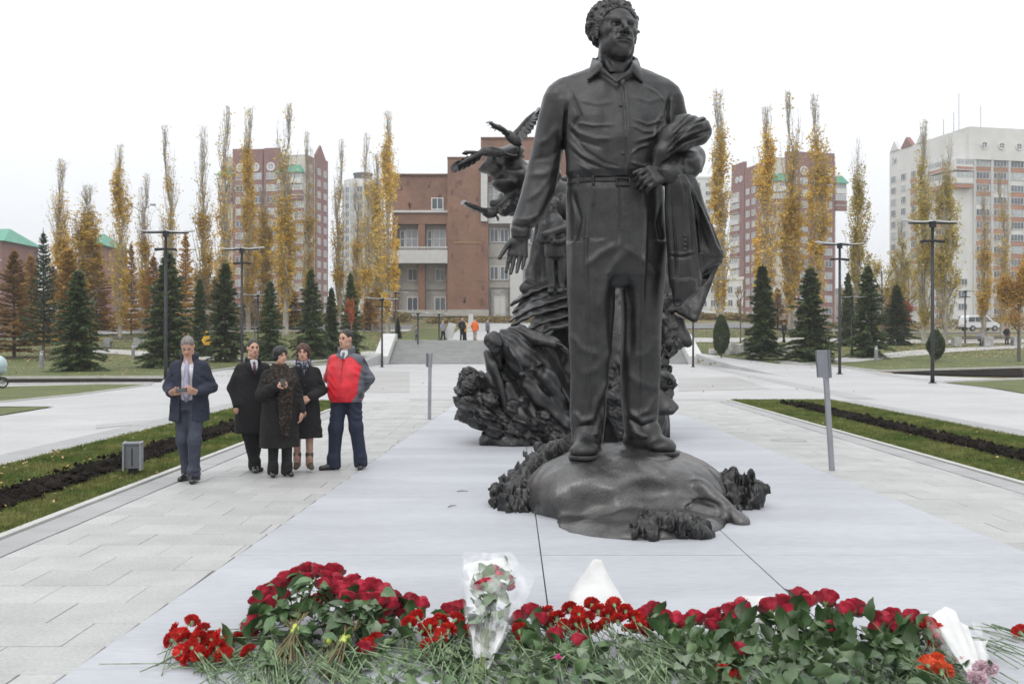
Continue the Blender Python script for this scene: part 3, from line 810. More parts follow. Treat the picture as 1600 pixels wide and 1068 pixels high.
strokes(f, [([(967, 112), (970, 160), (972, 215), (974, 255), (969, 284)], 2.0, -.012), ([(971, 112), (974, 160), (976, 215), (977, 255), (973, 284)], 2.0, .012),
    ([(886, 196), (900, 215), (925, 226), (950, 228)], 2.75, 0.0202), ([(888, 208), (905, 228), (935, 240)], 2.20, -0.0166), ([(884, 222), (905, 250), (940, 268), (962, 272)], 2.75, 0.0184),
    ([(890, 240), (915, 262), (950, 276)], 2.20, -0.0147), ([(1040, 200), (1015, 222), (985, 232)], 2.75, 0.0166), ([(980, 205), (1000, 215), (1018, 214)], 2.20, 0.0129), ([(1035, 180), (1020, 200), (1018, 225)], 2.20, 0.0147),
    ([(978, 262), (1000, 268), (1020, 262)], 2.20, 0.0166), ([(890, 150), (905, 190), (890, 205)], 2.20, -0.0184), ([(1046, 150), (1034, 185), (1042, 205)], 2.20, -0.0184),
    ([(900, 262), (925, 280), (955, 283)], 2.20, 0.0166), ([(985, 281), (1010, 276), (1030, 280)], 2.20, 0.0147), ([(905, 165), (930, 172), (955, 168)], 3.30, 0.0092), ([(985, 160), (1010, 168), (1030, 160)], 3.30, 0.0092),
    ([(884, 168), (881, 200), (880, 240), (880, 284)], 2.2, -.05), ([(1042, 160), (1040, 185), (1041, 210)], 2.2, -.035), ([(892, 214), (912, 244), (938, 262), (962, 270)], 1.8, -.014), ([(898, 200), (925, 206), (955, 205)], 1.8, .014), ([(984, 196), (1006, 204), (1030, 196)], 1.8, .014), ([(980, 250), (992, 240), (1012, 234)], 1.8, .014), ([(1000, 140), (1022, 152), (1036, 168)], 2, .012),
    # left sleeve
    ([(872, 200), (855, 222), (838, 228)], 5, 0.0121), ([(878, 232), (858, 248), (832, 252)], 4, -0.0088), ([(874, 262), (850, 275), (822, 275)], 5, 0.0121), ([(866, 268), (846, 300), (818, 318)], 5, .012), ([(870, 250), (862, 285), (840, 312)], 4, -.008),
    ([(848, 336), (826, 346), (804, 344)], 3, .012), ([(860, 285), (848, 320), (836, 345)], 5, .012), ([(834, 354), (815, 358), (798, 352)], 3, -.02), ([(858, 170), (848, 215), (842, 250)], 5, .01),
    # right sleeve
    ([(1095, 235), (1078, 246), (1058, 245)], 4, 0.0132), ([(1092, 252), (1072, 262), (1054, 258)], 4, 0.0110), ([(1080, 275), (1066, 270), (1058, 256)], 4, -0.0110), ([(1058, 252), (1052, 275), (1060, 288)], 3, -0.0165)], Y0 + .05)
f.disp(lambda x, y, z: .010 * vnoise(x * 5, y * 5, z * 5, 13) + .004 * vnoise(x * 14, y * 14, z * 9, 14))
sadd(f, 'shirt')

# head and neck
HC = SP(960.5, 49.5, -.02); HS = .65
hrot = rotm(0, 0, 17) @ rotm(-5, 2, 0)
f = Field(HC - .46, HC + np.array([.46, .5, .42]), .0062)
f.ell(HC + np.array([.0, .06, -.41]), (.24, .2, .2), None, .0)
f.cap(HC + np.array([0, .09, -.14]), HC + np.array([-.01, .085, -.44]), .158, .178, .03)
T = head_sdf(f, HC, HS, hrot, True)
for sxx in (-1, 1):     # heavy brow, bags, wrinkles, neck cords
    f.cap(T(sxx * .035, -.345, .055), T(sxx * .20, -.285, .095), .022 * HS, .016 * HS, .025 * HS)
    f.cap(T(sxx * .09, -.33, -.075), T(sxx * .19, -.28, -.075), .012 * HS, .01 * HS, .025 * HS)
    f.cap(T(sxx * .115, -.325, -.14), T(sxx * .185, -.235, -.30), .02 * HS, .022 * HS, .06 * HS)
    f.cap(T(sxx * .2, -.05, -.45), T(sxx * .08, -.12, -.8), .04 * HS, .03 * HS, .06 * HS)
    f.cap(T(sxx * .015, -.36, .06), T(sxx * .02, -.345, .12), .006 * HS, .006 * HS, .01 * HS, True)
f.disp(lambda x, y, z: .0035 * vnoise(x * 22, y * 22, z * 22, 8))
sadd(f, 'head')
# hair of short curls
f = Field(HC + np.array([-.42, -.42, -.3]), HC + np.array([.42, .48, .48]), .0072)
f.ell(T(0, .08, .15), np.array([.40, .41, .36]) * HS, hrot, 0)
r = np.random.default_rng(11)
f.ell(T(0, -.42, -.05), np.array([.365, .38, .335]) * HS, hrot, .03 * HS, True)
f.ell(T(0, -.2, -.42), np.array([.36, .36, .36]) * HS, hrot, .03 * HS, True)
for i in range(430):
    a, b = r.uniform(0, 6.283), r.uniform(-.75, 1)
    u = np.array([math.cos(a) * math.sqrt(1 - b*b), math.sin(a) * math.sqrt(1 - b*b), b])
    p = np.array([0, .08, .14]) + u * np.array([.395, .405, .355])
    if p[1] < -.10 and p[2] < .30 + .04 * math.sin(p[0] * 9) and abs(p[0]) < .36: continue
    if p[1] < -.05 and p[2] < .22: continue
    if p[1] < .0 and p[2] < -.06: continue
    if p[2] < -.28: continue
    if p[2] < -.12 and r.random() < .6: continue
    g = np.array([.35 * np.sign(p[0]), .75, .55 if p[1] < 0 else -.5]) + r.normal(0, .35, 3); t = g - u * (g @ u); t /= np.linalg.norm(t) + 1e-6
    m_ = p + t * .05 + u * .022; q = p + t * .11 - u * .004
    f.cap(T(*p), T(*m_), .022 * HS, .026 * HS, .010 * HS); f.cap(T(*m_), T(*q), .026 * HS, .014 * HS, .010 * HS)
for sxx in (-1, 1): f.cap(T(sxx * .325, -.06, .1), T(sxx * .32, -.06, -.16), .035 * HS, .025 * HS, .03 * HS)
f.disp(lambda x, y, z: .003 * np.sin(150 * (z + .12 * vnoise(x * 9, y * 9, z * 9, 5)) + 60 * x) + .006 * vnoise(x * 34, y * 34, z * 34, 6))
sadd(f, 'hair', 'bronze_dark')

# collar
f = Field(SP(905, 135, -.45), SP(1020, 78, .4), .008)
for pts in (((927, 92, .03), (919, 124, -.205), (940, 108, -.225), (936, 97, -.03), (962, 127, -.275)), ((995, 93, .03), (1003, 127, -.20), (986, 110, -.22), (988, 97, -.03), (963, 128, -.275))):
    a, b, c_, d_, e_ = [SP(*q) for q in pts]
    for i in range(21):
        t = i / 20; p = a * (1 - t) + b * t; q = d_ * (1 - t) + c_ * t; bow = np.array([0, -.07, .01]) * math.sin(math.pi * t)
        f.cap(p + bow * .6, q + bow, .014, .014, .008)
    for i in range(16): t = i / 15; f.cap(c_ * (1 - t) + e_ * t + np.array([0, 0, .012 * (1 - t)]), c_ * (1 - t) + e_ * t - np.array([0, 0, .028 * (1 - t)]), .015, .013, .008)
f.chain([SP(936, 93, .02), SP(940, 90, .13), SP(962, 88, .2), SP(985, 90, .13), SP(990, 93, .02)], [.03] * 5, .02)
sadd(f, 'collar')
# belt and buckle
f = Field((sx_(876), Y0 - .4, sz_(296)), (sx_(1046), Y0 + .4, sz_(270)), .009)
f.loft([(sz_(290), sx_(961), Y0 - .005, 76 * SC, .262), (sz_(277), sx_(961), Y0 - .005, 75 * SC, .258)], 0, 2.3)
for px in (903, 927, 996): f.cap(SP(px, 275, -.262), SP(px, 291, -.262), .014, .014, .0)
belt = sadd(f, 'belt', 'bronze_dark')
mb = MB()
for a, b in (((963, 278), (984, 278)), ((984, 278), (984, 289)), ((984, 289), (963, 289)), ((963, 289), (963, 278))):
    mb.tube([SP(a[0], a[1], -.285), SP(b[0], b[1], -.285)], .011, 6)
o = mb.build('buckle', M['bronze'], belt)
for px, py, yo in ((968, 130, -.232), (970, 165, -.262), (972, 198, -.292), (974, 240, -.322)):
    o = MB().lathe([(0, .012), (.018, .010), (.022, 0), (.02, -.012)], 10).build('button', M['bronze'], statue, smooth=True)
    o.matrix_parent_inverse = Matrix.Translation(statue.location).inverted(); o.location = SP(px, py, yo - .006); o.rotation_euler = (R(90), 0, 0)

# hands
f = Field(SP(775, 440, -.4), SP(838, 360, .3), .0075)
w_ = SP(813, 368, -.05)
f.cap(SP(815, 358, -.04), w_, .088, .078, 0)
hand_sdf(f, w_, SP(803, 432, -.10) - w_, (-.15, -1, .0), .44, fingers=[(.05, .10, .1), (.12, .12, .1), (.18, .15, .1), (.26, .2, .12)], spread=.03, thumb=1, tw=1.06)
f.disp(lambda x, y, z: .003 * vnoise(x * 25, y * 25, z * 25, 8))
sadd(f, 'hand')
f = Field(SP(985, 310, -.85), SP(1070, 238, -.1), .0075)
w_ = SP(1048, 265, -.41)
f.cap(SP(1058, 268, -.32), w_, .115, .098, 0)
hand_sdf(f, w_, SP(1000, 282, -.52) - w_, (0, .75, -.35), .47, curl=(.45, .75, .5), spread=.05, thumb=-1, tw=1.22)
f.disp(lambda x, y, z: .006 * vnoise(x * 20, y * 20, z * 20, 9))
sadd(f, 'hand')

# jacket slung over the forearm
f = Field((sx_(1000), Y0 - .72, sz_(492)), (sx_(1140), Y0 + .42, sz_(172)), .0115)
def fold_sheet(f, rows, k=.03, p=2.6): f.loft(rows_px(rows), k, p)
f.chain([SP(1024, 264, -.42), SP(1034, 238, -.42), SP(1050, 214, -.40), SP(1072, 201, -.36), SP(1090, 201, -.30)], [.05, .09, .12, .135, .13], .05)
f.chain([SP(1036, 238, -.46), SP(1062, 224, -.45), SP(1092, 212, -.34)], [.05, .075, .10], .03)
f.chain([SP(1040, 212, -.40), SP(1060, 190, -.36), SP(1076, 188, -.3)], [.05, .055, .05], .03)
f.chain([SP(1094, 196, -.28), SP(1101, 206, -.28), SP(1097, 218, -.30)], [.075, .065, .05], .04)
fold_sheet(f, [(285, 1030, 1060, -.46, .06), (300, 1028, 1068, -.43, .09), (330, 1029, 1075, -.38, .10), (370, 1032, 1080, -.35, .10), (410, 1036, 1085, -.33, .10), (440, 1038, 1086, -.32, .10), (452, 1039, 1084, -.32, .09)])
fold_sheet(f, [(440, 1040, 1080, -.36, .10), (458, 1041, 1079, -.35, .10), (466, 1042, 1070, -.35, .09), (474, 1043, 1060, -.35, .07), (481, 1046, 1054, -.35, .04)], .02)
fold_sheet(f, [(282, 1052, 1076, -.30, .06), (300, 1052, 1084, -.27, .10), (330, 1054, 1096, -.22, .12), (360, 1056, 1109, -.18, .13), (385, 1058, 1120, -.16, .13), (403, 1062, 1126, -.15, .13)], .05)
fold_sheet(f, [(395, 1076, 1126, -.12, .15), (412, 1078, 1124, -.12, .15), (425, 1080, 1112, -.14, .14), (440, 1082, 1100, -.16, .11), (448, 1084, 1092, -.16, .08)], .03)
fold_sheet(f, [(400, 1040, 1098, -.22, .10), (440, 1046, 1090, -.2, .12), (460, 1050, 1082, -.2, .10), (470, 1056, 1072, -.2, .07)], .03)
f.ell(SP(1112, 424, -.22), (.15, .13, .055), rotm(0, -30, 0), .015, True)
f.ell(SP(1052, 476, -.46), (.10, .1, .05), rotm(0, -20, 0), .015, True)
strokes(f, [([(1058, 300), (1063, 350), (1066, 400), (1067, 450)], 4, .022), ([(1045, 300), (1046, 360), (1050, 430)], 4, -.012), ([(1036, 300), (1038, 360), (1042, 440)], 4, .016),
    ([(1036, 405), (1055, 407), (1074, 403)], 2, -.016), ([(1036, 401), (1055, 403), (1074, 399)], 2, .012), ([(1078, 320), (1085, 355), (1090, 400)], 3, -.022), ([(1082, 320), (1096, 360), (1106, 395)], 5, .028),
    ([(1076, 330), (1086, 375), (1094, 415)], 4, .02), ([(1073, 330), (1080, 380), (1085, 440)], 2.5, -.02), ([(1070, 330), (1077, 380), (1081, 440)], 2, .012), ([(1094, 345), (1108, 378), (1118, 402)], 5, .015), ([(1034, 236), (1054, 216), (1076, 200), (1088, 190)], 3, -.022), ([(1036, 246), (1062, 232), (1096, 220)], 2.5, -.03), ([(1038, 226), (1052, 205), (1070, 192)], 2.5, .016), ([(1050, 222), (1072, 212), (1092, 208)], 3, .014), ([(1100, 350), (1108, 352), (1112, 350)], 2.5, -.02)], Y0 + .1)
f.disp(lambda x, y, z: .012 * vnoise(x * 7, y * 7, z * 2.5, 23) + .006 * vnoise(x * 16, y * 16, z * 6, 24))
strokes(f, [([(1030, 250), (1050, 226), (1078, 206), (1098, 196)], 1.6, -.03), ([(1028, 258), (1052, 238), (1080, 222), (1100, 214)], 1.6, -.03), ([(1036, 226), (1056, 202), (1074, 190)], 1.6, -.028), ([(1046, 232), (1068, 214), (1090, 204)], 2, .02), ([(1040, 240), (1062, 226), (1084, 218)], 2, .018),
    ([(1038, 292), (1040, 340), (1046, 400), (1048, 450)], 1.6, -.022), ([(1050, 292), (1056, 340), (1060, 395)], 1.8, .018), ([(1060, 296), (1066, 340), (1072, 400)], 1.6, -.02), ([(1064, 300), (1080, 345), (1098, 395)], 1.8, -.024), ([(1070, 298), (1092, 345), (1112, 395)], 2.2, .022), ([(1074, 305), (1100, 355), (1120, 398)], 1.6, -.018), ([(1056, 300), (1062, 330), (1064, 370)], 2, -.016)], Y0 + .1)
jk = sadd(f, 'jacket')
for i in range(4):
    o = MB().lathe([(0, .010), (.015, .008), (.017, -.01)], 8).build('button', M['bronze'], jk, smooth=True)
    o.location = SP(1070.5, 368 + 7 * i, -.50); o.rotation_euler = (R(80), 0, R(25))

# shoes
for (ax, ay, ayo, bx, by, byo, nm) in ((918, 690, -.02, 911, 703, -.42, 'shoe'), (998, 690, .05, 1042, 697, -.18, 'shoe')):
    a, b = SP(ax, ay, ayo), SP(bx, by, byo)
    f = Field(np.minimum(a, b) - .32, np.maximum(a, b) + .32, .009)
    d = (b - a); d[2] = 0; L = np.linalg.norm(d); d /= L
    zt = min(a[2], b[2]) - .055
    g = lambda t, z: np.array([a[0] + d[0]*t, a[1] + d[1]*t, zt + z])
    f.cap(g(-.05, .09), g(.12, .20), .125, .13, 0)
    f.cap(g(.05, .10), g(L - .03, .05), .135, .095, .06)
    f.ell(g(L - .06, .045), (.145, .145, .075), None, .05)
    f.cap(g(.1, .18), g(L * .55, .12), .1, .085, .05)
    f.keep(lambda x, y, z: (zt - .03) - z)
    for t in (.22, .32): 
        n_ = np.array([-d[1], d[0], 0]); p = g(L * t + .06, .205 - .15 * t)
        f.cap(p - n_ * .07, p + n_ * .07, .012, .012, .01)
    f.disp(lambda x, y, z: .006 * vnoise(x * 9, y * 9, z * 9, 31))
    sh = sadd(f, nm)
    f = Field(np.minimum(a, b) - .34, np.maximum(a, b) + .34, .012)
    f.cap(g(-.06, 0), g(L - .02, 0), .135, .15, 0); f.keep(lambda x, y, z: np.abs(z - (zt - .015)) - .022)
    f.obj('sole', M['bronze_dark'], sh)

# boulder and the torn rims about it
BX, BY = sx_(972), Y0
f = Field((sx_(800), 8.25, -.08), (sx_(1175), 11.5, .78), .0125)
f.ell((sx_(975), 10.25, .10), (1.02, .95, .50), None, 0)
f.ell((sx_(905), 9.98, .14), (.52, .62, .40), None, .12)
f.ell((sx_(1050), 10.2, .12), (.55, .7, .42), None, .12)
f.ell((sx_(965), 10.25, .30), (.66, .62, .285), None, .15)
f.ell((sx_(985), 9.5, .0), (.80, .95, .17), None, .10)
f.ell((sx_(960), 9.15, -.02), (.62, .62, .12), None, .10)
f.cap((sx_(1075), 9.6, .30), (sx_(1120), 9.25, .02), .10, .06, .08); f.cap((sx_(1000), 9.55, .28), (sx_(1105), 9.35, .05), .05, .05, .06)
f.ell((sx_(900), 9.25, .22), (.30, .2, .18), None, .12, True)
f.ell((sx_(1010), 9.38, .30), (.35, .16, .12), None, .12, True)
f.disp(lambda x, y, z: .05 * fbm(x * 1.3, y * 1.3, z * 1.6, 2, 41) + .012 * fbm(x * 6, y * 6, z * 6, 2, 42))
f.disp(lambda x, y, z: -.022 * np.exp(-((vnoise(x * 2.2, y * 2.2, z * 2.2, 43)) / .05)**2) * np.clip((x - sx_(960)) * 2, 0, 1))
sadd(f, 'boulder', 'bronze_rock')

def crag(lo, hi, h, pieces, seed, rough=.05, streak=(9, 9, 2.5), name='rocky_rim', m='bronze_dark', tilt=None, parent=None):
    """ragged stone, like torn bark: slivers joined and roughened along their run"""
    f = Field(lo, hi, h)
    for a, b, ra, rb in pieces: f.cap(a, b, ra, rb, .03)
    def fn(x, y, z):
        if tilt is not None:
            u = x * tilt[0][0] + y * tilt[0][1] + z * tilt[0][2]; v = x * tilt[1][0] + y * tilt[1][1] + z * tilt[1][2]; w = x * tilt[2][0] + y * tilt[2][1] + z * tilt[2][2]
        else: u, v, w = x, y, z
        n = fbm(u * streak[0], v * streak[1], w * streak[2], 3, seed)
        return rough * (1 - 2.2 * np.abs(n)) 
    f.disp(fn, rough * 3)
    return f
r = np.random.default_rng(5)
def rim(path, n, up, rad, seed, name='rocky_rim'):
    pts = [np.array(p) for p in path]; P_ = []
    for i in range(len(pts) - 1): P_.append((pts[i], pts[i + 1], rad * 1.25, rad * 1.25))
    for i in range(n * 3):
        t = r.uniform(0, 1) * (len(pts) - 1); j = min(int(t), len(pts) - 2); u = t - j
        p = pts[j] * (1 - u) + pts[j + 1] * u + r.normal(0, .04, 3); p[2] = max(p[2] - .05, .0)
        hgt = up * r.uniform(.2, 1.0) ** 1.3; k = r.uniform(.35, .9)
        out = np.array([p[0] - BX, p[1] - BY, 0]); out /= np.linalg.norm(out) + 1e-6
        P_.append((p, p + out * r.uniform(.02, .14) + np.array([r.normal(0, .03), 0, hgt]), rad * k * 1.2, rad * k * r.uniform(.35, .7)))
    A = np.array([q for p in P_ for q in p[:2]])
    f = crag(A.min(0) - .2, A.max(0) + .2, .0105, P_, seed, .040, (9, 9, 2.6))
    f.disp(lambda x, y, z: .012 * (1 - 2.4 * np.abs(fbm(x * 17, y * 17, z * 8, 2, seed + 3))))
    return sadd(f, name, 'bronze_dark')
rim([PX(795, 795, 10.1), PX(800, 772, 10.35), PX(818, 750, 10.7), PX(836, 725, 11.0), PX(862, 705, 11.2), PX(890, 692, 11.3)], 30, .11, .062, 51)
rim([PX(838, 770, 10.1), PX(815, 797, 9.95), PX(800, 790, 10.0)], 12, .1, .058, 52)
rim([PX(1172, 787, 10.15), PX(1156, 776, 10.3), PX(1142, 764, 10.35), PX(1128, 768, 10.2), PX(1120, 790, 9.85)], 30, .22, .075, 53)
rim([PX(1000, 830, 8.66), PX(1020, 824, 8.72), PX(1048, 820, 8.76), PX(1066, 824, 8.72), PX(1088, 828, 8.7)], 26, .09, .075, 54)
rim([PX(1085, 808, 9.6), PX(1120, 808, 9.8)], 8, .06, .06, 55)

# ------------------------------------------------------------------ the great group of figures behind him
group = empty('sculpture_group', (sx_(975) * 1.7, 17.5, 0), label='bronze group of cranes, cloud, boy and fallen soldier behind the statue', cat='sculpture')
GI = Matrix.Translation(group.location).inverted()
def gadd(o, parent=None):
    o.parent = parent or group
    if parent is None: o.matrix_parent_inverse = GI
    return o
def QP(px, py, Y): return np.array(PX(px, py, Y))
def grows(rows, Y):      # (py, left, right, depth offset, half depth) at depth Y
    s = Y / F
    return [(CAMH - (py - HZ) * s, ((a + b) / 2 - CX) * s, Y + yo, (b - a) / 2 * s, ry) for py, a, b, yo, ry in rows]
def sheet_sdf(f, A_, B_, n, rad, k=.03):
    """a thick cloth sheet between two edge lines"""
    A_ = [np.array(p) for p in A_]; B_ = [np.array(p) for p in B_]
    def at(L, t):
        t *= len(L) - 1; j = min(int(t), len(L) - 2); return L[j] + (L[j+1] - L[j]) * (t - j)
    for i in range(n + 1): f.cap(at(A_, i / n), at(B_, i / n), rad, rad, k)
# core mound
f = Field((QP(690, 0, 17)[0], 15.5, -.1), (QP(1100, 0, 17)[0], 20.5, QP(0, 255, 18)[2]), .035)
f.loft(grows([(705, 762, 1050, .4, 1.1), (660, 768, 1052, .6, 1.2), (610, 790, 1044, .8, 1.2), (560, 815, 1042, 1.0, 1.1), (520, 830, 1044, 1.2, 1.0), (480, 838, 1046, 1.4, .9), (440, 842, 1050, 1.5, .8), (400, 846, 1070, 1.6, .6), (340, 852, 1070, 1.6, .5), (290, 868, 1040, 1.6, .4), (262, 890, 1020, 1.6, .3)], 17), 0, 2.2)
f.disp(lambda x, y, z: .14 * fbm(x * 1.2, y * 1.2, z * 1.2, 3, 61) + .05 * (1 - 2 * np.abs(fbm(x * 5, y * 5, z * 3, 2, 62))), .25)
gadd(f.obj('mound', M['bronze']))
# crag at the left foot, running down to the right
r = np.random.default_rng(9)
P_ = []
for (a, b, yy, n, spread) in (((722, 595), (800, 640), 16.6, 22, 9), ((716, 628), (840, 690), 16.3, 30, 9), ((740, 612), (890, 668), 16.5, 34, 10), ((790, 640), (900, 690), 16.2, 24, 9), ((725, 592), (775, 612), 16.9, 14, 8), ((740, 650), (880, 692), 16.25, 26, 8), ((735, 600), (752, 655), 16.8, 18, 10), ((930, 560), (985, 680), 16.2, 26, 14)):
    for i in range(int(n * 2.2)):
        t = r.uniform(0, .8); dt = r.uniform(.10, .30)
        oy = r.normal(0, spread)
        p = QP(a[0] + (b[0]-a[0])*t, a[1] + (b[1]-a[1])*t + oy, yy + r.normal(0, .18)); q = QP(a[0] + (b[0]-a[0])*(t+dt), a[1] + (b[1]-a[1])*(t+dt) + oy, yy + r.normal(0, .12))
        kk = r.uniform(.05, .13); P_.append((p, q, kk, kk * r.uniform(.3, .9)))
A = np.array([q for p in P_ for q in p[:2]])
dv = Vector((.92, 0, -.40)); 
f = crag(A.min(0) - .3, A.max(0) + .3, .022, P_, 71, .045, (2.0, 8, 13), tilt=((.92, 0, -.40), (0, 1, 0), (.40, 0, .92)))
gadd(f.obj('crag', M['bronze_dark']))
for pts, rad in (([(710, 655, 16.6), (724, 645, 16.5), (745, 648, 16.4)], [.03, .10, .16]), ([(742, 612, 16.9), (752, 592, 16.95), (762, 600, 16.9)], [.12, .10, .1]), ([(765, 688, 16.2), (800, 690, 16.1), (840, 694, 16.1)], [.16, .2, .12])):
    f = Field(np.min([QP(*p) for p in pts], 0) - .3, np.max([QP(*p) for p in pts], 0) + .3, .02)
    f.chain([QP(*p) for p in pts], rad, .08); f.disp(lambda x, y, z: .04 * fbm(x * 6, y * 6, z * 6, 3, 3))
    gadd(f.obj('rock', M['bronze_dark']))

# fallen soldier
f = Field(QP(745, 700, 15.6) - .1, QP(905, 495, 17.2) + .1, .016)
hd = QP(772, 535, 16.0)
head_sdf(f, hd, .36, rotm(0, 0, -70) @ rotm(35, 0, 0)); f.cap(hd, QP(795, 545, 16.2), .10, .11, .06)
f.chain([QP(795, 540, 16.25), QP(815, 562, 16.2), QP(832, 588, 16.2)], [.21, .25, .21], .06)
f.cap(QP(790, 528, 16.4), QP(812, 522, 16.4), .16, .15, .08)
f.chain([QP(812, 524, 16.35), QP(845, 531, 16.25), QP(868, 536, 16.1)], [.13, .10, .075], .05)
f.chain([QP(780, 552, 16.3), QP(770, 590, 16.25), QP(774, 618, 16.2)], [.13, .11, .10], .05)
sheet_sdf(f, [QP(778, 548, 16.35), QP(772, 585, 16.35), QP(776, 620, 16.3)], [QP(800, 560, 16.4), QP(806, 595, 16.35), QP(812, 630, 16.3)], 16, .06)
f.chain([QP(836, 585, 16.15), QP(857, 590, 15.95), QP(872, 620, 16.0), QP(884, 648, 16.05)], [.15, .15, .115, .085], .02)
f.chain([QP(826, 597, 16.1), QP(846, 622, 16.0), QP(866, 640, 16.0), QP(884, 662, 15.95)], [.16, .135, .11, .08], .02)
f.chain([QP(815, 585, 15.95), QP(832, 576, 15.9), QP(846, 566, 16.1)], [.03, .03, .03], .02); f.chain([QP(795, 540, 16.0), QP(806, 556, 15.92), QP(816, 578, 15.93)], [.025, .03, .025], .02)
f.cap(QP(880, 650, 16.0), QP(890, 662, 15.9), .085, .07, .03)
f.disp(lambda x, y, z: .022 * vnoise(x * 9, y * 9, z * 5, 81) + .012 * np.sin(40 * (x * .6 + z * .8) + 5 * vnoise(x * 3, y * 3, z * 3, 82)))
fig = gadd(f.obj('soldier_figure', M['bronze']))
f = Field(QP(862, 560, 15.7) - .1, QP(900, 515, 16.5) + .1, .012)
hand_sdf(f, QP(868, 536, 16.1), QP(892, 545, 15.95) - QP(868, 536, 16.1), (.2, -.4, -1), .30, curl=(.25, .3, .2), thumb=1); f.obj('hand', M['bronze'], fig).matrix_parent_inverse = Matrix()
f = Field(hd - .24, hd + .24, .014); f.ell(hd + np.array([-.035, .03, .03]), (.135, .14, .14), None, 0); f.ell(hd + np.array([.03, -.13, -.07]), (.12, .1, .12), None, .02, True); f.disp(lambda x, y, z: .012 * vnoise(x * 25, y * 25, z * 25, 2)); f.obj('hair', M['bronze_dark'], fig)
# his open coat and the skirt of it below
f = Field(QP(745, 690, 15.8) - .1, QP(905, 500, 17.4) + .1, .02)
sheet_sdf(f, [QP(796, 516, 16.55), QP(825, 535, 16.5), QP(852, 568, 16.4), QP(874, 602, 16.3), QP(892, 634, 16.25)], [QP(806, 510, 16.85), QP(842, 528, 16.85), QP(870, 560, 16.75), QP(888, 594, 16.65), QP(900, 625, 16.6)], 60, .045)
sheet_sdf(f, [QP(760, 548, 16.2), QP(772, 570, 16.0), QP(784, 600, 15.95), QP(790, 640, 16.0)], [QP(766, 545, 16.5), QP(764, 575, 16.5), QP(768, 610, 16.5), QP(772, 632, 16.5)], 44, .045)
sheet_sdf(f, [QP(790, 600, 16.1), QP(800, 640, 16.0), QP(830, 662, 15.95)], [QP(825, 590, 16.3), QP(842, 630, 16.2), QP(858, 650, 16.1)], 50, .05)
f.disp(lambda x, y, z: .03 * vnoise(x * 7, y * 7, z * 3, 84) + .012 * np.sin(30 * (x + .5 * z)))
gadd(f.obj('soldier_coat', M['bronze']))

# the boy
f = Field(QP(838, 462, 16.6) - .1, QP(895, 302, 17.8) + .1, .014)
BYY = 17.2
hd = QP(864, 322, BYY)
head_sdf(f, hd, .285, rotm(0, 0, -38))
f.cap(hd, QP(866, 342, BYY), .07, .085, .03)
f.chain([QP(866, 350, BYY), QP(867, 375, BYY), QP(868, 395, BYY)], [.17, .175, .165], .05)
f.loft(grows([(345, 856, 876, 0, .1), (352, 848, 884, 0, .13), (375, 851, 883, 0, .14), (395, 850, 885, 0, .16), (402, 851, 886, 0, .16)], BYY), .03)
f.chain([QP(850, 352, BYY), QP(846, 374, BYY - .02), QP(862, 372, BYY - .24)], [.085, .075, .06], .03)
f.chain([QP(883, 352, BYY), QP(886, 374, BYY - .02), QP(868, 378, BYY - .26)], [.085, .075, .06], .03)
f.cap(QP(850, 366, BYY - .22), QP(884, 356, BYY - .22), .075, .085, .04)
f.loft(grows([(398, 852, 869, 0, .11), (425, 854, 868, 0, .10), (450, 857, 869, 0, .09)], BYY), .02)
f.loft(grows([(398, 868, 886, 0, .11), (425, 869, 885, 0, .10), (450, 872, 884, 0, .09)], BYY), .02)
for px in (863, 878): f.cap(QP(px, 450, BYY), QP(px - 3, 455, BYY - .2), .065, .055, .03)
f.disp(lambda x, y, z: .014 * vnoise(x * 12, y * 12, z * 6, 85))
boy = gadd(f.obj('boy_figure', M['bronze']))
f = Field(hd - .22, hd + .22, .011); f.ell(hd + np.array([.025, .035, .055]), (.11, .115, .11), None, 0); f.ell(hd + np.array([-.06, -.12, -.03]), (.1, .1, .1), None, .02, True); f.disp(lambda x, y, z: .012 * vnoise(x * 28, y * 28, z * 28, 2)); f.obj('hair', M['bronze_dark'], boy)

# robe hanging behind the boy, cloud, pages
f = Field(QP(815, 470, 17.3) - .1, QP(905, 285, 18.9) + .1, .025)
sheet_sdf(f, [QP(848, 300, 18), QP(842, 360, 17.9), QP(834, 410, 17.8), QP(826, 440, 17.7), QP(818, 450, 17.6)], [QP(885, 300, 18.2), QP(880, 360, 18.0), QP(876, 410, 17.9), QP(872, 440, 17.8), QP(868, 452, 17.7)], 30, .06)
for i in range(5): f.cap(QP(850 + i * 7, 305, 17.9), QP(832 + i * 8, 440, 17.7), .06, .05, .05)
f.ell(QP(872, 300, 17.9), (.22, .2, .25), None, .08); f.ell(QP(880, 320, 17.8), (.14, .14, .2), None, .06)
f.disp(lambda x, y, z: .05 * vnoise(x * 4, y * 4, z * 2, 87) + .02 * vnoise(x * 12, y * 12, z * 6, 88))
gadd(f.obj('robe', M['bronze']))
f = Field(QP(735, 345, 17.2) - .2, QP(880, 205, 19.2) + .3, .026)
r = np.random.default_rng(21)
for px, py, a, b in ((764, 264, .17, .11), (776, 255, .2, .14), (792, 246, .2, .12), (803, 236, .15, .10), (788, 272, .30, .18), (805, 262, .3, .24), (795, 282, .3, .18), (815, 275, .3, .24), (812, 295, .26, .16), (826, 282, .3, .3), (784, 318, .2, .15), (800, 320, .24, .18), (815, 312, .24, .18), (840, 300, .35, .3), (850, 270, .3, .3), (792, 330, .14, .09)):
    f.ell(QP(px, py, 18.1 + r.normal(0, .12)), (a, .28, b), rotm(0, r.uniform(-20, 20), 0), .06)
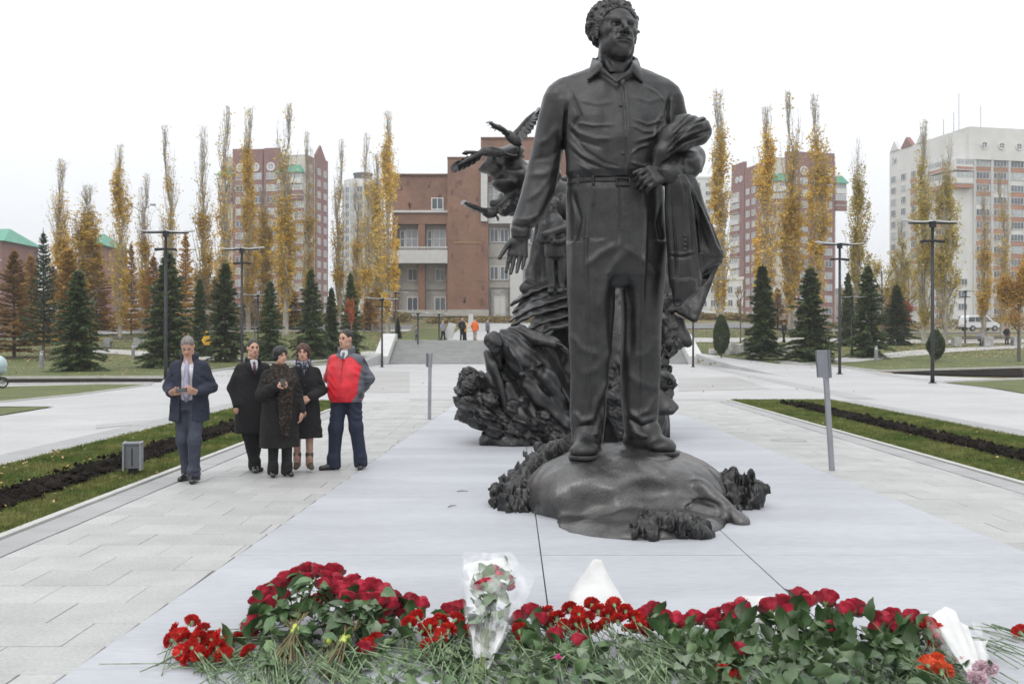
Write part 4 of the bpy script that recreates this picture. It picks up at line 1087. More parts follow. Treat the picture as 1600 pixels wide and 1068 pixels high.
f.disp(lambda x, y, z: .035 * np.sin(16 * z + 7 * vnoise(x * 1.6, y * 1.6, z * 1.6, 91) + 4 * x) + .03 * vnoise(x * 7, y * 7, z * 7, 92))
gadd(f.obj('cloud', M['bronze_dark']))
f = Field(QP(1000, 560, 16.6) - .2, QP(1140, 380, 18.6) + .2, .022)
sheet_sdf(f, [QP(1020, 440, 17.4), QP(1060, 430, 17.2), QP(1122, 402, 17.0)], [QP(1030, 495, 17.2), QP(1056, 484, 17.0), QP(1086, 500, 16.8)], 30, .05)
sheet_sdf(f, [QP(1020, 486, 17.3), QP(1045, 490, 17.1), QP(1066, 500, 17.1)], [QP(1020, 532, 17.2), QP(1050, 528, 17.0), QP(1076, 536, 17.0)], 26, .05)
sheet_sdf(f, [QP(1020, 528, 17.4), QP(1064, 532, 17.3)], [QP(1022, 546, 17.2), QP(1060, 541, 17.0)], 20, .06)
f.disp(lambda x, y, z: .03 * vnoise(x * 4, y * 4, z * 4, 93) + .01 * vnoise(x * 14, y * 14, z * 14, 94))
gadd(f.obj('flying_sheet', M['bronze']))
P_ = []
r = np.random.default_rng(23)
for a, b, n in (((1030, 560), (1044, 620), 14), ((1044, 548), (1054, 542), 5), ((1034, 470), (1042, 530), 12), ((930, 470), (940, 545), 14)):
    for i in range(n):
        t = r.uniform(0, 1); p = QP(a[0] + (b[0]-a[0])*t + r.normal(0, 3), a[1] + (b[1]-a[1])*t, 16.8 + r.normal(0, .1)); P_.append((p, p + r.normal(0, .1, 3), .09, .06))
A = np.array([q for p in P_ for q in p[:2]]); f = crag(A.min(0) - .25, A.max(0) + .25, .022, P_, 72, .05, (8, 8, 6))
gadd(f.obj('rock', M['bronze_dark']))
f = Field(QP(1010, 650, 16) - .2, QP(1065, 590, 17.2) + .2, .02)
sheet_sdf(f, [QP(1015, 590, 16.7), QP(1032, 612, 16.6), QP(1056, 636, 16.5)], [QP(1015, 640, 16.6), QP(1035, 643, 16.5), QP(1050, 642, 16.4)], 20, .05)
gadd(f.obj('flying_sheet', M['bronze']))
# pages of a huge open book, fanned out
for i, (l, y0, r_, y1, yy, hh) in enumerate(((799, 476, 905, 432, 17.6, 8), (802, 488, 905, 446, 17.4, 12), (796, 502, 905, 458, 17.1, 10), (799, 509, 905, 474, 16.95, 14), (822, 518, 905, 490, 16.8, 14), (840, 524, 905, 506, 16.65, 12))):
    f = Field(QP(l, y0, yy - .5) - .12, QP(r_, y1 - hh, yy + .7) + .35, .015)
    A_ = [QP(l, y0, yy - .2), QP(l * .7 + r_ * .3, y0 * .66 + y1 * .34 - 4, yy - .32), QP(l * .4 + r_ * .6, y0 * .35 + y1 * .65 - 2, yy - .36), QP(r_, y1, yy - .3)]
    B_ = [A_[0] + np.array([.06, .25, .07])] + [q + np.array([.0, .55, hh * .0118 * 1.6]) for q in A_[1:]]
    sheet_sdf(f, A_, B_, 60, .022, .015)
    f.disp(lambda x, y, z: .012 * vnoise(x * 4, y * 4, z * 4, i) + .005 * np.sin(45 * z + 14 * x))
    gadd(f.obj('book_page', M['bronze']))

# three cranes
def crane(body, wings, legs, neck, scale=1.0):
    mb = MB(); Yc = 17.45
    q = lambda p: Vector(QP(p[0], p[1], Yc + (p[2] if len(p) > 2 else 0)))
    o = MB().tube([q(p) for p in body], [.02, .075, .10, .085, .03], 10).build('crane', M['bronze_dark'], smooth=True)
    gadd(o)
    nk = MB().tube([q(p) for p in neck], [.045, .032, .03, .045, .012], 8).build('neck', M['bronze_dark'], o, smooth=True)
    for w in wings:
        m_ = MB(); pts = [q(p) for p in w['arm']]; tips = [q(p) for p in w['tips']]; n = len(pts)
        m_.tube(pts, [.06] + [.045] * (n - 2) + [.02], 8)
        for (t0, tip) in zip(w['at'], tips):
            tt = t0 * (n - 1); j = min(int(tt), n - 2); a = pts[j].lerp(pts[j + 1], tt - j)
            d = (tip - a)
            if d.length < .13 or (t0 == 1 and d.length < .3): continue
            side = d.cross(Vector((0, 1, 0))).normalized() * w.get('fw', .05) * min(1, d.length / .22); th = Vector((0, .02, 0))
            mid = a + d * .6
            v_ = [a - side + th, a + side + th, mid + side * 1.1 + th, tip + side * .35, tip - side * .35, mid - side * 1.1 + th]
            v2 = [p - th * 2 for p in v_]
            m_.add(v_ + v2, [(0, 1, 2, 3, 4, 5), (11, 10, 9, 8, 7, 6)] + [(i, (i + 1) % 6, 6 + (i + 1) % 6, 6 + i) for i in range(6)])
        m_.build('wing', M['bronze_dark'], o)
    for l in legs: MB().tube([q(p) for p in l], [.022, .015, .012, .02], 6).build('leg', M['bronze_dark'], o)
crane([(787, 204), (793, 209), (800, 215), (808, 222), (814, 228)], [
    dict(arm=[(799, 216), (812, 201, .1), (824, 187, .2), (836, 175, .3)], at=[.05, .2, .35, .5, .62, .72, .8, .88, .95, 1, 1], tips=[(809, 224), (816, 221), (822, 216), (828, 209), (832, 203), (836, 196), (839, 189), (841, 184), (843, 179), (844, 175), (842, 172)], fw=.075),
    dict(arm=[(796, 212), (785, 202, -.2), (774, 198, -.3), (765, 192, -.4)], at=[.05, .25, .45, .6, .75, .9, 1], tips=[(795, 219), (788, 211), (781, 206), (775, 203), (770, 199), (766, 195), (764, 190)], fw=.06)],
    [[(808, 222), (812, 232), (814, 240), (818, 247)], [(810, 222), (813, 233), (816, 241), (819, 245)]], [(789, 206), (784, 200), (780, 197), (776, 199), (769, 200)])
crane([(792, 240), (782, 239), (768, 237), (756, 237), (746, 240)], [
    dict(arm=[(764, 237), (750, 240, -.1), (734, 248, -.2), (715, 258, -.3)], at=[.05, .2, .35, .5, .65, .78, .9, 1, 1], tips=[(762, 246), (752, 249), (742, 252), (733, 257), (725, 261), (718, 264), (712, 266), (706, 267), (704, 264)], fw=.07),
    dict(arm=[(770, 237), (782, 236, .4), (794, 238, .8)], at=[.2, .5, .8, 1], tips=[(780, 243, .3), (788, 244, .5), (796, 244, .8), (802, 241, .9)], fw=.07)],
    [[(786, 240), (795, 241), (802, 243), (808, 243)]], [(746, 240), (738, 238), (732, 238), (728, 239), (722, 240)])
crane([(752, 326), (757, 330), (764, 333), (771, 333), (778, 330)], [
    dict(arm=[(766, 332), (780, 323, .1), (792, 313, .2), (803, 302, .3)], at=[.05, .25, .45, .6, .75, .9, 1], tips=[(776, 338), (783, 332), (790, 326), (796, 319), (800, 313), (803, 307), (806, 300)], fw=.07),
    dict(arm=[(762, 332), (750, 327, -.2), (738, 322, -.3), (726, 317, -.4)], at=[.05, .25, .45, .65, .85, 1], tips=[(757, 335), (748, 331), (739, 327), (732, 323), (726, 320), (721, 315)], fw=.05)],
    [[(770, 334), (774, 337), (776, 339), (778, 343)], [(772, 334), (777, 338), (779, 340), (778, 345)]], [(754, 328), (748, 327), (744, 326), (741, 325), (735, 324)])
# ------------------------------------------------------------------ buildings
def winmesh(w, h, nx=2, ny=1, fr=.07, d=.10, kind='win'):
    mb = MB(); 
    mb.box((-w/2, -d, 0), (-w/2 + fr, 0, h)); mb.box((w/2 - fr, -d, 0), (w/2, 0, h))
    mb.box((-w/2 + fr, -d, 0), (w/2 - fr, 0, fr)); mb.box((-w/2 + fr, -d, h - fr), (w/2 - fr, 0, h))
    for i in range(1, nx): x = -w/2 + w * i / nx; mb.box((x - fr*.4, -d*.9, fr), (x + fr*.4, 0, h - fr))
    for i in range(1, ny): z = h * i / ny; mb.box((-w/2 + fr, -d*.8, z - fr*.4), (w/2 - fr, 0, z + fr*.4))
    pm = MB().box((-w/2 + fr, -d*.45, fr), (w/2 - fr, -.012, h - fr))
    return mb.mesh('window', M['win_frame']), pm.mesh('pane', M['glass'])
_wm = {}
def window(root, x, y, z, w, h, rz=0.0, nx=2, ny=1, glass='glass', fr=.07, d=.10, name='window'):
    key = (round(w, 2), round(h, 2), nx, ny, fr, d, glass)
    if key not in _wm:
        a, b = winmesh(w, h, nx, ny, fr, d)
        if glass != 'glass': b.materials.clear(); b.materials.append(M[glass])
        _wm[key] = (a, b)
    a, b = _wm[key]
    o = mesh_obj(name, a, root, loc=(x, y, z), rot=(0, 0, rz)); mesh_obj('pane', b, o)
    return o
def part(name, a, b, m, root, bevel=0.0): return MB().box(a, b).build(name, M[m], root, bevel=bevel)

# --- the house of the trade unions, red granite
BY_ = 115.0; bs = BY_ / F
bx = lambda px: (px - CX) * bs
bz = lambda py: CAMH - (py - HZ) * bs
b0 = bz(492)
house = empty('public_building', (bx(730), BY_, 4.0), label='red granite public building with white balcony and gilt letters above the steps', cat='building')
HI = Matrix.Translation(house.location).inverted()
def hp(name, px0, px1, py0, py1, y0, y1, m, bevel=0.0, parent=None):
    """block between pixel columns and rows of the facade plane; y0 is its front, y1 its back, metres from the facade"""
    o = MB().box((bx(px0), BY_ + y0, bz(py1)), (bx(px1), BY_ + y1, bz(py0))).build(name, M[m], parent or house, bevel=bevel)
    if parent is None: o.matrix_parent_inverse = HI
    return o
# left wing
hp('wall', 613, 700, 300, 331, 0, 14, 'granite'); hp('wall', 613, 700, 274, 300, .15, 14, 'granite'); hp('parapet', 612, 700.3, 271.5, 274, -.1, 14.2, 'granite_dark')
hp('cornice', 610, 700, 329, 332.5, -.35, .3, 'white_stone'); hp('wall', 613, 700, 332.5, 350, -.1, 14, 'granite')
hp('wall', 613, 700, 350, 492, 1.3, 14, 'stone_wall')
for a, b in ((613, 621), (653.5, 664), (697, 700)):
    hp('pier', a, b, 350, 392, -.05, 1.3, 'granite'); hp('pier', a, b, 410, 492, -.05, 1.3, 'granite')
hp('balcony', 608, 700, 392, 412, -1.1, 1.3, 'white_stone'); hp('railing', 608, 700, 386.5, 388.5, -1.1, -.95, 'white_stone')
for i in range(30): hp('baluster', 609 + i * 3.07, 609.7 + i * 3.07, 388.5, 392, -1.08, -.98, 'white_stone')
hp('base', 612, 700, 484, 494, -.1, 1.4, 'stone_wall'); hp('spandrel', 621, 653.5, 443, 452, 1.15, 1.3, 'stone_wall'); hp('spandrel', 664, 697, 443, 452, 1.15, 1.3, 'stone_wall')
def hw(px0, px1, py0, py1, y, nx=2, ny=2, glass='glass', d=.16):
    o = window(house, bx((px0 + px1) / 2), BY_ + y - .004, bz(py1), (px1 - px0) * bs, (py1 - py0) * bs, 0, nx, ny, glass, .11, d)
    o.matrix_parent_inverse = HI; return o
hw(674, 693, 309, 328, 0, 2, 1)
for a, b in ((632, 652), (675.5, 696)): hw(a, b, 356, 386, 1.3, 2, 2, 'glass_light'); hw(a + 3, b - 1, 418, 438, 1.3, 2, 1); hw(a + 2, b, 463, 485, 1.3, 2, 1)
for px in (623, 666): hw(px, px + 8, 358, 386, 1.3, 1, 2); 
# tower
hp('tower_wall', 700, 763, 250, 345, -.9, 14, 'granite'); hp('tower_wall', 700, 763.2, 345, 484, -.93, 14, 'granite'); hp('tower_top', 699.5, 763.5, 247.5, 250, -1.0, 14.2, 'granite_dark')
hp('base', 699.6, 764, 484, 494, -1.1, 14, 'stone_wall')
rr = random.Random(4)
for i in range(26):
    a, b = rr.uniform(703, 757), rr.uniform(262, 476)
    hp('stone_panel', a, a + rr.uniform(2.5, 4.5), b, b + rr.uniform(5, 11), -.955, -.92, 'granite_dark')
for i in range(12):
    a, b = rr.uniform(622, 690), rr.uniform(278, 322)
    hp('stone_panel', a, a + rr.uniform(2.5, 4.5), b, b + rr.uniform(5, 9), -.02, .02 if b > 298 else .17, 'granite_dark') if b < 290 or b > 302 else None
# tall block with the framed window
hp('wall', 763, 1010, 216, 283, .4, 18, 'granite'); hp('parapet', 751, 1011, 213.5, 216, .2, 18.2, 'granite_dark'); hp('wall', 751, 763, 216, 250, .4, 18, 'granite')
hp('wall', 763, 1010, 283, 494, .7, 18, 'stone_wall')
hp('window_surround', 752, 762, 262, 348, -1.5, -.95, 'white_stone'); hp('window_surround', 762, 800, 330, 350, -.6, .7, 'white_stone'); hp('window_surround', 762, 870, 252, 275, -.6, .5, 'white_stone')
for i in range(4): hw(762.5 + i * 9, 771 + i * 9, 276, 329, .7, 1, 4, 'glass_light')
for px in (797, 836, 876, 916): hp('column', px, px + 20, 340, 494, -.5, .7, 'white_stone')
for px in (765, 781): hw(px, px + 14, 356, 378, .7, 2, 1); hw(px, px + 14, 415, 437, .7, 2, 1)
for px in (818, 827): hw(px, px + 8, 417, 440, .7, 1, 1); hw(px, px + 8, 356, 380, .7, 1, 1)
for px in (860, 900): hw(px, px + 14, 417, 440, .7, 2, 1)
hp('string_course', 763, 797, 398, 401, .55, .7, 'stone_wall'); hp('string_course', 763, 797, 446, 449, .5, .7, 'stone_wall')
hp('door_frame', 767, 794, 452, 494, .4, .7, 'grey_stone'); dr = hp('door', 771, 790, 462, 494, .36, .42, 'white_stone')
for px in (773, 782): hp('door_panel', px, px + 6.5, 466, 490, .33, .37, 'white_wall', parent=dr).matrix_parent_inverse = Matrix()
o = bpy.data.objects.new('inscription', bpy.data.curves.new('inscription', 'FONT')); o.data.body = 'ПРОФСОЮЗЛАР ЙОРТО'; o.data.size = .78; o.data.extrude = .05; o.data.align_x = 'CENTER'
o.data.materials.append(M['gold']); link(o); 
dg = bpy.context.evaluated_depsgraph_get(); tm = bpy.data.meshes.new_from_object(o.evaluated_get(dg)); bpy.data.objects.remove(o)
if not tm.materials: tm.materials.append(M['gold'])
wtxt = max(v.co.x for v in tm.vertices) - min(v.co.x for v in tm.vertices); k_ = 44 * bs / wtxt
o = mesh_obj('inscription', tm, house, loc=(bx(731.5), BY_ - .96, bz(382)), rot=(R(90), 0, 0), scale=(k_, k_ * 1.1, 1)); o.matrix_parent_inverse = HI

# --- steps up to the terrace, with white cheek walls
M['step_stone'] = mat('step_stone', (.40, .40, .395), .7, .08, 1.5, fine=.06)
st = empty('stone_steps', (1.8, 70.2, 0), label='broad pale stone steps rising from the square to the terrace', cat='steps')
for i in range(11):
    y0, z1 = 70.2 + i * .42, .149 * (i + 1)
    o = MB().box((STAIR_X0 + .55, y0 + .05, z1 - .28), (STAIR_X1 - .55, y0 + (.7 if i == 10 else .46), z1 - .045)).box((STAIR_X0 + .55, y0, z1 - .043), (STAIR_X1 - .55, y0 + (.75 if i == 10 else .44), z1)).build('step', M['step_stone'], st)
    o.matrix_parent_inverse = Matrix.Translation(st.location).inverted()
for x0, lb in ((STAIR_X0 - .5, 'sloping white cheek wall left of the stone steps'), (STAIR_X1 - .5, 'sloping white cheek wall right of the stone steps')):
    mb = MB(); n = [(69.7, -.1), (75.6, -.1), (75.6, 2.15), (74.6, 2.15), (69.7, .55)]
    mb.add([(x0, y, z) for y, z in n] + [(x0 + 1.0, y, z) for y, z in n], [(0, 1, 2, 3, 4), (9, 8, 7, 6, 5)] + [(i, (i + 1) % 5, 5 + (i + 1) % 5, 5 + i) for i in range(5)])
    tag(mb.build('cheek_wall', M['white_stone'], bevel=.02), lb, 'wall', 'cheek walls of the steps')
drape('terrace', [(STAIR_X0 + .6, 75.0), (STAIR_X1 - .6, 75.0), (STAIR_X1 - .6, 108), (-4.9, 108), (-5.3, 77.5), (STAIR_X0 + .6, 77.0)], .012, M['plaza'], step=3)
for px in (687 - 8, ):
    tag(MB().prism([(-.5, 0), (.25, 0), (.55, 1.15), (.0, 1.25)], -.4, .4).build('stone_block', M['white_stone'], loc=tuple(PX(702, 528.5, 79)), bevel=.02), 'leaning white stone block on the terrace edge behind the steps', 'block')
tag(MB().prism([(-.3, 0), (.3, 0), (.2, 1.25), (-.15, 1.25)], -.3, .3).build('stone_pylon', M['white_stone'], loc=tuple(PX(735.5, 512, 92)), bevel=.02), 'slim white pylon behind the people on the terrace', 'pylon')
hdg = []

# --- flats
def dims(Y): return Y / F
def tower_block(name, label, px, Y, rz, W, D, hgt, base):
    return empty(name, ((px - CX) / F * Y, Y, base), R(rz), label, 'building')
def face(root, which, W, D):
    """frame of one side: fn(u, out, z) -> local point, and its turn"""
    if which == 'f': return (lambda u, o, z: (u, -D/2 - o, z)), 0.0
    if which == 'r': return (lambda u, o, z: (W/2 + o, u, z)), R(90)
    return (lambda u, o, z: (-W/2 - o, -u, z)), R(-90)
def slabf(name, root, which, W, D, u0, u1, z0, z1, o0, o1, m):
    fn, _ = face(root, which, W, D)
    a, b = fn(u0, o0, z0), fn(u1, o1, z1)
    lo = tuple(min(a[i], b[i]) for i in range(3)); hi = tuple(max(a[i], b[i]) for i in range(3))
    return MB().box(lo, hi).build(name, M[m], root)
def winf(root, which, W, D, u, z, w, h, o=0.0, nx=3, glass='glass'):
    fn, rz = face(root, which, W, D); x, y, zz = fn(u, o, z)
    return window(root, x, y, zz, w, h, rz, nx, 1, glass, .10, .14)
def balcony(root, which, W, D, u0, u1, z, m='brick', out=1.3, glass=True):
    """loggia: parapet band and glazing above it"""
    slabf('balcony', root, which, W, D, u0, u1, z - .15, z + 1.0, .0, out, m)
    slabf('balcony_slab', root, which, W, D, u0 - .1, u1 + .1, z - .35, z - .15, .0, out + .1, 'white_stone')
    if glass:
        slabf('balcony_side', root, which, W, D, u0 + .05, u1 - .05, z + 1.0, z + 2.5, .0, out - .2, 'win_frame')
        n = max(1, round((u1 - u0) / 2.4))
        for i in range(n): winf(root, which, W, D, u0 + (u1 - u0) * (i + .5) / n, z + 1.05, (u1 - u0) / n - .2, 1.4, out - .195, 4, 'glass_light')

def round_window(root, which, W, D, u, z, r, out=.02, dark=False):
    fn, rz = face(root, which, W, D); x, y, zz = fn(u, out, z)
    a = MB().lathe([(r, 0), (r, .25), (r * .72, .25), (r * .72, 0)], 20).mesh('round_window', M['win_frame'])
    o = mesh_obj('round_window', a, root, loc=(x, y, zz), rot=(R(90), 0, rz))
    mb = MB().lathe([(0, .12), (r * .73, .12)], 20); mb.box((-.08, -r * .7, .12), (.08, r * .7, .2)); mb.box((-r * .7, -.08, .13), (r * .7, .08, .19))
    mb2 = MB().lathe([(0, .1), (r * .73, .1)], 20).build('pane', M['glass'] if dark else M['glass_light'], o)
    MB().box((-.07, -r*.7, .1), (.07, r*.7, .2)).box((-r*.7, -.07, .1), (r*.7, .07, .19)).build('glazing_bar', M['win_frame'], o)

# left tower: three brick piers, cream corners, green canopies
W, D, SH = 23.2, 15.0, 3.0
t = tower_block('apartment_tower', 'red brick and cream apartment tower left of the public building, with round top windows', 431, 268, -11, W, D, 0, 2.0)
sc_ = 268 / F; top = CAMH - (240 - HZ) * sc_ - 2.0; pxu = lambda px: (px - 431) * sc_ / math.cos(R(11))
part('wall', (-W/2, -D/2, 0), (W/2, D/2, top - 2.2), 'cream_wall', t)
for a, b, dz in ((383, 408, 0), (409, 431, -.25), (433, 456, -.1)):
    slabf('brick_pier', t, 'f', W, D, pxu(a), pxu(b), 0, top + dz, -.6, .7, 'brick')
    z = 3.0; u = (pxu(a) + pxu(b)) / 2
    round_window(t, 'f', W, D, u, CAMH - (269 - HZ) * sc_ - 2.0, 1.15, .7)
    zt = CAMH - (288 - HZ) * sc_ - 2.0; k = 0
    while zt > 2:
        winf(t, 'f', W, D, u + .2, zt, 2.9, 1.75, .70, 3, 'glass_light' if (k * 7 + int(a)) % 3 else 'glass')
        if (k + a) % 4 == 0: slabf('air_conditioner', t, 'f', W, D, u + 1.2, u + 1.95, zt - .7, zt - .15, .7, 1.05, 'win_frame')
        zt -= SH * 1.03; k += 1
for a, b in ((362, 383), (456, 494)):
    z1 = CAMH - (293 - HZ) * sc_ - 2.0; u0, u1 = pxu(a), pxu(b)
    balcony(t, 'f', W, D, u0, u1, z1 - .2, 'white_wall', 1.5); balcony(t, 'f', W, D, u0, u1, z1 - 3.2, 'brick', 1.5)
    slabf('brick_band', t, 'f', W, D, u0, u1, z1 - 4.6, z1 - 3.5, 0, 1.5, 'brick')
    fn, _ = face(t, 'f', W, D); mb = MB(); zz = z1 + 2.3
    mb.add([fn(u0 - .5, 0, zz), fn(u1 + .5, 0, zz), fn(u1 + .5, 2, zz), fn(u0 - .5, 2, zz), fn(u0 + .8, 0, zz + 2.2), fn(u1 - .8, 0, zz + 2.2)], [(0, 3, 2, 1), (3, 4, 5, 2), (0, 4, 3), (1, 2, 5), (0, 1, 5, 4)])
    mb.build('canopy_roof', M['green_roof'], t)
for i in range(3): winf(t, 'f', W, D, pxu(463 + i * 7), CAMH - (277 - HZ) * sc_ - 2, 1.2, 2.0, 0, 1)
z = CAMH - (338 - HZ) * sc_ - 2
while z > 2: balcony(t, 'f', W, D, pxu(481), pxu(495), z, 'brick', .9); z -= SH * 1.03
slabf('brick_gable', t, 'r', W, D, -D/2 + .2, -D/2 + 5.2, 0, top - 2.0, -.2, .3, 'brick'); slabf('brick_gable', t, 'r', W, D, -D/2 + 6.4, D/2, 0, top - 1.2, -.2, .3, 'brick')
fn, _ = face(t, 'r', W, D); mb = MB(); mb.add([fn(-1.5, -.2, top - 1.2), fn(6, -.2, top - 1.2), fn(2.2, -.2, top + 2.2), fn(-1.5, .3, top - 1.2), fn(6, .3, top - 1.2), fn(2.2, .3, top + 2.2)], [(0, 1, 2), (3, 5, 4), (0, 2, 5, 3), (1, 4, 5, 2), (0, 3, 4, 1)]); mb.build('gable', M['brick'], t)
z = top - 6
while z > 2:
    for u in (-D/2 + 2.7, -D/2 + 8.4, -D/2 + 12.8): winf(t, 'r', W, D, u, z, 1.9, 1.7, .3, 2, 'glass_light')
    z -= SH * 1.03
part('roof', (-W/2 + .6, -D/2 + .8, top - 2.2), (W/2 - .4, D/2 - .4, top - 1.9), 'dark_roof', t)

# right red tower, seen at its corner
W, D = 17.2, 26.0
t = tower_block('apartment_tower', 'red brick apartment tower on the right, with white balconies and green corner canopies', 1221, 274.7, 14, W, D, 0, 2.0)
sc_ = 262 / F; top = CAMH - (240 - HZ) * sc_ - 2.0
part('wall', (-W/2, -D/2, 0), (W/2, D/2, top - 1.6), 'cream_wall', t)
for u0, u1 in ((-W/2 + 2.6, -W/2 + 9.4), (-W/2 + 9.8, W/2 - .6)):
    slabf('brick_pier', t, 'f', W, D, u0, u1, 0, top + .3, -.6, .6, 'brick')
    z = top - 8.2; k = 0
    for u in [u0 + 1.8, u0 + 4.9]:
        round_window(t, 'f', W, D, u, top - 4.6, 1.15, .6); zz = z
        while zz > 2: winf(t, 'f', W, D, u, zz, 2.1, 1.75, .6, 2, 'glass_light' if (k * 5) % 4 else 'glass'); zz -= SH * 1.03; k += 1
for wh, u0, u1 in (('f', -W/2 - .2, -W/2 + 3.2), ('l', D/2 - 7.5, D/2 + .2), ('f', W/2 - .4, W/2 + 2.6)):
    z1 = top - 11.6
    balcony(t, wh, W, D, u0, u1, z1 + 1.5, 'white_wall', 1.3); balcony(t, wh, W, D, u0, u1, z1 - 1.6, 'brick', 1.3); slabf('brick_band', t, wh, W, D, u0, u1, z1 - 3.2, z1 - 1.95, 0, 1.3, 'brick')
    fn, _ = face(t, wh, W, D); mb = MB(); zz = z1 + 4
    mb.add([fn(u0 - .4, 0, zz), fn(u1 + .4, 0, zz), fn(u1 + .4, 1.8, zz), fn(u0 - .4, 1.8, zz), fn(u0 + .6, 0, zz + 2.2), fn(u1 - .6, 0, zz + 2.2)], [(0, 3, 2, 1), (3, 4, 5, 2), (0, 4, 3), (1, 2, 5), (0, 1, 5, 4)]); mb.build('canopy_roof', M['green_roof'], t)
slabf('brick_pier', t, 'l', W, D, -4, D/2 - 8, 0, top - 1.5, -.5, .4, 'brick'); slabf('brick_pier', t, 'l', W, D, -D/2 + 1, -4.6, 0, top + .6, -.5, .4, 'brick')
for u in (-8.5, -6.2): round_window(t, 'l', W, D, u, top - 4, .9, .4)
for u in (2.0,): round_window(t, 'l', W, D, u, top - 4.6, .9, .4)
z = top - 16
while z > 2: balcony(t, 'l', W, D, D/2 - 7, D/2 - .5, z, 'brick', 1.0); z -= SH * 1.03
z = top - 9
while z > 2:
    for u in (-2.2, 1.2): winf(t, 'l', W, D, u, z, 1.9, 1.7, .4, 2, 'glass_light')
    balcony(t, 'l', W, D, -D/2 + .6, -D/2 + 5.8, z - 1, 'white_wall' if int(z) % 2 else 'brick', .9)
    z -= SH * 1.03
part('roof', (-W/2 + .5, -D/2 + .5, top - 1.6), (W/2 - .5, D/2 - .5, top - 1.3), 'dark_roof', t)

# white tower far right
W, D = 32.0, 27.0
t = tower_block('apartment_tower', 'white apartment tower with orange brick bands at the far right', 1522, 261.5, 12, W, D, 0, 2.2)
sc_ = 250 / F; top = CAMH - (204 - HZ) * sc_ - 2.2
part('wall', (-W/2, -D/2, 0), (W/2, D/2, top - 1.5), 'white_wall', t)
part('parapet', (-W/2 + 4, -D/2 - .6, top - 8), (W/2, -D/2 + 6, top), 'white_wall', t)
slabf('parapet', t, 'l', W, D, 1, D/2 - .5, top - 8, top - 1.5, -4, .4, 'white_wall')
for i in range(5):
    u = -W/2 + 8.2 + i * 4.9
    slabf('pilaster', t, 'f', W, D, u - 2.75, u - 2.15, 0, top - 8, .0, .5, 'white_stone')
    round_window(t, 'f', W, D, u, top - 4.4, .95, .62, True)
    z = top - 9.6; k = 0
    while z > 1:
        winf(t, 'f', W, D, u, z, 3.7, 1.75, .05, 4, 'glass' if (k + i) % 3 else 'glass_light')
        if (k + i) % 4 != 3: slabf('brick_band', t, 'f', W, D, u - 2.1, u + 2.1, z - 1.2, z - .1, 0, .12, 'brick_orange')
        z -= SH * 1.02; k += 1
for wh, u0, u1 in (('f', -W/2 - .2, -W/2 + 4.6), ('l', D/2 - 8, D/2 + .2)):
    for dz in (9.6, 12.9): balcony(t, wh, W, D, u0, u1, top - dz - 1, 'white_wall', 1.5)
    slabf('brick_band', t, wh, W, D, u0, u1, top - 15.2, top - 14, 0, 1.5, 'brick_orange'); slabf('brick_band', t, wh, W, D, u0 + .1, u1 - .1, top - 11, top - 10.1, 1.45, 1.56, 'brick_orange')
z = top - 17; k = 0
while z > 1:
    winf(t, 'f', W, D, -W/2 + 2.6, z - 22, 2.6, 1.6, .02, 3) if z - 22 > 1 else None
    for u in (-D/2 + 2, -D/2 + 6.5, -D/2 + 11, -D/2 + 15): winf(t, 'l', W, D, u, z + 7, 2.2, 1.7, .02, 3, 'glass' if (k + int(u)) % 3 else 'glass_light')
    if True: slabf('brick_band', t, 'l', W, D, -D/2 + 9.6, -D/2 + 12.4, z + 5.7, z + 6.8, 0, .12, 'brick_orange'); slabf('brick_band', t, 'l', W, D, D/2 - 7, D/2 - 3, z - 1.2, z - .1, 0, .12, 'brick_orange')
    winf(t, 'l', W, D, D/2 - 5, z, 3.2, 1.7, .02, 3)
    z -= SH * 1.02; k += 1
for u, wd in ((-D/2 + 2.5, 4), (-D/2 + 8, 5), (-D/2 + 14.5, 4.5)):
    fn, _ = face(t, 'l', W, D); mb = MB(); zt = top - 1.5
    mb.add([fn(u - wd/2, -1, zt), fn(u + wd/2, -1, zt), fn(u, -1, zt + 2.6), fn(u - wd/2, .3, zt), fn(u + wd/2, .3, zt), fn(u, .3, zt + 2.6)], [(0, 1, 2), (3, 5, 4), (0, 2, 5, 3), (1, 4, 5, 2), (0, 3, 4, 1)]); mb.build('gable', M['white_wall'] if wd != 5 else M['brick'], t)
    round_window(t, 'l', W, D, u, zt - 2.4, .7, .3, True) if wd == 4 else None
for x, h in ((-6, 7), (-4.5, 12), (2, 9), (-9, 5)): MB().tube([(x, 0, top - 1.5), (x, 0, top + h)], .09, 5).build('aerial', M['grey_metal'], t)

# round white tower
Y = 380; sc_ = Y / F
t = empty('round_tower', ((567 - CX) * sc_, Y, 3), 0, 'distant rounded white residential tower between poplars, left of the public building', 'building')
rad = 31 * sc_; top = CAMH - (290 - HZ) * sc_ - 3
MB().lathe([(rad, 0), (rad, top), (rad * .93, top), (rad * .93, top + 1.6), (0, top + 1.6)], 28).build('wall', M['white_wall'], t)
MB().lathe([(rad * .45, top + 1.6), (rad * .45, top + 4), (rad * .5, top + 4), (rad * .5, top + 4.5), (0, top + 4.6)], 20).build('roof', M['dark_roof'], t)
z = top - 3.6; k = 0
while z > 12:
    for i in range(9):
        a = R(-90 + (i - 4) * 20); dk = 'glass' if i in (1, 2, 4, 6, 7) else 'glass_light'
        window(t, math.cos(a) * rad * 1.0, math.sin(a) * rad * 1.0, z, 2.2, 2.2, a + R(90), 2, 1, dk, .12, .2)
    MB().lathe([(rad + .02, z - .5), (rad + .3, z - .5), (rad + .3, z - .25), (rad + .02, z - .25)], 28).build('ledge', M['white_stone'], t)
    z -= 3.05; k += 1
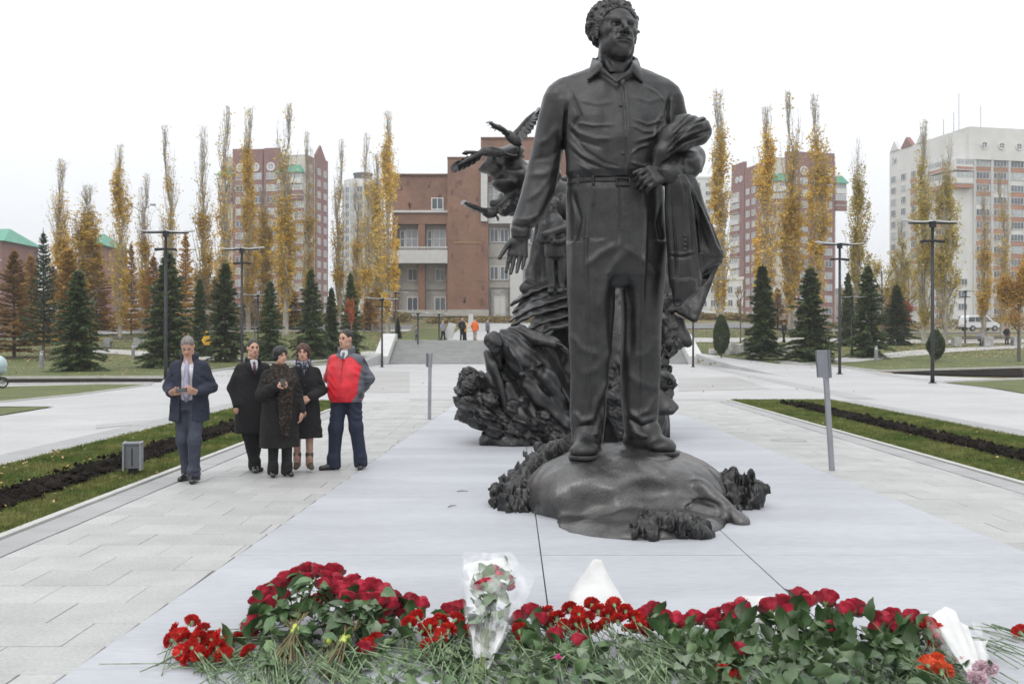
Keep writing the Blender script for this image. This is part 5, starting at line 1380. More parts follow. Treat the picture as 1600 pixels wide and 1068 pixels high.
for i in range(10):
    a = R(-90 + (i - 4.5) * 20); MB().box((-.35, -.35, 0), (.35, .35, top)).build('pilaster', M['white_stone'], t, loc=(math.cos(a) * rad, math.sin(a) * rad, 0), rot=(0, 0, a))

# pale block behind the statue's elbow, small houses at the far left
def plain_block(name, label, pxa, pxb, pyt, Y, m, base, depth=14, cols=3, rows_=8, roof=None, sh=3.0, glass='glass', rz=0, wallm=None):
    s = Y / F; W = (pxb - pxa) * s; top = CAMH - (pyt - HZ) * s - base
    t = empty(name, (((pxa + pxb) / 2 - CX) * s, Y, base), R(rz), label, 'building'); D = depth
    part('wall', (-W/2, -D/2, 0), (W/2, D/2, top), m, t)
    z = top - sh
    for k in range(rows_):
        if z < .5: break
        for c in range(cols): winf(t, 'f', W, D, -W/2 + W * (c + .5) / cols, z, min(1.9, W / cols * .6), 1.6, .02, 2, glass)
        slabf('string_course', t, 'f', W, D, -W/2, W/2, z - .6, z - .4, 0, .1, 'white_stone'); z -= sh
    if roof:
        mb = MB(); ov = .8; h = roof
        mb.add([(-W/2 - ov, -D/2 - ov, top), (W/2 + ov, -D/2 - ov, top), (W/2 + ov, D/2 + ov, top), (-W/2 - ov, D/2 + ov, top), (-W/2 + 2, 0, top + h), (W/2 - 2, 0, top + h)], [(0, 3, 2, 1), (0, 1, 5, 4), (1, 2, 5), (2, 3, 4, 5), (3, 0, 4)]); mb.build('roof', M['green_roof'], t)
    else: part('parapet', (-W/2 - .2, -D/2 - .2, top), (W/2 + .2, D/2 + .2, top + .7), m, t)
    return t
plain_block('apartment_block', 'pale grey apartment block behind the jacket, beside a tall poplar', 1030, 1108, 284, 360, 'white_wall', 3, cols=5, rows_=10)
plain_block('brick_house', 'brick house with green roof at the far left edge', -44, 32, 382, 190, 'brick', 2.5, cols=4, rows_=5, roof=3.0, glass='glass_light')
plain_block('brick_house', 'narrow brick house with green roof seen between yellow larch and poplar', 146, 178, 388, 200, 'brick', 2.5, cols=2, rows_=5, roof=3.0, glass='glass_light')
plain_block('low_building', 'long low grey building far behind the spruces on the left', 205, 345, 440, 230, 'stone_wall', 2.5, cols=9, rows_=3)
plain_block('low_building', 'pale low building far behind the round thuja on the right', 1085, 1150, 440, 230, 'white_wall', 3.4, cols=5, rows_=3)
plain_block('low_building', 'long pale building far behind the spruces on the right', 1300, 1400, 455, 300, 'stone_wall', 4, cols=7, rows_=3)
# ------------------------------------------------------------------ trees
def twig_prisms(segs, n=4):
    """many thin limbs (a, b, ra, rb) as one mesh"""
    a = np.array([s[0] for s in segs]); b = np.array([s[1] for s in segs]); ra = np.array([s[2] for s in segs]); rb = np.array([s[3] for s in segs])
    d = b - a; d /= np.linalg.norm(d, axis=1)[:, None] + 1e-9
    up = np.where(np.abs(d[:, 2:3]) > .9, np.array([[1., 0, 0]]), np.array([[0, 0, 1.]]))
    u = np.cross(d, up); u /= np.linalg.norm(u, axis=1)[:, None] + 1e-9; w = np.cross(d, u)
    V = []
    for base, r in ((a, ra), (b, rb)):
        for k in range(n):
            t = 2 * math.pi * k / n; V.append(base + (u * math.cos(t) + w * math.sin(t)) * r[:, None])
    V = np.stack(V, 1); N = len(a); base = (np.arange(N) * 2 * n)[:, None]
    Fc = np.concatenate([base + np.array([[k, (k + 1) % n, n + (k + 1) % n, n + k]]) for k in range(n)])
    return V.reshape(-1, 3), Fc

def leaf_quads(c, size, r, flat=0.0, dirs=None, aspect=.7):
    """leaf faces at the points c"""
    n = len(c); s = size * r.uniform(.6, 1.3, n)
    a = r.normal(0, 1, (n, 3)) if dirs is None else dirs + r.normal(0, .25, (n, 3))
    a /= np.linalg.norm(a, axis=1)[:, None] + 1e-9
    b = np.cross(a, r.normal(0, 1, (n, 3)) if not flat else np.array([[0, 0, 1.]]) + r.normal(0, flat, (n, 3))); b /= np.linalg.norm(b, axis=1)[:, None] + 1e-9
    u, w = a * s[:, None], b * (s * aspect)[:, None]
    V = np.stack([c - u, c - w, c + u, c + w], 1).reshape(-1, 3)
    return V, np.arange(n * 4).reshape(-1, 4)

def poplar(seed, H, W, bare=.35, nl=5200, green=False):
    """pyramidal poplar: limbs that all climb, leaves thinning out to a bare top"""
    r = np.random.default_rng(seed); segs = []; pts = []
    tr = [np.array([0, 0, 0.])]
    for i in range(1, 9): tr.append(np.array([r.normal(0, .06) * i * .4, r.normal(0, .06) * i * .4, H * i / 8.0]))
    for i in range(8): segs.append((tr[i], tr[i + 1], .22 * (1 - i / 7.6) ** 1.0 + .015 if i < 7 else .03, .22 * max(0, 1 - (i + 1) / 7.6) + .012))
    at = lambda z: tr[min(int(z / H * 8), 7)] + (tr[min(int(z / H * 8), 7) + 1] - tr[min(int(z / H * 8), 7)]) * (z / H * 8 - min(int(z / H * 8), 7))
    prof = lambda t: W * (.45 + 1.2 * t) if t < .3 else (W * .81 if t < .62 else W * .81 * max(.30, (1 - (t - .62) / .46)))
    nb = 120
    for i in range(nb):
        t = r.uniform(.06, .95); z = t * H; a = r.uniform(0, 6.283); p = at(z)
        L = min(H * r.uniform(.1, .24), (H * 1.0 - z) + .8); rad = prof(min(1, t + .08)) * r.uniform(.35, 1.25)
        out = np.array([math.cos(a), math.sin(a), 0]); prev = p; r0 = .05 * (1.1 - t)
        for j in range(1, 5):
            s = j / 4; q = p + out * rad * (s ** .6) + np.array([r.normal(0, .05), r.normal(0, .05), L * s]); segs.append((prev, q, r0 * (1.15 - s * .9) + .006, r0 * (1 - s * .9) + .006)); 
            dens = 1.0
            for kk in range(3):
                tw = prev + (q - prev) * r.uniform(0, 1); e = tw + np.array([r.normal(0, .22), r.normal(0, .22), r.uniform(.25, .8)]); segs.append((tw, e, .009, .005)) if kk < 1 else None; pts.append((tw, e, t + s * L / H))
            prev = q
    P_ = []
    wts = np.array([max(.02, 1.0 if q[2] < 1 - bare else max(0, 1 - (q[2] - 1 + bare) / bare) ** 1.7) for q in pts])
    cl = np.array([.16 + 2.3 * max(0, vn) for vn in vnoise(np.array([q[0][0] for q in pts]) * 1.3, np.array([q[0][1] for q in pts]) * 1.3, np.array([q[0][2] for q in pts]) * .55, seed)])
    wts = wts * cl; wts /= wts.sum()
    pick = r.choice(len(pts), nl, p=wts); A = np.array([q[0] for q in pts]); B = np.array([q[1] for q in pts])
    c = A[pick] + (B - A)[pick] * r.uniform(0, 1.1, (nl, 1)) + r.normal(0, .12, (nl, 3))
    lv, lf = leaf_quads(c, .095, r)
    bv, bf = twig_prisms(segs, 4)
    return np_mesh('trunk', bv, bf, M['bark_pop']), np_mesh('crown', lv, lf, M['pop_leaf_green'] if green else M['pop_leaf'])

def conifer(seed, H, W, m, dens=1.0, clear=.03, droop=.25, larch=False):
    """fir or larch: whorls of boughs, needles along their twigs"""
    r = np.random.default_rng(seed); segs = [(np.array([0, 0, 0.]), np.array([0, 0, H * .5]), .012 * H + .03, .008 * H + .02), (np.array([0, 0, H * .5]), np.array([0, 0, H]), .008 * H + .02, .01)]
    C = []; Dn = []
    z = H * clear
    while z < H * .985:
        t = z / H; L = W * (1 - t) ** .8 * r.uniform(.82, 1.08) + .10
        nb = int(5 + 4 * (1 - t)); a0 = r.uniform(0, 6.28)
        for k in range(nb):
            a = a0 + 6.283 * k / nb + r.normal(0, .2); l = L * r.uniform(.5, 1.2); out = np.array([math.cos(a), math.sin(a), 0]); sd_ = np.array([-math.sin(a), math.cos(a), 0])
            base = np.array([0, 0, z + r.normal(0, .03 * H / 8)]); lift = r.uniform(-.05, .18) + .5 * t
            bend = lambda s: base + out * l * s + np.array([0, 0, l * (lift * s - droop * s * s * (1.2 - t))])
            prev = base
            for j in range(1, 4): q = bend(j / 3); segs.append((prev, q, .02 * (1.1 - j / 3) + .006, .02 * (1 - j / 3) + .006)); prev = q
            n = int((26 + 150 * l / 2.2) * dens)
            s = r.uniform(.12, 1.05, n) ** .8; side = r.uniform(-1, 1, n) * (.10 + .34 * l * (1 - s * .75) * .6)
            c = np.stack([bend(x) for x in s]) + sd_ * side[:, None] + np.array([0, 0, 1]) * (-np.abs(side) * .25 + r.normal(0, .05, n))[:, None]
            C.append(c); d = out * .8 + sd_ * np.sign(side)[:, None] * .6 + np.array([0, 0, -.12]); Dn.append(np.broadcast_to(d, (n, 3)))
        z += H * .034 * r.uniform(.8, 1.25) * (1.1 - .5 * t)
    C = np.concatenate(C); Dn = np.concatenate(Dn)
    C = np.concatenate([C, np.stack([r.normal(0, .03, 40), r.normal(0, .03, 40), r.uniform(H * .9, H * 1.03, 40)], 1)]); Dn = np.concatenate([Dn, np.tile([[0, 0, 1.]], (40, 1))])
    lv, lf = leaf_quads(C, .135 if not larch else .115, r, .35, Dn, .30 if not larch else .5)
    bv, bf = twig_prisms(segs, 4)
    return np_mesh('trunk', bv, bf, M['bark']), np_mesh('crown', lv, lf, M[m])

def broad(seed, H, W, m, nl=5000, clear=.18, leaf=.10, conic=.3, size=1.0):
    """loose broadleaf: forked limbs, leaf clumps with gaps"""
    r = np.random.default_rng(seed); segs = []; tips = []
    def grow(p, d, L, rad, lev):
        q = p + d * L; segs.append((p, q, rad, rad * .7)); 
        if lev >= 2: tips.append((p, q))
        if lev < 4:
            for k in range(3 if lev else 7):
                b = p + d * L * r.uniform(.35, 1) if lev else p + d * L * r.uniform(.15, 1)
                e = d * .6 + r.normal(0, .6, 3) * (1.1 if lev else 1.2); e[2] = abs(e[2]) * .6 + .12; e /= np.linalg.norm(e)
                grow(b, e, L * r.uniform(.4, .62), rad * .5, lev + 1)
    segs.append((np.zeros(3), np.array([0, 0, H * clear]), .02 * H, .017 * H))
    grow(np.array([0, 0, H * clear]), np.array([0, 0, 1.]), H * .42, .016 * H, 0)
    A = np.array([t[0] for t in tips]); B = np.array([t[1] for t in tips])
    w = .15 + np.clip(vnoise(A[:, 0] * 1.1, A[:, 1] * 1.1, A[:, 2] * 1.1, seed) + .35, 0, 2); w /= w.sum()
    i = r.choice(len(tips), nl, p=w); c = A[i] + (B - A)[i] * r.uniform(0, 1.2, (nl, 1)) + r.normal(0, .035 * H, (nl, 3))
    c[:, 2] = np.maximum(c[:, 2], H * clear * .7)
    hx = np.percentile(np.hypot(c[:, 0], c[:, 1]), 97); hz = c[:, 2].max()
    f = np.array([W / hx, W / hx, H / hz]); c = c * f
    if conic: k = 1 - conic * np.clip(c[:, 2] / H, 0, 1); c[:, 0] *= k; c[:, 1] *= k
    segs = [(s[0] * f * (np.array([1, 1, 1])), s[1] * f, s[2], s[3]) for s in segs]
    lv, lf = leaf_quads(c, leaf, r); bv, bf = twig_prisms(segs, 4)
    return np_mesh('trunk', bv, bf, M['bark']), np_mesh('crown', lv, lf, M[m])

PROTO = {}
for i in range(4): PROTO['poplar', i] = poplar(100 + i, 20, 1.05, .48, 7600) + (20, .74)
for i in range(2): PROTO['bare', i] = poplar(120 + i, 20, .9, .70, 4200) + (20, .66)
for i in range(2): PROTO['gpoplar', i] = poplar(130 + i, 18, 1.4, .34, 8000, True) + (18, 1.05)
for i in range(4): PROTO['spruce', i] = conifer(200 + i, 7.5, 2.0, 'spruce', 1.5) + (7.5, 2.0)
PROTO['slim', 0] = conifer(210, 6, 1.15, 'spruce', 1.5, .06) + (6, 1.15)
PROTO['larch', 0] = conifer(220, 12, 2.9, 'larch', 1.5, .08, .1, True) + (12, 2.9)
PROTO['larch', 1] = conifer(221, 12, 2.7, 'larch', 1.0, .08, .1, True) + (12, 2.7)
PROTO['larch_brown', 0] = conifer(222, 11, 3.2, 'larch_brown', .9, .08, .1, True) + (11, 3.2)
PROTO['pine', 0] = conifer(230, 11, 2.5, 'pine', .8, .14, .05) + (11, 2.5)
PROTO['yellow', 0] = broad(240, 9.5, 3.0, 'yellow_tree', 11000, .12, .085, .35) + (9.5, 3.0)
PROTO['birch', 0] = broad(241, 9, 2.2, 'pop_leaf_green', 2200, .2, .09, .4) + (9, 2.2)
PROTO['red', 0] = broad(242, 4.5, 1.9, 'red_leaf', 5000, .3, .085, .1) + (4.5, 1.9)
PROTO['bareyoung', 0] = broad(243, 7, 1.5, 'larch_brown', 420, .25, .08, .3) + (7, 1.5)
PROTO['redyoung', 0] = broad(244, 5, 1.0, 'red_leaf', 700, .5, .08, .1) + (5, 1.0)
def ball(seed, H, W, m, n=5200):
    r = np.random.default_rng(seed); u = r.normal(0, 1, (n, 3)); u /= np.linalg.norm(u, axis=1)[:, None]
    rad = r.uniform(.55, 1.0, n) ** .5 * (1 + .12 * vnoise(u[:, 0] * 3, u[:, 1] * 3, u[:, 2] * 3, seed))
    c = u * rad[:, None] * np.array([W, W, H * .46]) + np.array([0, 0, H * .54])
    k = np.clip((c[:, 2] / H - .55) * 1.5, 0, .9); c[:, 0] *= 1 - k * .55; c[:, 1] *= 1 - k * .55
    lv, lf = leaf_quads(c, .07, r, 0, u * .6 + np.array([0, 0, .8]), .35); bv, bf = twig_prisms([(np.zeros(3), np.array([0, 0, H * .5]), .06, .04)], 6)
    return np_mesh('trunk', bv, bf, M['bark']), np_mesh('crown', lv, lf, M[m]), H, W
PROTO['thuja', 0] = ball(250, 2.2, .62, 'bush'); PROTO['thuja', 1] = ball(251, 1.8, .75, 'bush')
tr_rnd = random.Random(12)
NAMES = dict(poplar='poplar_tree', bare='poplar_tree', gpoplar='poplar_tree', spruce='spruce_tree', slim='spruce_tree', larch='larch_tree', larch_brown='larch_tree', pine='pine_tree', yellow='yellow_tree', birch='birch_tree', red='red_bush', redyoung='young_tree', thuja='round_bush', bareyoung='young_tree')
CATS = dict(poplar='tree', bare='tree', gpoplar='tree', spruce='tree', slim='tree', larch='tree', larch_brown='tree', pine='tree', yellow='tree', birch='tree', red='bush', redyoung='tree', thuja='bush', bareyoung='tree')
GRPS = dict(poplar='autumn poplars behind the square', bare='autumn poplars behind the square', gpoplar='autumn poplars behind the square', spruce='spruces on the lawns', slim='spruces on the lawns', larch='larches on the left lawn')
def tree(kind, i, px, Y, top, wpx, label, base=None):
    """stands at depth Y in column px; its tip is seen at row top and it is wpx wide"""
    tm, cm, h0, w0 = PROTO[kind, i]
    x = (px - CX) / F * Y; z = float(tz(x, Y)) - .06 if base is None else base
    Hh = CAMH - (top - HZ) * Y / F - z; Ww = wpx * (1.14 if kind in ('spruce', 'slim') else 1) / 2 * Y / F
    root = empty(NAMES[kind], (x, Y, z), tr_rnd.uniform(0, 6.28), label, CATS[kind], GRPS.get(kind))
    root.scale = (Ww / w0, Ww / w0, Hh / h0)
    mesh_obj('trunk', tm, root); mesh_obj('crown', cm, root)
    return root
P_ = [  # poplars: kind, proto, column, depth, tip row, width, label
 ('poplar', 0, 98, 92, 262, 34, 'stout golden poplar behind the dark pine at the left'), ('poplar', 1, 131, 90, 298, 46, 'broad golden poplar just right of the dark pine'),
 ('poplar', 2, 187, 86, 238, 25, 'narrow golden poplar standing free between larch and leftmost tall lamp'), ('bare', 0, 228, 98, 282, 26, 'thin half bare poplar behind the old three headed street lamp'),
 ('bare', 1, 262, 95, 208, 24, 'tall bare topped poplar directly behind the winged lamp at the left'), ('bare', 0, 318, 95, 210, 26, 'tall nearly bare poplar between the two winged lamps at the left'),
 ('bare', 1, 352, 92, 180, 30, 'tall bare topped poplar touching the left edge of the brick tower'), ('poplar', 3, 388, 96, 182, 26, 'golden poplar in front of the left pier of the brick tower'),
 ('poplar', 0, 446, 90, 178, 36, 'wide golden poplar covering the middle of the left brick tower'), ('bare', 0, 480, 97, 218, 22, 'thin sparse poplar in front of the cream corner of the left tower'),
 ('bare', 1, 531, 96, 228, 20, 'slender bare poplar at the right edge of the left brick tower'), ('bare', 0, 556, 104, 290, 24, 'low golden poplar in front of the round white tower'),
 ('bare', 1, 573, 96, 220, 24, 'sparse poplar before the right half of the round white tower'), ('poplar', 2, 606, 88, 188, 28, 'dense golden poplar beside the left corner of the public building'),
 ('poplar', 1, 636, 112, 700, 1, ''),
 ('poplar', 3, 1125, 86, 158, 34, 'tall golden poplar just right of the bronze jacket'), ('poplar', 2, 1198, 88, 180, 32, 'golden poplar in front of the left face of the right brick tower'),
 ('poplar', 0, 1236, 90, 158, 36, 'wide golden poplar covering the front of the right brick tower'), ('poplar', 1, 1278, 88, 162, 34, 'golden poplar at the right corner of the right brick tower'),
 ('gpoplar', 0, 1342, 95, 230, 36, 'bare grey poplar standing free between the red and white towers'), ('gpoplar', 1, 1443, 84, 203, 34, 'greenish poplar before the corner of the white tower'),
 ('gpoplar', 0, 1477, 82, 228, 38, 'greenish poplar just right of the big winged lamp at right'), ('bare', 0, 1537, 92, 300, 22, 'thin poplar before the pilasters of the white tower'),
 ('bare', 1, 1566, 90, 270, 22, 'thin poplar close to the broad yellow tree at the right edge'), ('gpoplar', 1, 1408, 100, 350, 26, 'small poplar at the left edge of the white tower')]
P_ += [('poplar', 1, 415, 100, 300, 30, 'low golden poplar before the third pier of the left brick tower'), ('poplar', 3, 590, 100, 250, 30, 'golden poplar squeezed between the round tower and the densest poplar')]
for k, i, px, Y, top, w, lb in P_:
    if lb: tree(k, i, px, Y, top, w, lb)
for k, i, px, Y, top, w, lb in [
 ('spruce', 0, 122, 52, 424, 84, 'broad free standing spruce on the lawn at the left'), ('spruce', 1, 262, 56, 396, 96, 'largest dark spruce behind the man with the phone'),
 ('spruce', 2, 352, 62, 412, 70, 'dense spruce between the two winged lamps on the left'), ('spruce', 3, 312, 68, 436, 40, 'narrow spruce half hidden between two larger ones on the left'),
 ('spruce', 0, 422, 62, 440, 52, 'spruce standing behind the man in the long black coat'), ('spruce', 1, 486, 64, 422, 62, 'dark spruce between the women and the man in red'),
 ('slim', 0, 518, 70, 452, 30, 'slim small spruce left of the reddish young tree'), ('spruce', 2, 548, 66, 428, 44, 'spruce directly above the man in the red jacket'),
 ('slim', 0, 1191, 64, 418, 56, 'slim airy spruce behind the stone slabs at right'), ('spruce', 3, 1266, 62, 418, 82, 'wide dark spruce left of the winged lamp at right'),
 ('spruce', 0, 1356, 66, 416, 66, 'dense spruce between the winged lamps on the right'), ('spruce', 1, 1325, 78, 428, 40, 'spruce half hidden behind the winged lamp at right'),
 ('spruce', 2, 1402, 80, 446, 56, 'dark spruce next to the red bush'), ('slim', 0, 622, 86, 498, 12, 'tiny cone shaped thuja beside the left cheek wall'),
 ('larch_brown', 0, 22, 66, 392, 120, 'brown orange larch at the left edge'), ('larch', 0, 108, 74, 388, 96, 'orange larch behind the free standing spruce'), ('larch', 1, 290, 84, 364, 60, 'thin orange larch behind the largest dark spruce'),
 ('larch', 1, 48, 88, 398, 80, 'orange larch behind the dark pine at the left edge'), ('larch', 0, 150, 92, 392, 84, 'wide orange larch in front of the narrow brick house'), ('larch_brown', 0, 84, 82, 420, 80, 'brown larch low between the dark pine and the stout poplar'), ('larch', 1, 240, 96, 400, 76, 'pale orange larch left of the largest dark spruce'),
 ('larch', 0, 338, 96, 430, 70, 'low orange larch behind the narrow spruce on the left'), ('larch', 1, 388, 98, 440, 70, 'low orange larch at the foot of the left brick tower'), ('larch', 0, 455, 98, 450, 80, 'wide low orange larch under the wide golden poplar'), ('larch', 1, 578, 96, 455, 60, 'low orange larch under the round white tower'),
 ('larch', 1, 1215, 100, 450, 60, 'low orange larch at the foot of the right brick tower'), ('larch', 0, 1395, 104, 440, 60, 'low orange larch near the left side of the white tower'),
 ('larch', 1, 205, 90, 380, 50, 'thin orange larch behind the free standing golden poplar'), ('pine', 0, 68, 64, 362, 74, 'dark pine with an open crown near the left edge'),
 ('yellow', 0, 1592, 62, 384, 100, 'broad yellow tree cut by the right edge'), ('birch', 0, 1378, 92, 390, 46, 'thin yellowing birch left of the white tower'), ('birch', 0, 1420, 110, 404, 40, 'thin yellowing tree before the left face of the white tower'),
 ('red', 0, 1420, 90, 466, 32, 'small red leaved tree next to a dark spruce at right'), ('redyoung', 0, 549, 60, 462, 26, 'young reddish tree tied to a pale stake'),
 ('thuja', 0, 1127, 66, 490, 26, 'egg shaped dark thuja left of the slim spruce'), ('thuja', 1, 1462, 62, 514, 28, 'round dark bush beside the big winged lamp at right'),
 ('bareyoung', 0, 1157, 74, 430, 30, 'thin bare young tree behind the stone slabs'), ('bareyoung', 0, 1316, 88, 440, 26, 'thin bare tree behind the right winged lamps'), ('bareyoung', 0, 398, 84, 440, 26, 'thin bare tree behind the lamps on the left'),
 ('bareyoung', 0, 660, 84, 470, 12, '')]:
    if lb: tree(k, i, px, Y, top, w, lb)
# low far shrubs that close the view below the trunks
r = np.random.default_rng(77); C = []
for x0, x1, y0, h, n in ((-95, -11, 108, 1.5, 14000), (16, 30, 112, 1.1, 4000), (30, 110, 140, 1.7, 9000), (-9, 12, 106, .8, 3600)):
    x = r.uniform(x0, x1, n); y = y0 + r.uniform(-2, 2, n); hh = h * (.55 + .45 * vnoise(x * .35, y * 0, y * 0, 5)) ; z = tz(x, y) + r.uniform(0, 1, n) ** .8 * np.maximum(hh, .3)
    C.append(np.stack([x, y, z], 1))
lv, lf = leaf_quads(np.concatenate(C), .16, r); tag(mesh_obj('undergrowth', np_mesh('undergrowth', lv, lf, M['scrub'])), kind='stuff')
# ------------------------------------------------------------------ lamps, bollards, signs, benches, stones, van, pram
def lamp_meshes():
    H = 6.35
    pole = MB().tube([(0, 0, 0), (0, 0, .25), (0, 0, H - .1)], [.085, .075, .06], 10).mesh('pole', M['black_metal'], True)
    cap = MB().box((-.11, -.09, H - .22), (.11, .09, H + .04)).mesh('pole_cap', M['black_metal'], bevel=.01)
    arm = MB().box((-.95, -.04, H - .08), (.95, .04, H - .03)).mesh('arm', M['black_metal'])
    def blade(s, lift):
        mb = MB(); n = 8
        for j in range(2):
            pass
        v = []; 
        for i in range(n + 1):
            t = i / n; x = s * (.08 + 1.12 * t); z = H + .02 + lift * t * t * .5 - .05 * math.sin(math.pi * t)
            for y in (-.27, .27): v += [(x, y * (1 - .35 * t * t), z + .03), (x, y * (1 - .35 * t * t), z - .005)]
        f = []
        for i in range(n):
            q = i * 4; f += [(q, q + 4, q + 6, q + 2), (q + 1, q + 3, q + 7, q + 5), (q, q + 1, q + 5, q + 4), (q + 2, q + 6, q + 7, q + 3)]
        f += [(0, 2, 3, 1), (n*4, n*4 + 1, n*4 + 3, n*4 + 2)]
        mb.add(v, f); return mb
    b1 = blade(-1, .12).mesh('lamp_blade', M['lamp_white']); b2 = blade(1, .06).mesh('lamp_blade', M['lamp_white'])
    def head(s): 
        mb = MB(); mb.add([(s*.05, -.1, H - .78), (s*.45, -.13, H - .83), (s*.45, .13, H - .83), (s*.05, .1, H - .78), (s*.05, -.1, H - .70), (s*.45, -.13, H - .72), (s*.45, .13, H - .72), (s*.05, .1, H - .70)], [(0,3,2,1),(4,5,6,7),(0,1,5,4),(1,2,6,5),(2,3,7,6),(3,0,4,7)])
        return mb
    h1 = head(-1).mesh('lamp_head', M['black_metal'], bevel=.01); h2 = head(1).mesh('lamp_head', M['black_metal'], bevel=.01)
    plate = MB().lathe([(0, .03), (.16, .03), (.16, 0)], 12).mesh('base_plate', M['black_metal'])
    return [('pole', pole), ('pole_cap', cap), ('arm', arm), ('lamp_blade', b1), ('lamp_blade', b2), ('lamp_head', h1), ('lamp_head', h2), ('base_plate', plate)]
LM = lamp_meshes()
def lamp(px, Y, H, rz, label):
    x = (px - CX) / F * Y; z = float(tz(x, Y))
    root = empty('street_lamp', (x, Y, z), R(rz), label, 'street lamp', 'winged street lamps round the square'); k = H / 6.35; root.scale = (.72 + .28 * k, .72 + .28 * k, k)
    for nm, me in LM: mesh_obj(nm, me, root)
lamp(259, 42.8, 6.35, 8, 'tall black winged lamp behind the man with the phone')
lamp(378, 52, 6.35, -12, 'black winged lamp behind the man in the black coat')
lamp(403, 70, 4.1, 20, 'short black lamp between two spruces on the left')
lamp(597, 62, 4.25, 35, 'black lamp near the left cheek wall')
lamp(618, 84, 4.0, 40, 'slim dark lamp just right of the lamp by the cheek wall')
lamp(653, 74, 3.7, 50, 'dark lamp at the top left of the steps')
lamp(686, 74.6, 3.0, 60, 'short dark lamp beside the grey figure at the top of the steps')
lamp(1457, 39.3, 6.35, 0, 'tallest black winged lamp, standing on the right of the square')
lamp(1312, 48.6, 6.35, 10, 'black winged lamp beside the wide dark spruce at right')
lamp(1331, 66, 4.0, -10, 'short black lamp just right of the second winged lamp at right')
lamp(1083, 62, 4.1, 30, 'black lamp post right of the steps, half hidden by bronze sheets')
lamp(1508, 84, 4.4, 0, 'thin lamp post before the white tower, near the van')
# old street lamp with three heads
Y = 118; x = (222 - CX) / F * Y; z = float(tz(x, Y)); s = Y / F
ol = empty('old_street_lamp', (x, Y, z), 0, 'old tall street lamp with three heads among the left poplars', 'street lamp'); Ht = CAMH - (324 - HZ) * s - z
MB().tube([(0, 0, 0), (0, 0, Ht - .3)], [.14, .08], 8).build('pole', M['grey_metal'], ol)
for dx, dz in ((-1.3, .25), (1.25, .3), (.3, -.1)):
    MB().tube([(0, 0, Ht - .6), (dx * .5, -.2, Ht - .1), (dx, -.3, Ht + dz)], .045, 6).build('arm', M['grey_metal'], ol)
    MB().tube([(dx * .9, -.3, Ht + dz), (dx * 1.35, -.35, Ht + dz - .05)], [.10, .16], 8).build('lamp_head', M['grey_metal'], ol)

# bollard lights
for px, py, lb in ((65, 574, 'short grey bollard light on the lawn at the left edge'), (208, 559, 'short grey bollard light beside the path right of the free standing spruce'), (1369, 563, 'short grey bollard light beside the curved path at right')):
    g = G(px, py); o = empty('bollard_light', g, 0, lb, 'bollard', 'bollard lights on the lawns')
    MB().lathe([(0, 0), (.11, 0), (.11, .68), (.105, .70), (0, .70)], 12).build('post', M['grey_metal'], o, smooth=False)
    MB().lathe([(.085, .70), (.085, .84)], 12).build('lens', M['lamp_white'], o); MB().lathe([(.115, .84), (.115, .90), (0, .93)], 12).build('cap', M['grey_metal'], o)

# flood light box in the left bed
g = Vector((-4.78, 12.55, 0)); 
fl = empty('floodlight', g, R(14), 'grey metal floodlight box standing in the left lawn by the kerb', 'floodlight')
MB().box((-.105, -.10, .10), (.105, .10, .40)).build('housing', M['grey_paint'], fl, bevel=.008)
MB().box((-.12, -.115, .395), (.12, .10, .425)).build('lid', M['grey_paint'], fl, bevel=.006)
for x in (-.1, .1): MB().box((x - .012, -.13, .08), (x + .012, .12, .43)).build('fin', M['grey_metal'], fl, bevel=.003)
MB().box((-.05, -.05, -.02), (.05, .05, .11)).build('foot', M['black_metal'], fl)
MB().tube([(.0, -.104, .14), (.0, -.104, .36)], .006, 6).build('seam', M['black_metal'], fl)

# two leaning info posts seen from behind
def info_post(base, top, w, h, lean_y, rz, label):
    b, t = Vector(base), Vector(top); d = (t - b)
    root = empty('sign_post', b, 0, label, 'sign', 'grey sign posts beside the slab')
    q = d.to_track_quat('Z', 'Y').to_euler(); e = bpy.data.objects.new('frame', None)
    L = d.length
    ph = MB().box((-.035, -.03, -.02), (.035, .03, L)).build('post', M['grey_metal'], root, bevel=.006); ph.rotation_euler = q
    pn = MB().box((-w / 2, -.035, L - h + .02), (w / 2, -.015, L + .02)).mesh('panel', M['grey_metal'], bevel=.004)
    p = mesh_obj('panel', pn, root, rot=q); p.rotation_euler.rotate_axis('Z', R(rz))
    for sx in (-1, 1): MB().box((sx * w / 2 - .012, -.04, L - h + .02), (sx * w / 2 + .012, -.01, L + .02)).build('panel_edge', M['grey_paint'], root, rot=tuple(p.rotation_euler))
info_post(G(1300, 735), PX(1288, 549, 13.05), .26, .36, 0, 18, 'grey sign post leaning left at the right rim of the slab')
info_post(G(671, 655), PX(672, 553, 21.5), .16, .30, 0, 62, 'thin grey sign post at the left rim of the slab, before the steps')

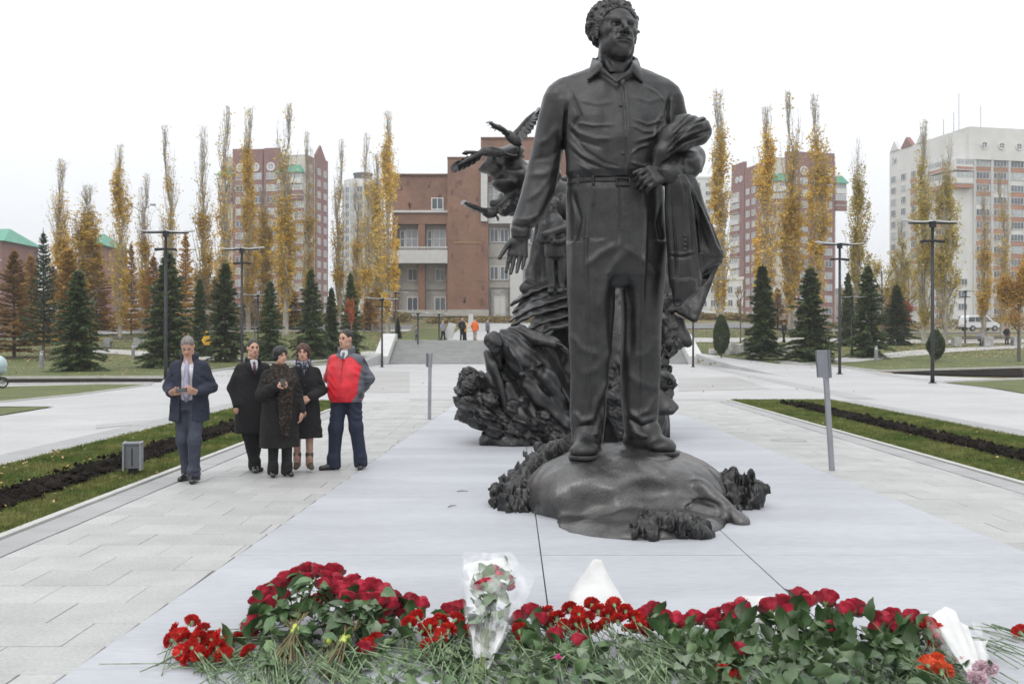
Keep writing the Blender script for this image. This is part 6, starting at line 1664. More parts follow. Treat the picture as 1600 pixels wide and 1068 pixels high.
# stone slabs on the right lawn
for px, py, w, h, lb in ((1133, 553, 2.2, .3, 'low flat pale stone slab on the lawn'), (1168, 554, 2.6, .72, 'long rough grey stone block left of its neighbour'), (1222, 556, 2.4, .72, 'long rough grey stone block right of its neighbour')):
    g = G(px, py); f = Field((-w/2 - .3, -.7, -.1), (w/2 + .3, .7, h + .3), .05)
    f.box((0, 0, h / 2 - .05), (w / 2, .4, h / 2 + .05), rotm(0, 3, 0), .06); f.disp(lambda x, y, z: .05 * fbm(x * 3, y * 3, z * 5, 3, int(px)), .2)
    o = f.obj('stone_block', M['grey_stone']); o.location = g; tag(o, lb, 'stone', 'stone blocks on the right lawn')
for px, py, lb in ((1247, 545, 'small grey cube stone beside the wide spruce'),):
    tag(MB().box((-.4, -.4, 0), (.4, .4, .75)).build('stone_cube', M['grey_stone'], loc=tuple(G(px, py)), bevel=.03), lb, 'stone')

# benches: concrete ends with slatted seat
def bench(px, py, W, label, rz=0):
    o = empty('park_bench', G(px, py), R(rz), label, 'bench', 'park benches with concrete ends')
    for s in (-1, 1): MB().box((s * W/2 - .3, -.3, 0), (s * W/2 + .3, .3, .75)).build('concrete_end', M['grey_stone'], o, bevel=.02)
    for i in range(4): MB().box((-W/2 + .3, -.24 + i * .13, .42), (W/2 - .3, -.14 + i * .13, .46)).build('slat', M['bark'], o)
    for i in range(2): MB().box((-W/2 + .3, .30, .58 + i * .14), (W/2 - .3, .33, .68 + i * .14)).build('back_slat', M['bark'], o)
    return o
bench(1518, 541, 2.4, 'bench with concrete ends under the seated person at right')
bench(1566, 540, 2.2, 'second bench, nearer the broad yellow tree at right')
bench(192, 543, 2.4, 'bench with concrete ends behind the free standing spruce at left')

# parked van
Y = 118; x = (1530 - CX) / F * Y; vz = float(tz(x, Y))
van = empty('parked_van', (x, Y, vz), R(6), 'white minivan parked in front of the white tower', 'van')
M['van_paint'] = mat('van_paint', (.62, .63, .64), .3, .02, 1, coat=.5)
M['tyre'] = mat('tyre', (.02, .02, .02), .8)
prof = [(-2.1, .35), (-2.15, .75), (-2.1, 1.0), (-1.95, 1.65), (-1.7, 1.85), (.35, 1.86), (.75, 1.7), (1.35, 1.08), (2.0, .95), (2.2, .75), (2.2, .35)]
MB().prism(prof, -.88, .88).build('body', M['van_paint'], van, bevel=.06)
for pl in ([(-1.85, 1.08), (-1.78, 1.62), (-1.05, 1.64), (-1.05, 1.08)], [(-.98, 1.08), (-.98, 1.64), (-.1, 1.64), (-.1, 1.08)], [(-.02, 1.08), (-.02, 1.64), (.45, 1.64), (1.05, 1.1)]):
    MB().prism(pl, -.895, -.87).build('window', M['glass'], van)
mb = MB(); mb.add([(.78, -.78, 1.68), (.78, .78, 1.68), (1.36, .82, 1.12), (1.36, -.82, 1.12)], [(0, 1, 2, 3)]); mb.build('windscreen', M['glass'], van)
for x_ in (-1.35, 1.4):
    for y_ in (-.86, .86):
        w_ = MB().lathe([(.12, -.1), (.33, -.1), (.33, .1), (.12, .1)], 16).build('wheel', M['tyre'], van, loc=(x_, y_, .33), rot=(R(90), 0, 0)); MB().lathe([(0, .105), (.2, .105), (.2, -.105), (0, -.105)], 12).build('rim', M['grey_metal'], w_)
MB().box((2.12, -.8, .7), (2.22, -.5, .88)).build('headlight', M['lamp_white'], van); MB().box((-2.18, -.86, .95), (-2.08, -.74, 1.3)).build('tail_light', M['red_leaf'], van)
MB().box((-2.2, -.86, .3), (2.25, .86, .5)).build('bumper', M['black_metal'], van)

# pram at the left edge
g = G(-14, 606); pr = empty('baby_pram', g, R(25), 'pale blue baby pram cut by the left edge', 'pram')
M['pram_blue'] = mat('pram_blue', (.42, .52, .54), .6, .08, 6); M['chrome'] = mat('chrome', (.5, .5, .52), .25, .05, 3, metal=.9)
f = Field((-.6, -.4, .4), (.75, .4, 1.3), .02); f.ell((.0, 0, .62), (.5, .27, .22), None, 0); f.ell((.18, 0, .82), (.34, .29, .34), None, .05); f.ell((-.28, 0, .98), (.36, .25, .25), None, .04, True); f.obj('carrycot', M['pram_blue'], pr)
for x_, y_ in ((-.36, -.3), (-.36, .3), (.36, -.3), (.36, .3)):
    rr_ = .17; mb = MB(); mb.tube([(math.cos(a) * rr_, math.sin(a) * rr_, 0) for a in np.linspace(0, 6.283, 17)], .022, 6, False); w_ = mb.build('wheel', M['tyre'], pr, loc=(x_, y_, .19), rot=(R(90), 0, 0))
    mb = MB(); [mb.tube([(0, 0, 0), (math.cos(a) * rr_, math.sin(a) * rr_, 0)], .008, 4) for a in np.arange(0, 6.28, .785)]; mb.build('spokes', M['chrome'], w_)
for y_ in (-.27, .27): MB().tube([(-.36, y_, .19), (.2, y_, .55), (.45, y_, .62)], .014, 6).tube([(.36, y_, .19), (-.2, y_, .55), (-.75, y_, 1.05)], .014, 6).build('chassis_bar', M['chrome'], pr)
MB().tube([(-.75, -.27, 1.05), (-.75, .27, 1.05)], .02, 8).build('handle', M['black_metal'], pr); MB().box((-.32, -.22, .27), (.32, .22, .40)).build('basket', M['black_metal'], pr)
# low retaining wall behind the path at the right
tag(MB().box((-6, -.2, -.6), (6, .2, 1.0)).build('retaining_wall', M['grey_stone'], loc=tuple(PX(1150, 528, 104)), bevel=.03), 'low grey retaining wall behind the path at right', 'wall')
# manhole cover
g = G(1232, 688); mh = MB().lathe([(0, .012), (.30, .012), (.31, .004)], 28).build('manhole_cover', M['tile_grey'], loc=(g[0], g[1], 0)); tag(mh, 'round grey manhole cover flush in the right walkway', 'manhole cover')
# scraps on the slab
for px, py, a, wh in ((714, 770, .2, 'longest'), (700, 795, .9, 'nearest')):
    g = G(px, py); tag(MB().tube([(0, 0, .012), (.06, .02, .016), (.13, .0, .012)], [.004, .006, .003], 5).build('twig', M['bark'], loc=(g[0], g[1], .004), rot=(0, 0, a)), wh + ' dry twig lying on the grey slab left of the boulder', 'twig', 'dry twigs on the slab')
# ------------------------------------------------------------------ people
def cloth(name, c, rough=.85, **kw): return mat(name, c, rough, .18, 9, .25, 220, fine=.15, fscale=60, **kw)
M['skin'] = mat('skin', (.50, .29, .21), .5, .10, 9, .1, 60, spec=.4, fine=.06, fscale=70)
M['lip'] = mat('lip', (.36, .13, .12), .5)
M['eye_dark'] = mat('eye_dark', (.03, .02, .018), .35)
M['navy'] = cloth('navy', (.016, .020, .038)); M['suit_blue'] = cloth('suit_blue', (.040, .046, .068)); M['black_wool'] = cloth('black_wool', (.010, .010, .011), .95)
M['fur'] = mat('fur', (.010, .009, .009), .95, .4, 40, 1.0, 160, fine=.4, fscale=90)
M['shawl'] = mat('shawl', (.012, .010, .009), .95, 0, 30, 1.0, 120, c2=(.085, .05, .032), fine=.3, fscale=60, lo=.5, hi=.68)
M['red_jacket'] = cloth('red_jacket', (.56, .014, .026), .55); M['grey_jacket'] = cloth('grey_jacket', (.10, .105, .125), .65); M['denim'] = cloth('denim', (.014, .020, .042))
M['shirt_white'] = cloth('shirt_white', (.62, .62, .66)); M['tie_lilac'] = cloth('tie_lilac', (.34, .32, .43), .5); M['tie_dark'] = cloth('tie_dark', (.06, .02, .025), .5)
M['leather'] = mat('leather', (.012, .011, .011), .25, .1, 9, .1, 60, coat=.3); M['taupe'] = cloth('taupe', (.085, .068, .052)); M['tights'] = cloth('tights', (.40, .235, .18), .6)
M['hair_grey'] = mat('hair_grey', (.17, .155, .145), .6, .3, 40, .6, 140, stretch=(1, 1, .3)); M['hair_black'] = mat('hair_black', (.008, .007, .007), .45, .3, 40, .6, 140); M['hair_brown'] = mat('hair_brown', (.075, .032, .02), .55, .3, 40, .8, 120)
M['hair_dark'] = mat('hair_dark', (.02, .016, .013), .5, .3, 40, .6, 140, stretch=(1, 1, .3))
M['orange_coat'] = cloth('orange_coat', (.62, .13, .025)); M['yellow_coat'] = cloth('yellow_coat', (.60, .34, .03)); M['grey_coat'] = cloth('grey_coat', (.22, .22, .26)); M['khaki'] = cloth('khaki', (.30, .26, .20)); M['phone'] = mat('phone', (.01, .01, .011), .2)
M['scarf'] = mat('scarf', (.02, .025, .05), .9, 0, 30, c2=(.30, .30, .34), lo=.52, hi=.6)

V3 = lambda *a: np.array(a, float)
class Person:
    """figure at 1.78 m that faces local -y; the root scales it"""
    def __init__(s, label, at, H, rz, pose, vox=.0078, far=False, group=None):
        s.root = empty('person', at, R(rz), label, 'person', group); s.root.scale = (H / 1.78,) * 3
        s.far = far; s.vox = vox; s.p = pose
        lx = pose.get('lean', (0, 0))
        s.hip = [V3(-.088, 0, .92), V3(.088, 0, .92)]
        s.ank = [V3(f[0], f[1], .085 + (f[2] if len(f) > 2 else 0)) for f in pose['feet']]
        s.toe = pose.get('toe', (-12, 12))
        s.knee = []
        for i in (0, 1):
            k = pose.get('knee', (None, None))[i]
            s.knee.append(V3(*k) if k is not None else (s.hip[i] + s.ank[i]) * .5 + V3(0, -.03, .02))
        s.sho = [V3(-.168 + lx[0], lx[1], 1.425), V3(.168 + lx[0], lx[1], 1.425)]
        s.elb = [V3(*pose['elb'][i]) for i in (0, 1)]; s.wri = [V3(*pose['wri'][i]) for i in (0, 1)]
        s.hc = V3(lx[0] + pose.get('head_at', (0, -.025))[0], lx[1] + pose.get('head_at', (0, -.025))[1], 1.655 + pose.get('head_dz', 0)); s.hs = .224
        s.hrot = rotm(0, 0, pose.get('yaw', 0)) @ rotm(pose.get('pitch', 0), pose.get('roll', 0), 0)
        s.lx = lx
    def F(s, x=.55, y=.42, z0=-.01, z1=1.84, v=None): return Field((-x, -y, z0), (x, y, z1), v or s.vox)
    def skin(s, fingers=True, legm='skin'):
        f = s.F()
        s.T = head_sdf(f, s.hc, s.hs, s.hrot, False)
        f.cap(s.hc + V3(0, .025, -.05), V3(s.lx[0], s.lx[1] + .015, 1.46), .058, .066, .03)
        f.chain([V3(s.lx[0], s.lx[1], 1.42), V3(0, 0, 1.15), V3(0, 0, .95)], [.09, .09, .10], .06)
        for i in (0, 1):
            sk = s.sho[i] + V3(.02 - .04 * i, 0, -.06); f.cap(V3(s.lx[0], s.lx[1], 1.38), sk, .05, .04, .02); f.chain([sk, s.elb[i], s.wri[i]], [.04, .034, .028], .01)
            f.chain([s.hip[i], s.knee[i], s.ank[i]], [.07, .05, .038], .02); f.cap(s.ank[i], s.ank[i] + V3(0, -.04, -.045), .030, .022, .01)
            hd = s.p.get('hand', (None, None))[i]
            if hd is None: f.ell(s.wri[i] + V3(0, 0, -.05), (.035, .045, .07), None, .01)
            elif s.far: f.cap(s.wri[i], s.wri[i] + V3(*hd[0]) / np.linalg.norm(hd[0]) * .11, .04, .03, .01)
            else: hand_sdf(f, s.wri[i], hd[0], hd[1], .19, curl=hd[2], thumb=hd[3], tw=1.12)
        o = f.obj('body', M['skin'], s.root); s.body = o
        if not s.far:
            mb = MB()
            for sx in (-1, 1):
                mb.tube([s.T(sx * .045, -.345, .075), s.T(sx * .13, -.345, .10), s.T(sx * .215, -.275, .085)], [.006, .0075, .004], 6)
            mb.build('eyebrows', M[s.p.get('brow', 'hair_dark')], s.root)
            for sx in (-1, 1): MB().tube([s.T(sx * .065, -.318, -.008), s.T(sx * .122, -.322, -.004), s.T(sx * .185, -.285, -.01)], [.003, .0075, .003], 6).build('eye', M['eye_dark'], s.root)
            MB().tube([s.T(-.09, -.40, -.272), s.T(0, -.42, -.27), s.T(.09, -.40, -.272)], [.003, .0065, .003], 6).build('lips', M['lip'], s.root)
        return s
    def hair(s, m, kind='short', name='hair'):
        f = Field(s.hc - .22, s.hc + .2, .0075 if not s.far else .014); h = s.hs; T = s.T; Rm = s.hrot
        if kind == 'short':
            f.ell(T(0, .075, .145), V3(.342, .418, .395) * h, Rm, 0)
            f.ell(T(0, -.47, -.06), V3(.345, .42, .44) * h, Rm, .02 * h, True); f.ell(T(0, -.14, -.48), V3(.5, .5, .46) * h, Rm, .03 * h, True)
            for sx in (-1, 1): f.ell(T(sx * .345, .02, -.03), V3(.06, .11, .15) * h, Rm, .02 * h, True)
        elif kind == 'bob':
            f.ell(T(0, .08, .12), V3(.43, .47, .46) * h, Rm, 0); f.ell(T(0, .1, -.12), V3(.42, .40, .34) * h, Rm, .05 * h)
            f.ell(T(0, -.46, -.14), V3(.265, .36, .36) * h, Rm, .03 * h, True)
        elif kind == 'curly':
            f.ell(T(0, .06, .13), V3(.43, .45, .45) * h, Rm, 0); f.ell(T(0, .1, -.12), V3(.45, .38, .36) * h, Rm, .05 * h)
            f.ell(T(0, -.46, -.10), V3(.27, .36, .34) * h, Rm, .03 * h, True)
        elif kind == 'hood':
            f.ell(T(0, .08, .06), V3(.46, .48, .52) * h, Rm, 0); f.ell(T(0, -.42, -.04), V3(.28, .3, .36) * h, Rm, .03 * h, True)
        elif kind == 'cap':
            f.ell(T(0, .04, .2), V3(.37, .43, .36) * h, Rm, 0); f.ell(T(0, -.35, .16), V3(.28, .3, .06) * h, Rm, .03 * h); f.ell(T(0, -.3, -.3), V3(.5, .5, .36) * h, Rm, .0, True)
        a = {'curly': .010, 'bob': .004}.get(kind, .003); f.disp(lambda x, y, z: a * vnoise(x * 60, y * 60, z * (60 if kind == 'curly' else 20), 3) + a * .6 * vnoise(x * 130, y * 130, z * 60, 4))
        f.obj(name, M[m], s.root); return s
    def trousers(s, m, r=(.095, .078, .066), z1=.99, wr=.008, name='trousers'):
        f = s.F(z1=1.06, v=max(s.vox, .010))
        f.loft([(.86, 0, 0, .165, .115), (z1, 0, .0, .155, .108)], 0)
        for i in (0, 1):
            f.cap(s.hip[i], s.knee[i], r[0], r[1], .05); f.cap(s.knee[i], s.ank[i] + V3(0, .005, -.0), r[1], r[2], .04)
            f.cap(s.ank[i] + V3(0, -.02, .06), s.ank[i] + V3(0, -.004, -.03), r[2] + .006, r[2] + .006, .03)
        zb = min(s.ank[0][2], s.ank[1][2]) - .085 + .028
        f.keep(lambda x, y, z: zb - z)
        f.disp(lambda x, y, z: wr * vnoise(x * 9, y * 9, z * 4, 5) + wr * .8 * np.sin(42 * z + 26 * np.abs(x) + 9 * vnoise(x * 5, y * 5, z * 5, 6)) * np.clip(vnoise(x * 6, y * 6, z * 5, 7) * 1.5, 0, 1) + .006 * np.exp(-(np.abs(np.abs(x) - .095 - (.0)) / .012)**2) * (y < -.02))
        f.obj(name, M[m], s.root); return s
    def shoes(s, m, kind='shoe'):
        for i in (0, 1):
            a = R(s.toe[i]); d = V3(math.sin(a), -math.cos(a), 0); g = V3(s.ank[i][0], s.ank[i][1], s.ank[i][2] - .085)
            f = Field(g + V3(-.2, -.28, -.01), g + V3(.2, .2, .3), .0085)
            up = V3(0, 0, 1)
            if kind == 'shoe':
                f.cap(g - d * .05 + up * .045, g + d * .05 + up * .06, .042, .045, 0); f.cap(g + d * .03 + up * .04, g + d * .165 + up * .028, .045, .036, .03); f.cap(g + up * .06, g + up * .10, .042, .04, .02)
            else:
                f.cap(g - d * .02 + up * .09, g + d * .12 + up * .035, .042, .036, .03); f.cap(g + up * .08, g + up * .21, .046, .056, .02); f.cap(g - d * .045 + up * .0, g - d * .035 + up * .08, .022, .03, .02)
            f.keep(lambda x, y, z: .004 + s.ank[i][2] - .085 - z)
            f.obj('boot' if kind != 'shoe' else 'shoe', M[m], s.root)
        return s
    def coat(s, m, hem, rows=None, sl=(.072, .060, .048), open_w=None, name='coat', wr=.007, sleeve_m=None, cuff=.03, fold=7.0, p=2.2):
        f = s.F(z0=hem - .06, z1=1.62, v=max(s.vox, .009))
        lx = s.lx
        rows = rows or [(hem, 0, 0, .235, .165), (.95, 0, 0, .215, .15), (1.10, 0, 0, .205, .14), (1.28, 0, -.005, .215, .14)]
        f.loft(rows + [(1.37, lx[0], lx[1], .198, .122), (1.425, lx[0], lx[1], .172, .10), (1.475, lx[0], lx[1] + .005, .105, .085), (1.515, lx[0], lx[1] + .01, .075, .075)], 0, p)
        sf = f
        for i in (0, 1):
            w = s.wri[i] + (s.elb[i] - s.wri[i]) / np.linalg.norm(s.elb[i] - s.wri[i]) * cuff
            f.chain([s.sho[i] + V3(-.012 if i else .012, 0, -.045), s.elb[i] + V3(-.008 if i else .008, 0, 0), w], [sl[0] * .96, sl[1] * .95, sl[2]], .035)
        f.disp(lambda x, y, z: wr * vnoise(x * fold, y * fold, z * fold * .6, 15) + wr * .6 * np.sin(60 * (z + .4 * x) + 6 * vnoise(x * 4, y * 4, z * 4, 16)) * np.clip(vnoise(x * 5, y * 5, z * 5, 17) + .2, 0, 1))
        if open_w:
            f.keep(lambda x, y, z: np.where(y < -.01, np.interp(z, open_w[0], open_w[1]) - np.abs(x - np.interp(z, [1.0, 1.45], [0, lx[0]])), -1.0))
        s.coat_f = f
        s.coat_o = f.obj(name, M[m], s.root); return s
    def collar(s, m, w=.075, h=.045, z=1.50, r=.02, gap=.9, name='collar'):
        f = Field((-.22, -.25, 1.35), (.22, .22, 1.64), .008); c = V3(s.lx[0], s.lx[1] + .005, z); pts = []
        for a in np.linspace(-math.pi / 2 + gap * .5, 1.5 * math.pi - gap * .5, 17): pts.append(c + V3(math.cos(a) * w, math.sin(a) * w * 1.05, .02 * math.sin(a)))
        for q in pts: pass
        for dz in (0, h * .5, h): f.chain([q + V3(0, 0, dz) for q in pts], [r] * len(pts), .01)
        f.obj(name, M[m], s.root); return s
    def front(s, name, m, rows, y, parent=None):
        """flat piece on the chest: rows of (z, half width); y(z) its front"""
        mb = MB(); vs_ = []
        n = len(rows)
        for z, w in rows:
            yy = np.interp(z, y[0], y[1]); cx = np.interp(z, [1.0, 1.45], [0, s.lx[0]])
            vs_ += [(cx - w, yy + .02, z), (cx, yy, z), (cx + w, yy + .02, z), (cx + w, yy + .05, z), (cx - w, yy + .05, z)]
        fs = [(0, 1, 2, 3, 4), tuple(range(n*5 - 1, n*5 - 6, -1))]
        for i in range(n - 1):
            for k in range(5): a = i * 5 + k; b = i * 5 + (k + 1) % 5; fs.append((a, b, b + 5, a + 5))
        mb.add(vs_, fs); mb.build(name, M[m], s.root, smooth=False); return s

GRP = None
# 1 -- navy parka, phone in both hands
p = Person('man in open navy parka and lilac tie looking down at the phone in his hands', G(296, 751), 1.79, 2, dict(feet=[(-.05, .10), (.09, -.12)], knee=[(-.07, -.02, .49), (.10, -.14, .50)], toe=(-14, 8), pitch=36, yaw=6, head_at=(0, -.075), head_dz=-.025, brow='hair_grey',
    elb=[(-.265, .04, 1.13), (.265, .04, 1.13)], wri=[(-.155, -.22, 1.07), (.155, -.24, 1.08)], hand=[((.55, -.6, .15), (.6, .3, .6), (.5, .6, .4), -1), ((-.55, -.6, .25), (-.6, .3, .6), (.5, .6, .4), 1)]))
p.skin().hair('hair_grey').trousers('suit_blue').shoes('leather')
p.coat('navy', .73, [(.73, 0, 0, .245, .17), (.85, 0, 0, .235, .165), (1.0, 0, 0, .225, .16), (1.15, 0, 0, .225, .15), (1.28, 0, -.005, .225, .142)], sl=(.080, .070, .056), open_w=([.70, .95, 1.2, 1.40, 1.5], [.07, .075, .07, .075, .05]), name='parka')
f = p.F(z0=.93, z1=1.56, v=.009); f.loft([(.97, 0, 0, .15, .105), (1.15, 0, 0, .16, .115), (1.35, 0, 0, .16, .105), (1.45, 0, 0, .10, .08), (1.50, 0, .0, .066, .066)], 0); f.disp(lambda x, y, z: .005 * vnoise(x * 12, y * 12, z * 12, 3)); f.obj('shirt', M['shirt_white'], p.root)
MB().tube([(0, -.083, 1.475), (0, -.108, 1.42), (0, -.125, 1.25), (0, -.125, 1.05), (0, -.118, .965)], [.018, .022, .034, .045, .02], 8).build('tie', M['tie_lilac'], p.root, smooth=True)
p.collar('navy', .085, .05, 1.475, .022, 1.7)
for x in (-.15, .15):
    for z, hh in ((.86, .075), (1.27, .06)): MB().box((x - .06, -.012, 0), (x + .06, .012, hh)).build('pocket_flap', M['navy'], p.root, bevel=.008, loc=(0, -.158 if z < 1 else -.142, z), rot=(0, 0, R(14 * np.sign(x))))
o = MB().box((-.065, -.005, -.033), (.065, .005, .033)).build('mobile_phone', M['phone'], None, bevel=.005); o.parent = p.root; o.location = (.0, -.335, 1.115); o.rotation_euler = (R(-50), R(-12), 0)
o.parent = None; o.matrix_world = Matrix(); bpy.context.view_layer.update()
o.matrix_world = p.root.matrix_world @ Matrix.Translation((.0, -.335, 1.115)) @ Matrix.Rotation(R(-50), 4, 'X') @ Matrix.Rotation(R(-12), 4, 'Y'); tag(o, 'black mobile phone held by the man in the navy parka', 'phone')

# 2 -- long black coat, hands in pockets
p = Person('man in long black coat with white shirt and dark tie, hands in pockets', G(395, 737), 1.73, 24, dict(feet=[(.02, -.02), (.03, .12)], knee=[(-.06, -.05, .5), (.07, .02, .5)], toe=(-2, 26), yaw=8, pitch=2,
    elb=[(-.27, .06, 1.12), (.27, .06, 1.12)], wri=[(-.22, -.06, .90), (.22, -.06, .90)]))
p.skin().hair('hair_dark').trousers('black_wool').shoes('leather')
p.coat('black_wool', .52, [(.52, 0, .01, .24, .18), (.75, 0, 0, .235, .17), (1.0, 0, 0, .22, .155), (1.15, 0, 0, .215, .148), (1.3, 0, -.005, .222, .142)], sl=(.078, .066, .054), cuff=.0)
p.front('shirt', 'shirt_white', [(1.30, .006), (1.40, .045), (1.47, .055), (1.50, .045)], ([1.30, 1.40, 1.5], [-.148, -.128, -.083])).collar('black_wool', .082, .03, 1.475, .02, 1.6)
MB().tube([(0, -.098, 1.465), (0, -.135, 1.41), (0, -.158, 1.31)], [.016, .018, .020], 8).build('tie', M['tie_dark'], p.root, smooth=True)
for sx in (-1, 1): MB().tube([(sx * .07, -.10, 1.48), (sx * .065, -.145, 1.40), (sx * .012, -.165, 1.28)], [.018, .026, .008], 8).build('lapel', M['black_wool'], p.root, smooth=True)
for z in (1.2, 1.08, .96): MB().lathe([(0, .005), (.012, .004), (.013, 0)], 10).build('button', M['leather'], p.root, loc=(.05, -.16, z), rot=(R(90), 0, 0))

# 3 -- woman, black fur coat with patterned shawl, holding a phone
p = Person('short haired woman in black coat with brown patterned shawl, one hand raised', G(437, 744), 1.64, 30, dict(feet=[(-.09, .02), (.09, -.02)], toe=(-14, 16), yaw=16, pitch=6, head_at=(0, -.04),
    elb=[(-.27, -.06, 1.12), (.26, .05, 1.12)], wri=[(-.13, -.30, 1.26), (.27, -.08, .88)], hand=[((.5, -.7, .25), (.5, .2, -.6), (.5, .7, .5), -1), ((0, -.2, -1), (-1, 0, 0), (.4, .4, .3), -1)]))
p.skin().hair('hair_black', 'bob').trousers('black_wool').shoes('leather', 'boot')
p.coat('fur', .40, [(.40, 0, .02, .27, .20), (.7, 0, .01, .265, .19), (1.0, 0, 0, .245, .175), (1.15, 0, 0, .24, .17), (1.3, 0, -.005, .24, .155)], sl=(.090, .086, .074), wr=.009)
f = p.F(z0=.45, z1=1.64, v=.009)
f.loft([(1.16, 0, -.005, .285, .20), (1.28, 0, -.005, .275, .185), (1.38, 0, 0, .235, .155), (1.46, 0, 0, .15, .115), (1.535, 0, .01, .09, .09)], 0, 2.1)
f.keep(lambda x, y, z: (1.16 + .20 * np.clip(np.abs(x) * 3, 0, 1)) - z)
for dx in (-.05, .02, .08): f.chain([V3(dx, -.195, 1.30), V3(dx * .9, -.205, 1.05), V3(dx * .8, -.205, .80), V3(dx * .6, -.21, .56)], [.05, .042, .036, .012], .02)
f.disp(lambda x, y, z: .012 * vnoise(x * 26, y * 26, z * 12, 3) + .006 * vnoise(x * 60, y * 60, z * 60, 4)); f.obj('shawl', M['shawl'], p.root)
ph = MB().box((-.035, -.006, -.06), (.035, .006, .06)).build('mobile_phone', M['phone'], None, bevel=.005); bpy.context.view_layer.update()
ph.matrix_world = p.root.matrix_world @ Matrix.Translation((-.075, -.385, 1.30)) @ Matrix.Rotation(R(-40), 4, 'X'); tag(ph, 'dark mobile phone held up by the woman in the shawl', 'phone')

# 4 -- woman in knee long coat, boots
p = Person('woman with curly brown hair in knee length black coat and taupe ankle boots', G(474, 736), 1.67, 8, dict(feet=[(-.085, .02, .03), (.085, -.03, .03)], toe=(-6, 18), yaw=-6, pitch=3,
    elb=[(-.25, .05, 1.12), (.26, .04, 1.12)], wri=[(-.06, -.22, .90), (.10, -.24, 1.03)], hand=[((.6, -.4, -.5), (.3, .3, -.9), (.4, .5, .4), -1), ((-.8, -.3, -.15), (.1, .9, -.3), (.4, .5, .4), 1)]))
p.skin().hair('hair_brown', 'curly').trousers('tights', (.085, .056, .042), .9, .001, 'tights').shoes('taupe', 'boot')
p.coat('black_wool', .47, [(.47, 0, .01, .265, .20), (.7, 0, .005, .245, .18), (1.0, 0, 0, .215, .155), (1.12, 0, 0, .205, .148), (1.28, 0, -.01, .215, .148)], sl=(.076, .074, .066), wr=.008, cuff=.035)
p.collar('scarf', .078, .05, 1.475, .028, .0, 'scarf')
MB().tube([(.02, -.10, 1.50), (.03, -.15, 1.42), (.0, -.165, 1.33)], [.035, .035, .012], 8).build('scarf_end', M['scarf'], p.root, smooth=True)
for z in (1.2, 1.06, .92, .78): MB().lathe([(0, .005), (.014, .004), (.015, 0)], 10).build('button', M['leather'], p.root, loc=(.03, -.163 - .03 * (1.2 - z), z), rot=(R(90), 0, 0))

# 5 -- red and grey sports jacket, hands behind his back
p = Person('man in red and grey jacket and navy trousers with hands behind his back', G(541, 733), 1.86, -10, dict(feet=[(-.14, -.06), (.17, .07)], toe=(-50, 16), yaw=-22, pitch=4,
    elb=[(-.27, .10, 1.15), (.28, .10, 1.15)], wri=[(-.10, .20, .98), (.12, .20, .98)]))
p.skin().hair('hair_dark').trousers('denim', (.105, .088, .075)).shoes('leather')
RW = [(.86, 0, -.01, .205, .165), (.93, 0, -.015, .225, .19), (1.05, 0, -.02, .232, .195), (1.2, 0, -.015, .23, .175), (1.3, 0, -.005, .23, .155)]
p.coat('red_jacket', .86, RW, sl=(.080, .068, .056), name='jacket', wr=.009)
def overlay(name, m, keepfn, grow=.0045):
    f = Field(p.coat_f.lo, p.coat_f.lo + p.coat_f.h * (p.coat_f.n - 1), p.coat_f.h); f.d = p.coat_f.d[:f.n[0], :f.n[1], :f.n[2]] - grow; f.n = np.array(f.d.shape); f.keep(keepfn); f.obj(name, M[m], p.root)
overlay('grey_yoke', 'grey_jacket', lambda x, y, z: np.where(y < -.01, np.where(x < 0, 1.425 - .35 * np.clip(.10 + x, -.02, .1) + 2.0 * np.clip(-x - .10, 0, .1), 1.43 - .30 * np.clip(.10 - x, 0, .1) - .9 * np.clip(x - .09, 0, .12)) - z, 1.30 - z))
overlay('grey_sleeve', 'grey_jacket', lambda x, y, z: np.maximum(.222 + .05 * np.clip((z - 1.3) * 2, -1, .0) - x, .9 - z))
overlay('grey_hem_panel', 'grey_jacket', lambda x, y, z: np.maximum(np.maximum(.125 + (z - .87) * .7 - x, y + .02), z - 1.0))
overlay('grey_sleeve_back', 'grey_jacket', lambda x, y, z: np.maximum(x + .255, .06 - y))
p.front('shirt', 'shirt_white', [(1.40, .015), (1.46, .05), (1.51, .05)], ([1.40, 1.51], [-.13, -.085])).collar('grey_jacket', .088, .055, 1.475, .02, 1.5)
MB().tube([(0, -.10, 1.475), (0, -.128, 1.43), (0, -.145, 1.39)], [.015, .018, .018], 8).build('tie', M['grey_jacket'], p.root, smooth=True)
MB().tube([(0, -.145, 1.38), (0, -.182, 1.25), (0, -.206, 1.1), (0, -.206, .95), (0, -.175, .87)], .006, 6).build('zip', M['red_jacket'], p.root)

# far figures
def far_person(label, px, py, H, rz, coat_m, leg_m, kind='short', hair_m='hair_dark', hem=.85, pose=None, Y=None, sl=(.085, .075, .06)):
    g = G(px, py) if Y is None else Vector(((px - CX) / F * Y, Y, float(tz((px - CX) / F * Y, Y))))
    pose = pose or dict(feet=[(-.09, .05), (.09, -.05)], elb=[(-.28, .04, 1.13), (.28, .04, 1.13)], wri=[(-.24, -.08, .9), (.24, -.08, .9)], hand=[((0, 0, -1), (1, 0, 0), 0, 1)] * 2)
    p = Person(label, g, H, rz, pose, .018, True, 'people strolling far off'); p.skin().trousers(leg_m).shoes('leather').hair(hair_m, kind, 'hood' if kind == 'hood' else 'cap' if kind == 'cap' else 'hair').coat(coat_m, hem, name='jacket', sl=sl)
    return p
wk = lambda a: dict(feet=[(-.08, .20 * a), (.08, -.20 * a)], knee=[(-.08, .04, .5), (.08, -.1, .5)], elb=[(-.28, .1, 1.14), (.28, -.02, 1.14)], wri=[(-.26, -.02, .92), (.26, -.16, .95)], hand=[((0, 0, -1), (1, 0, 0), 0, 1)] * 2)
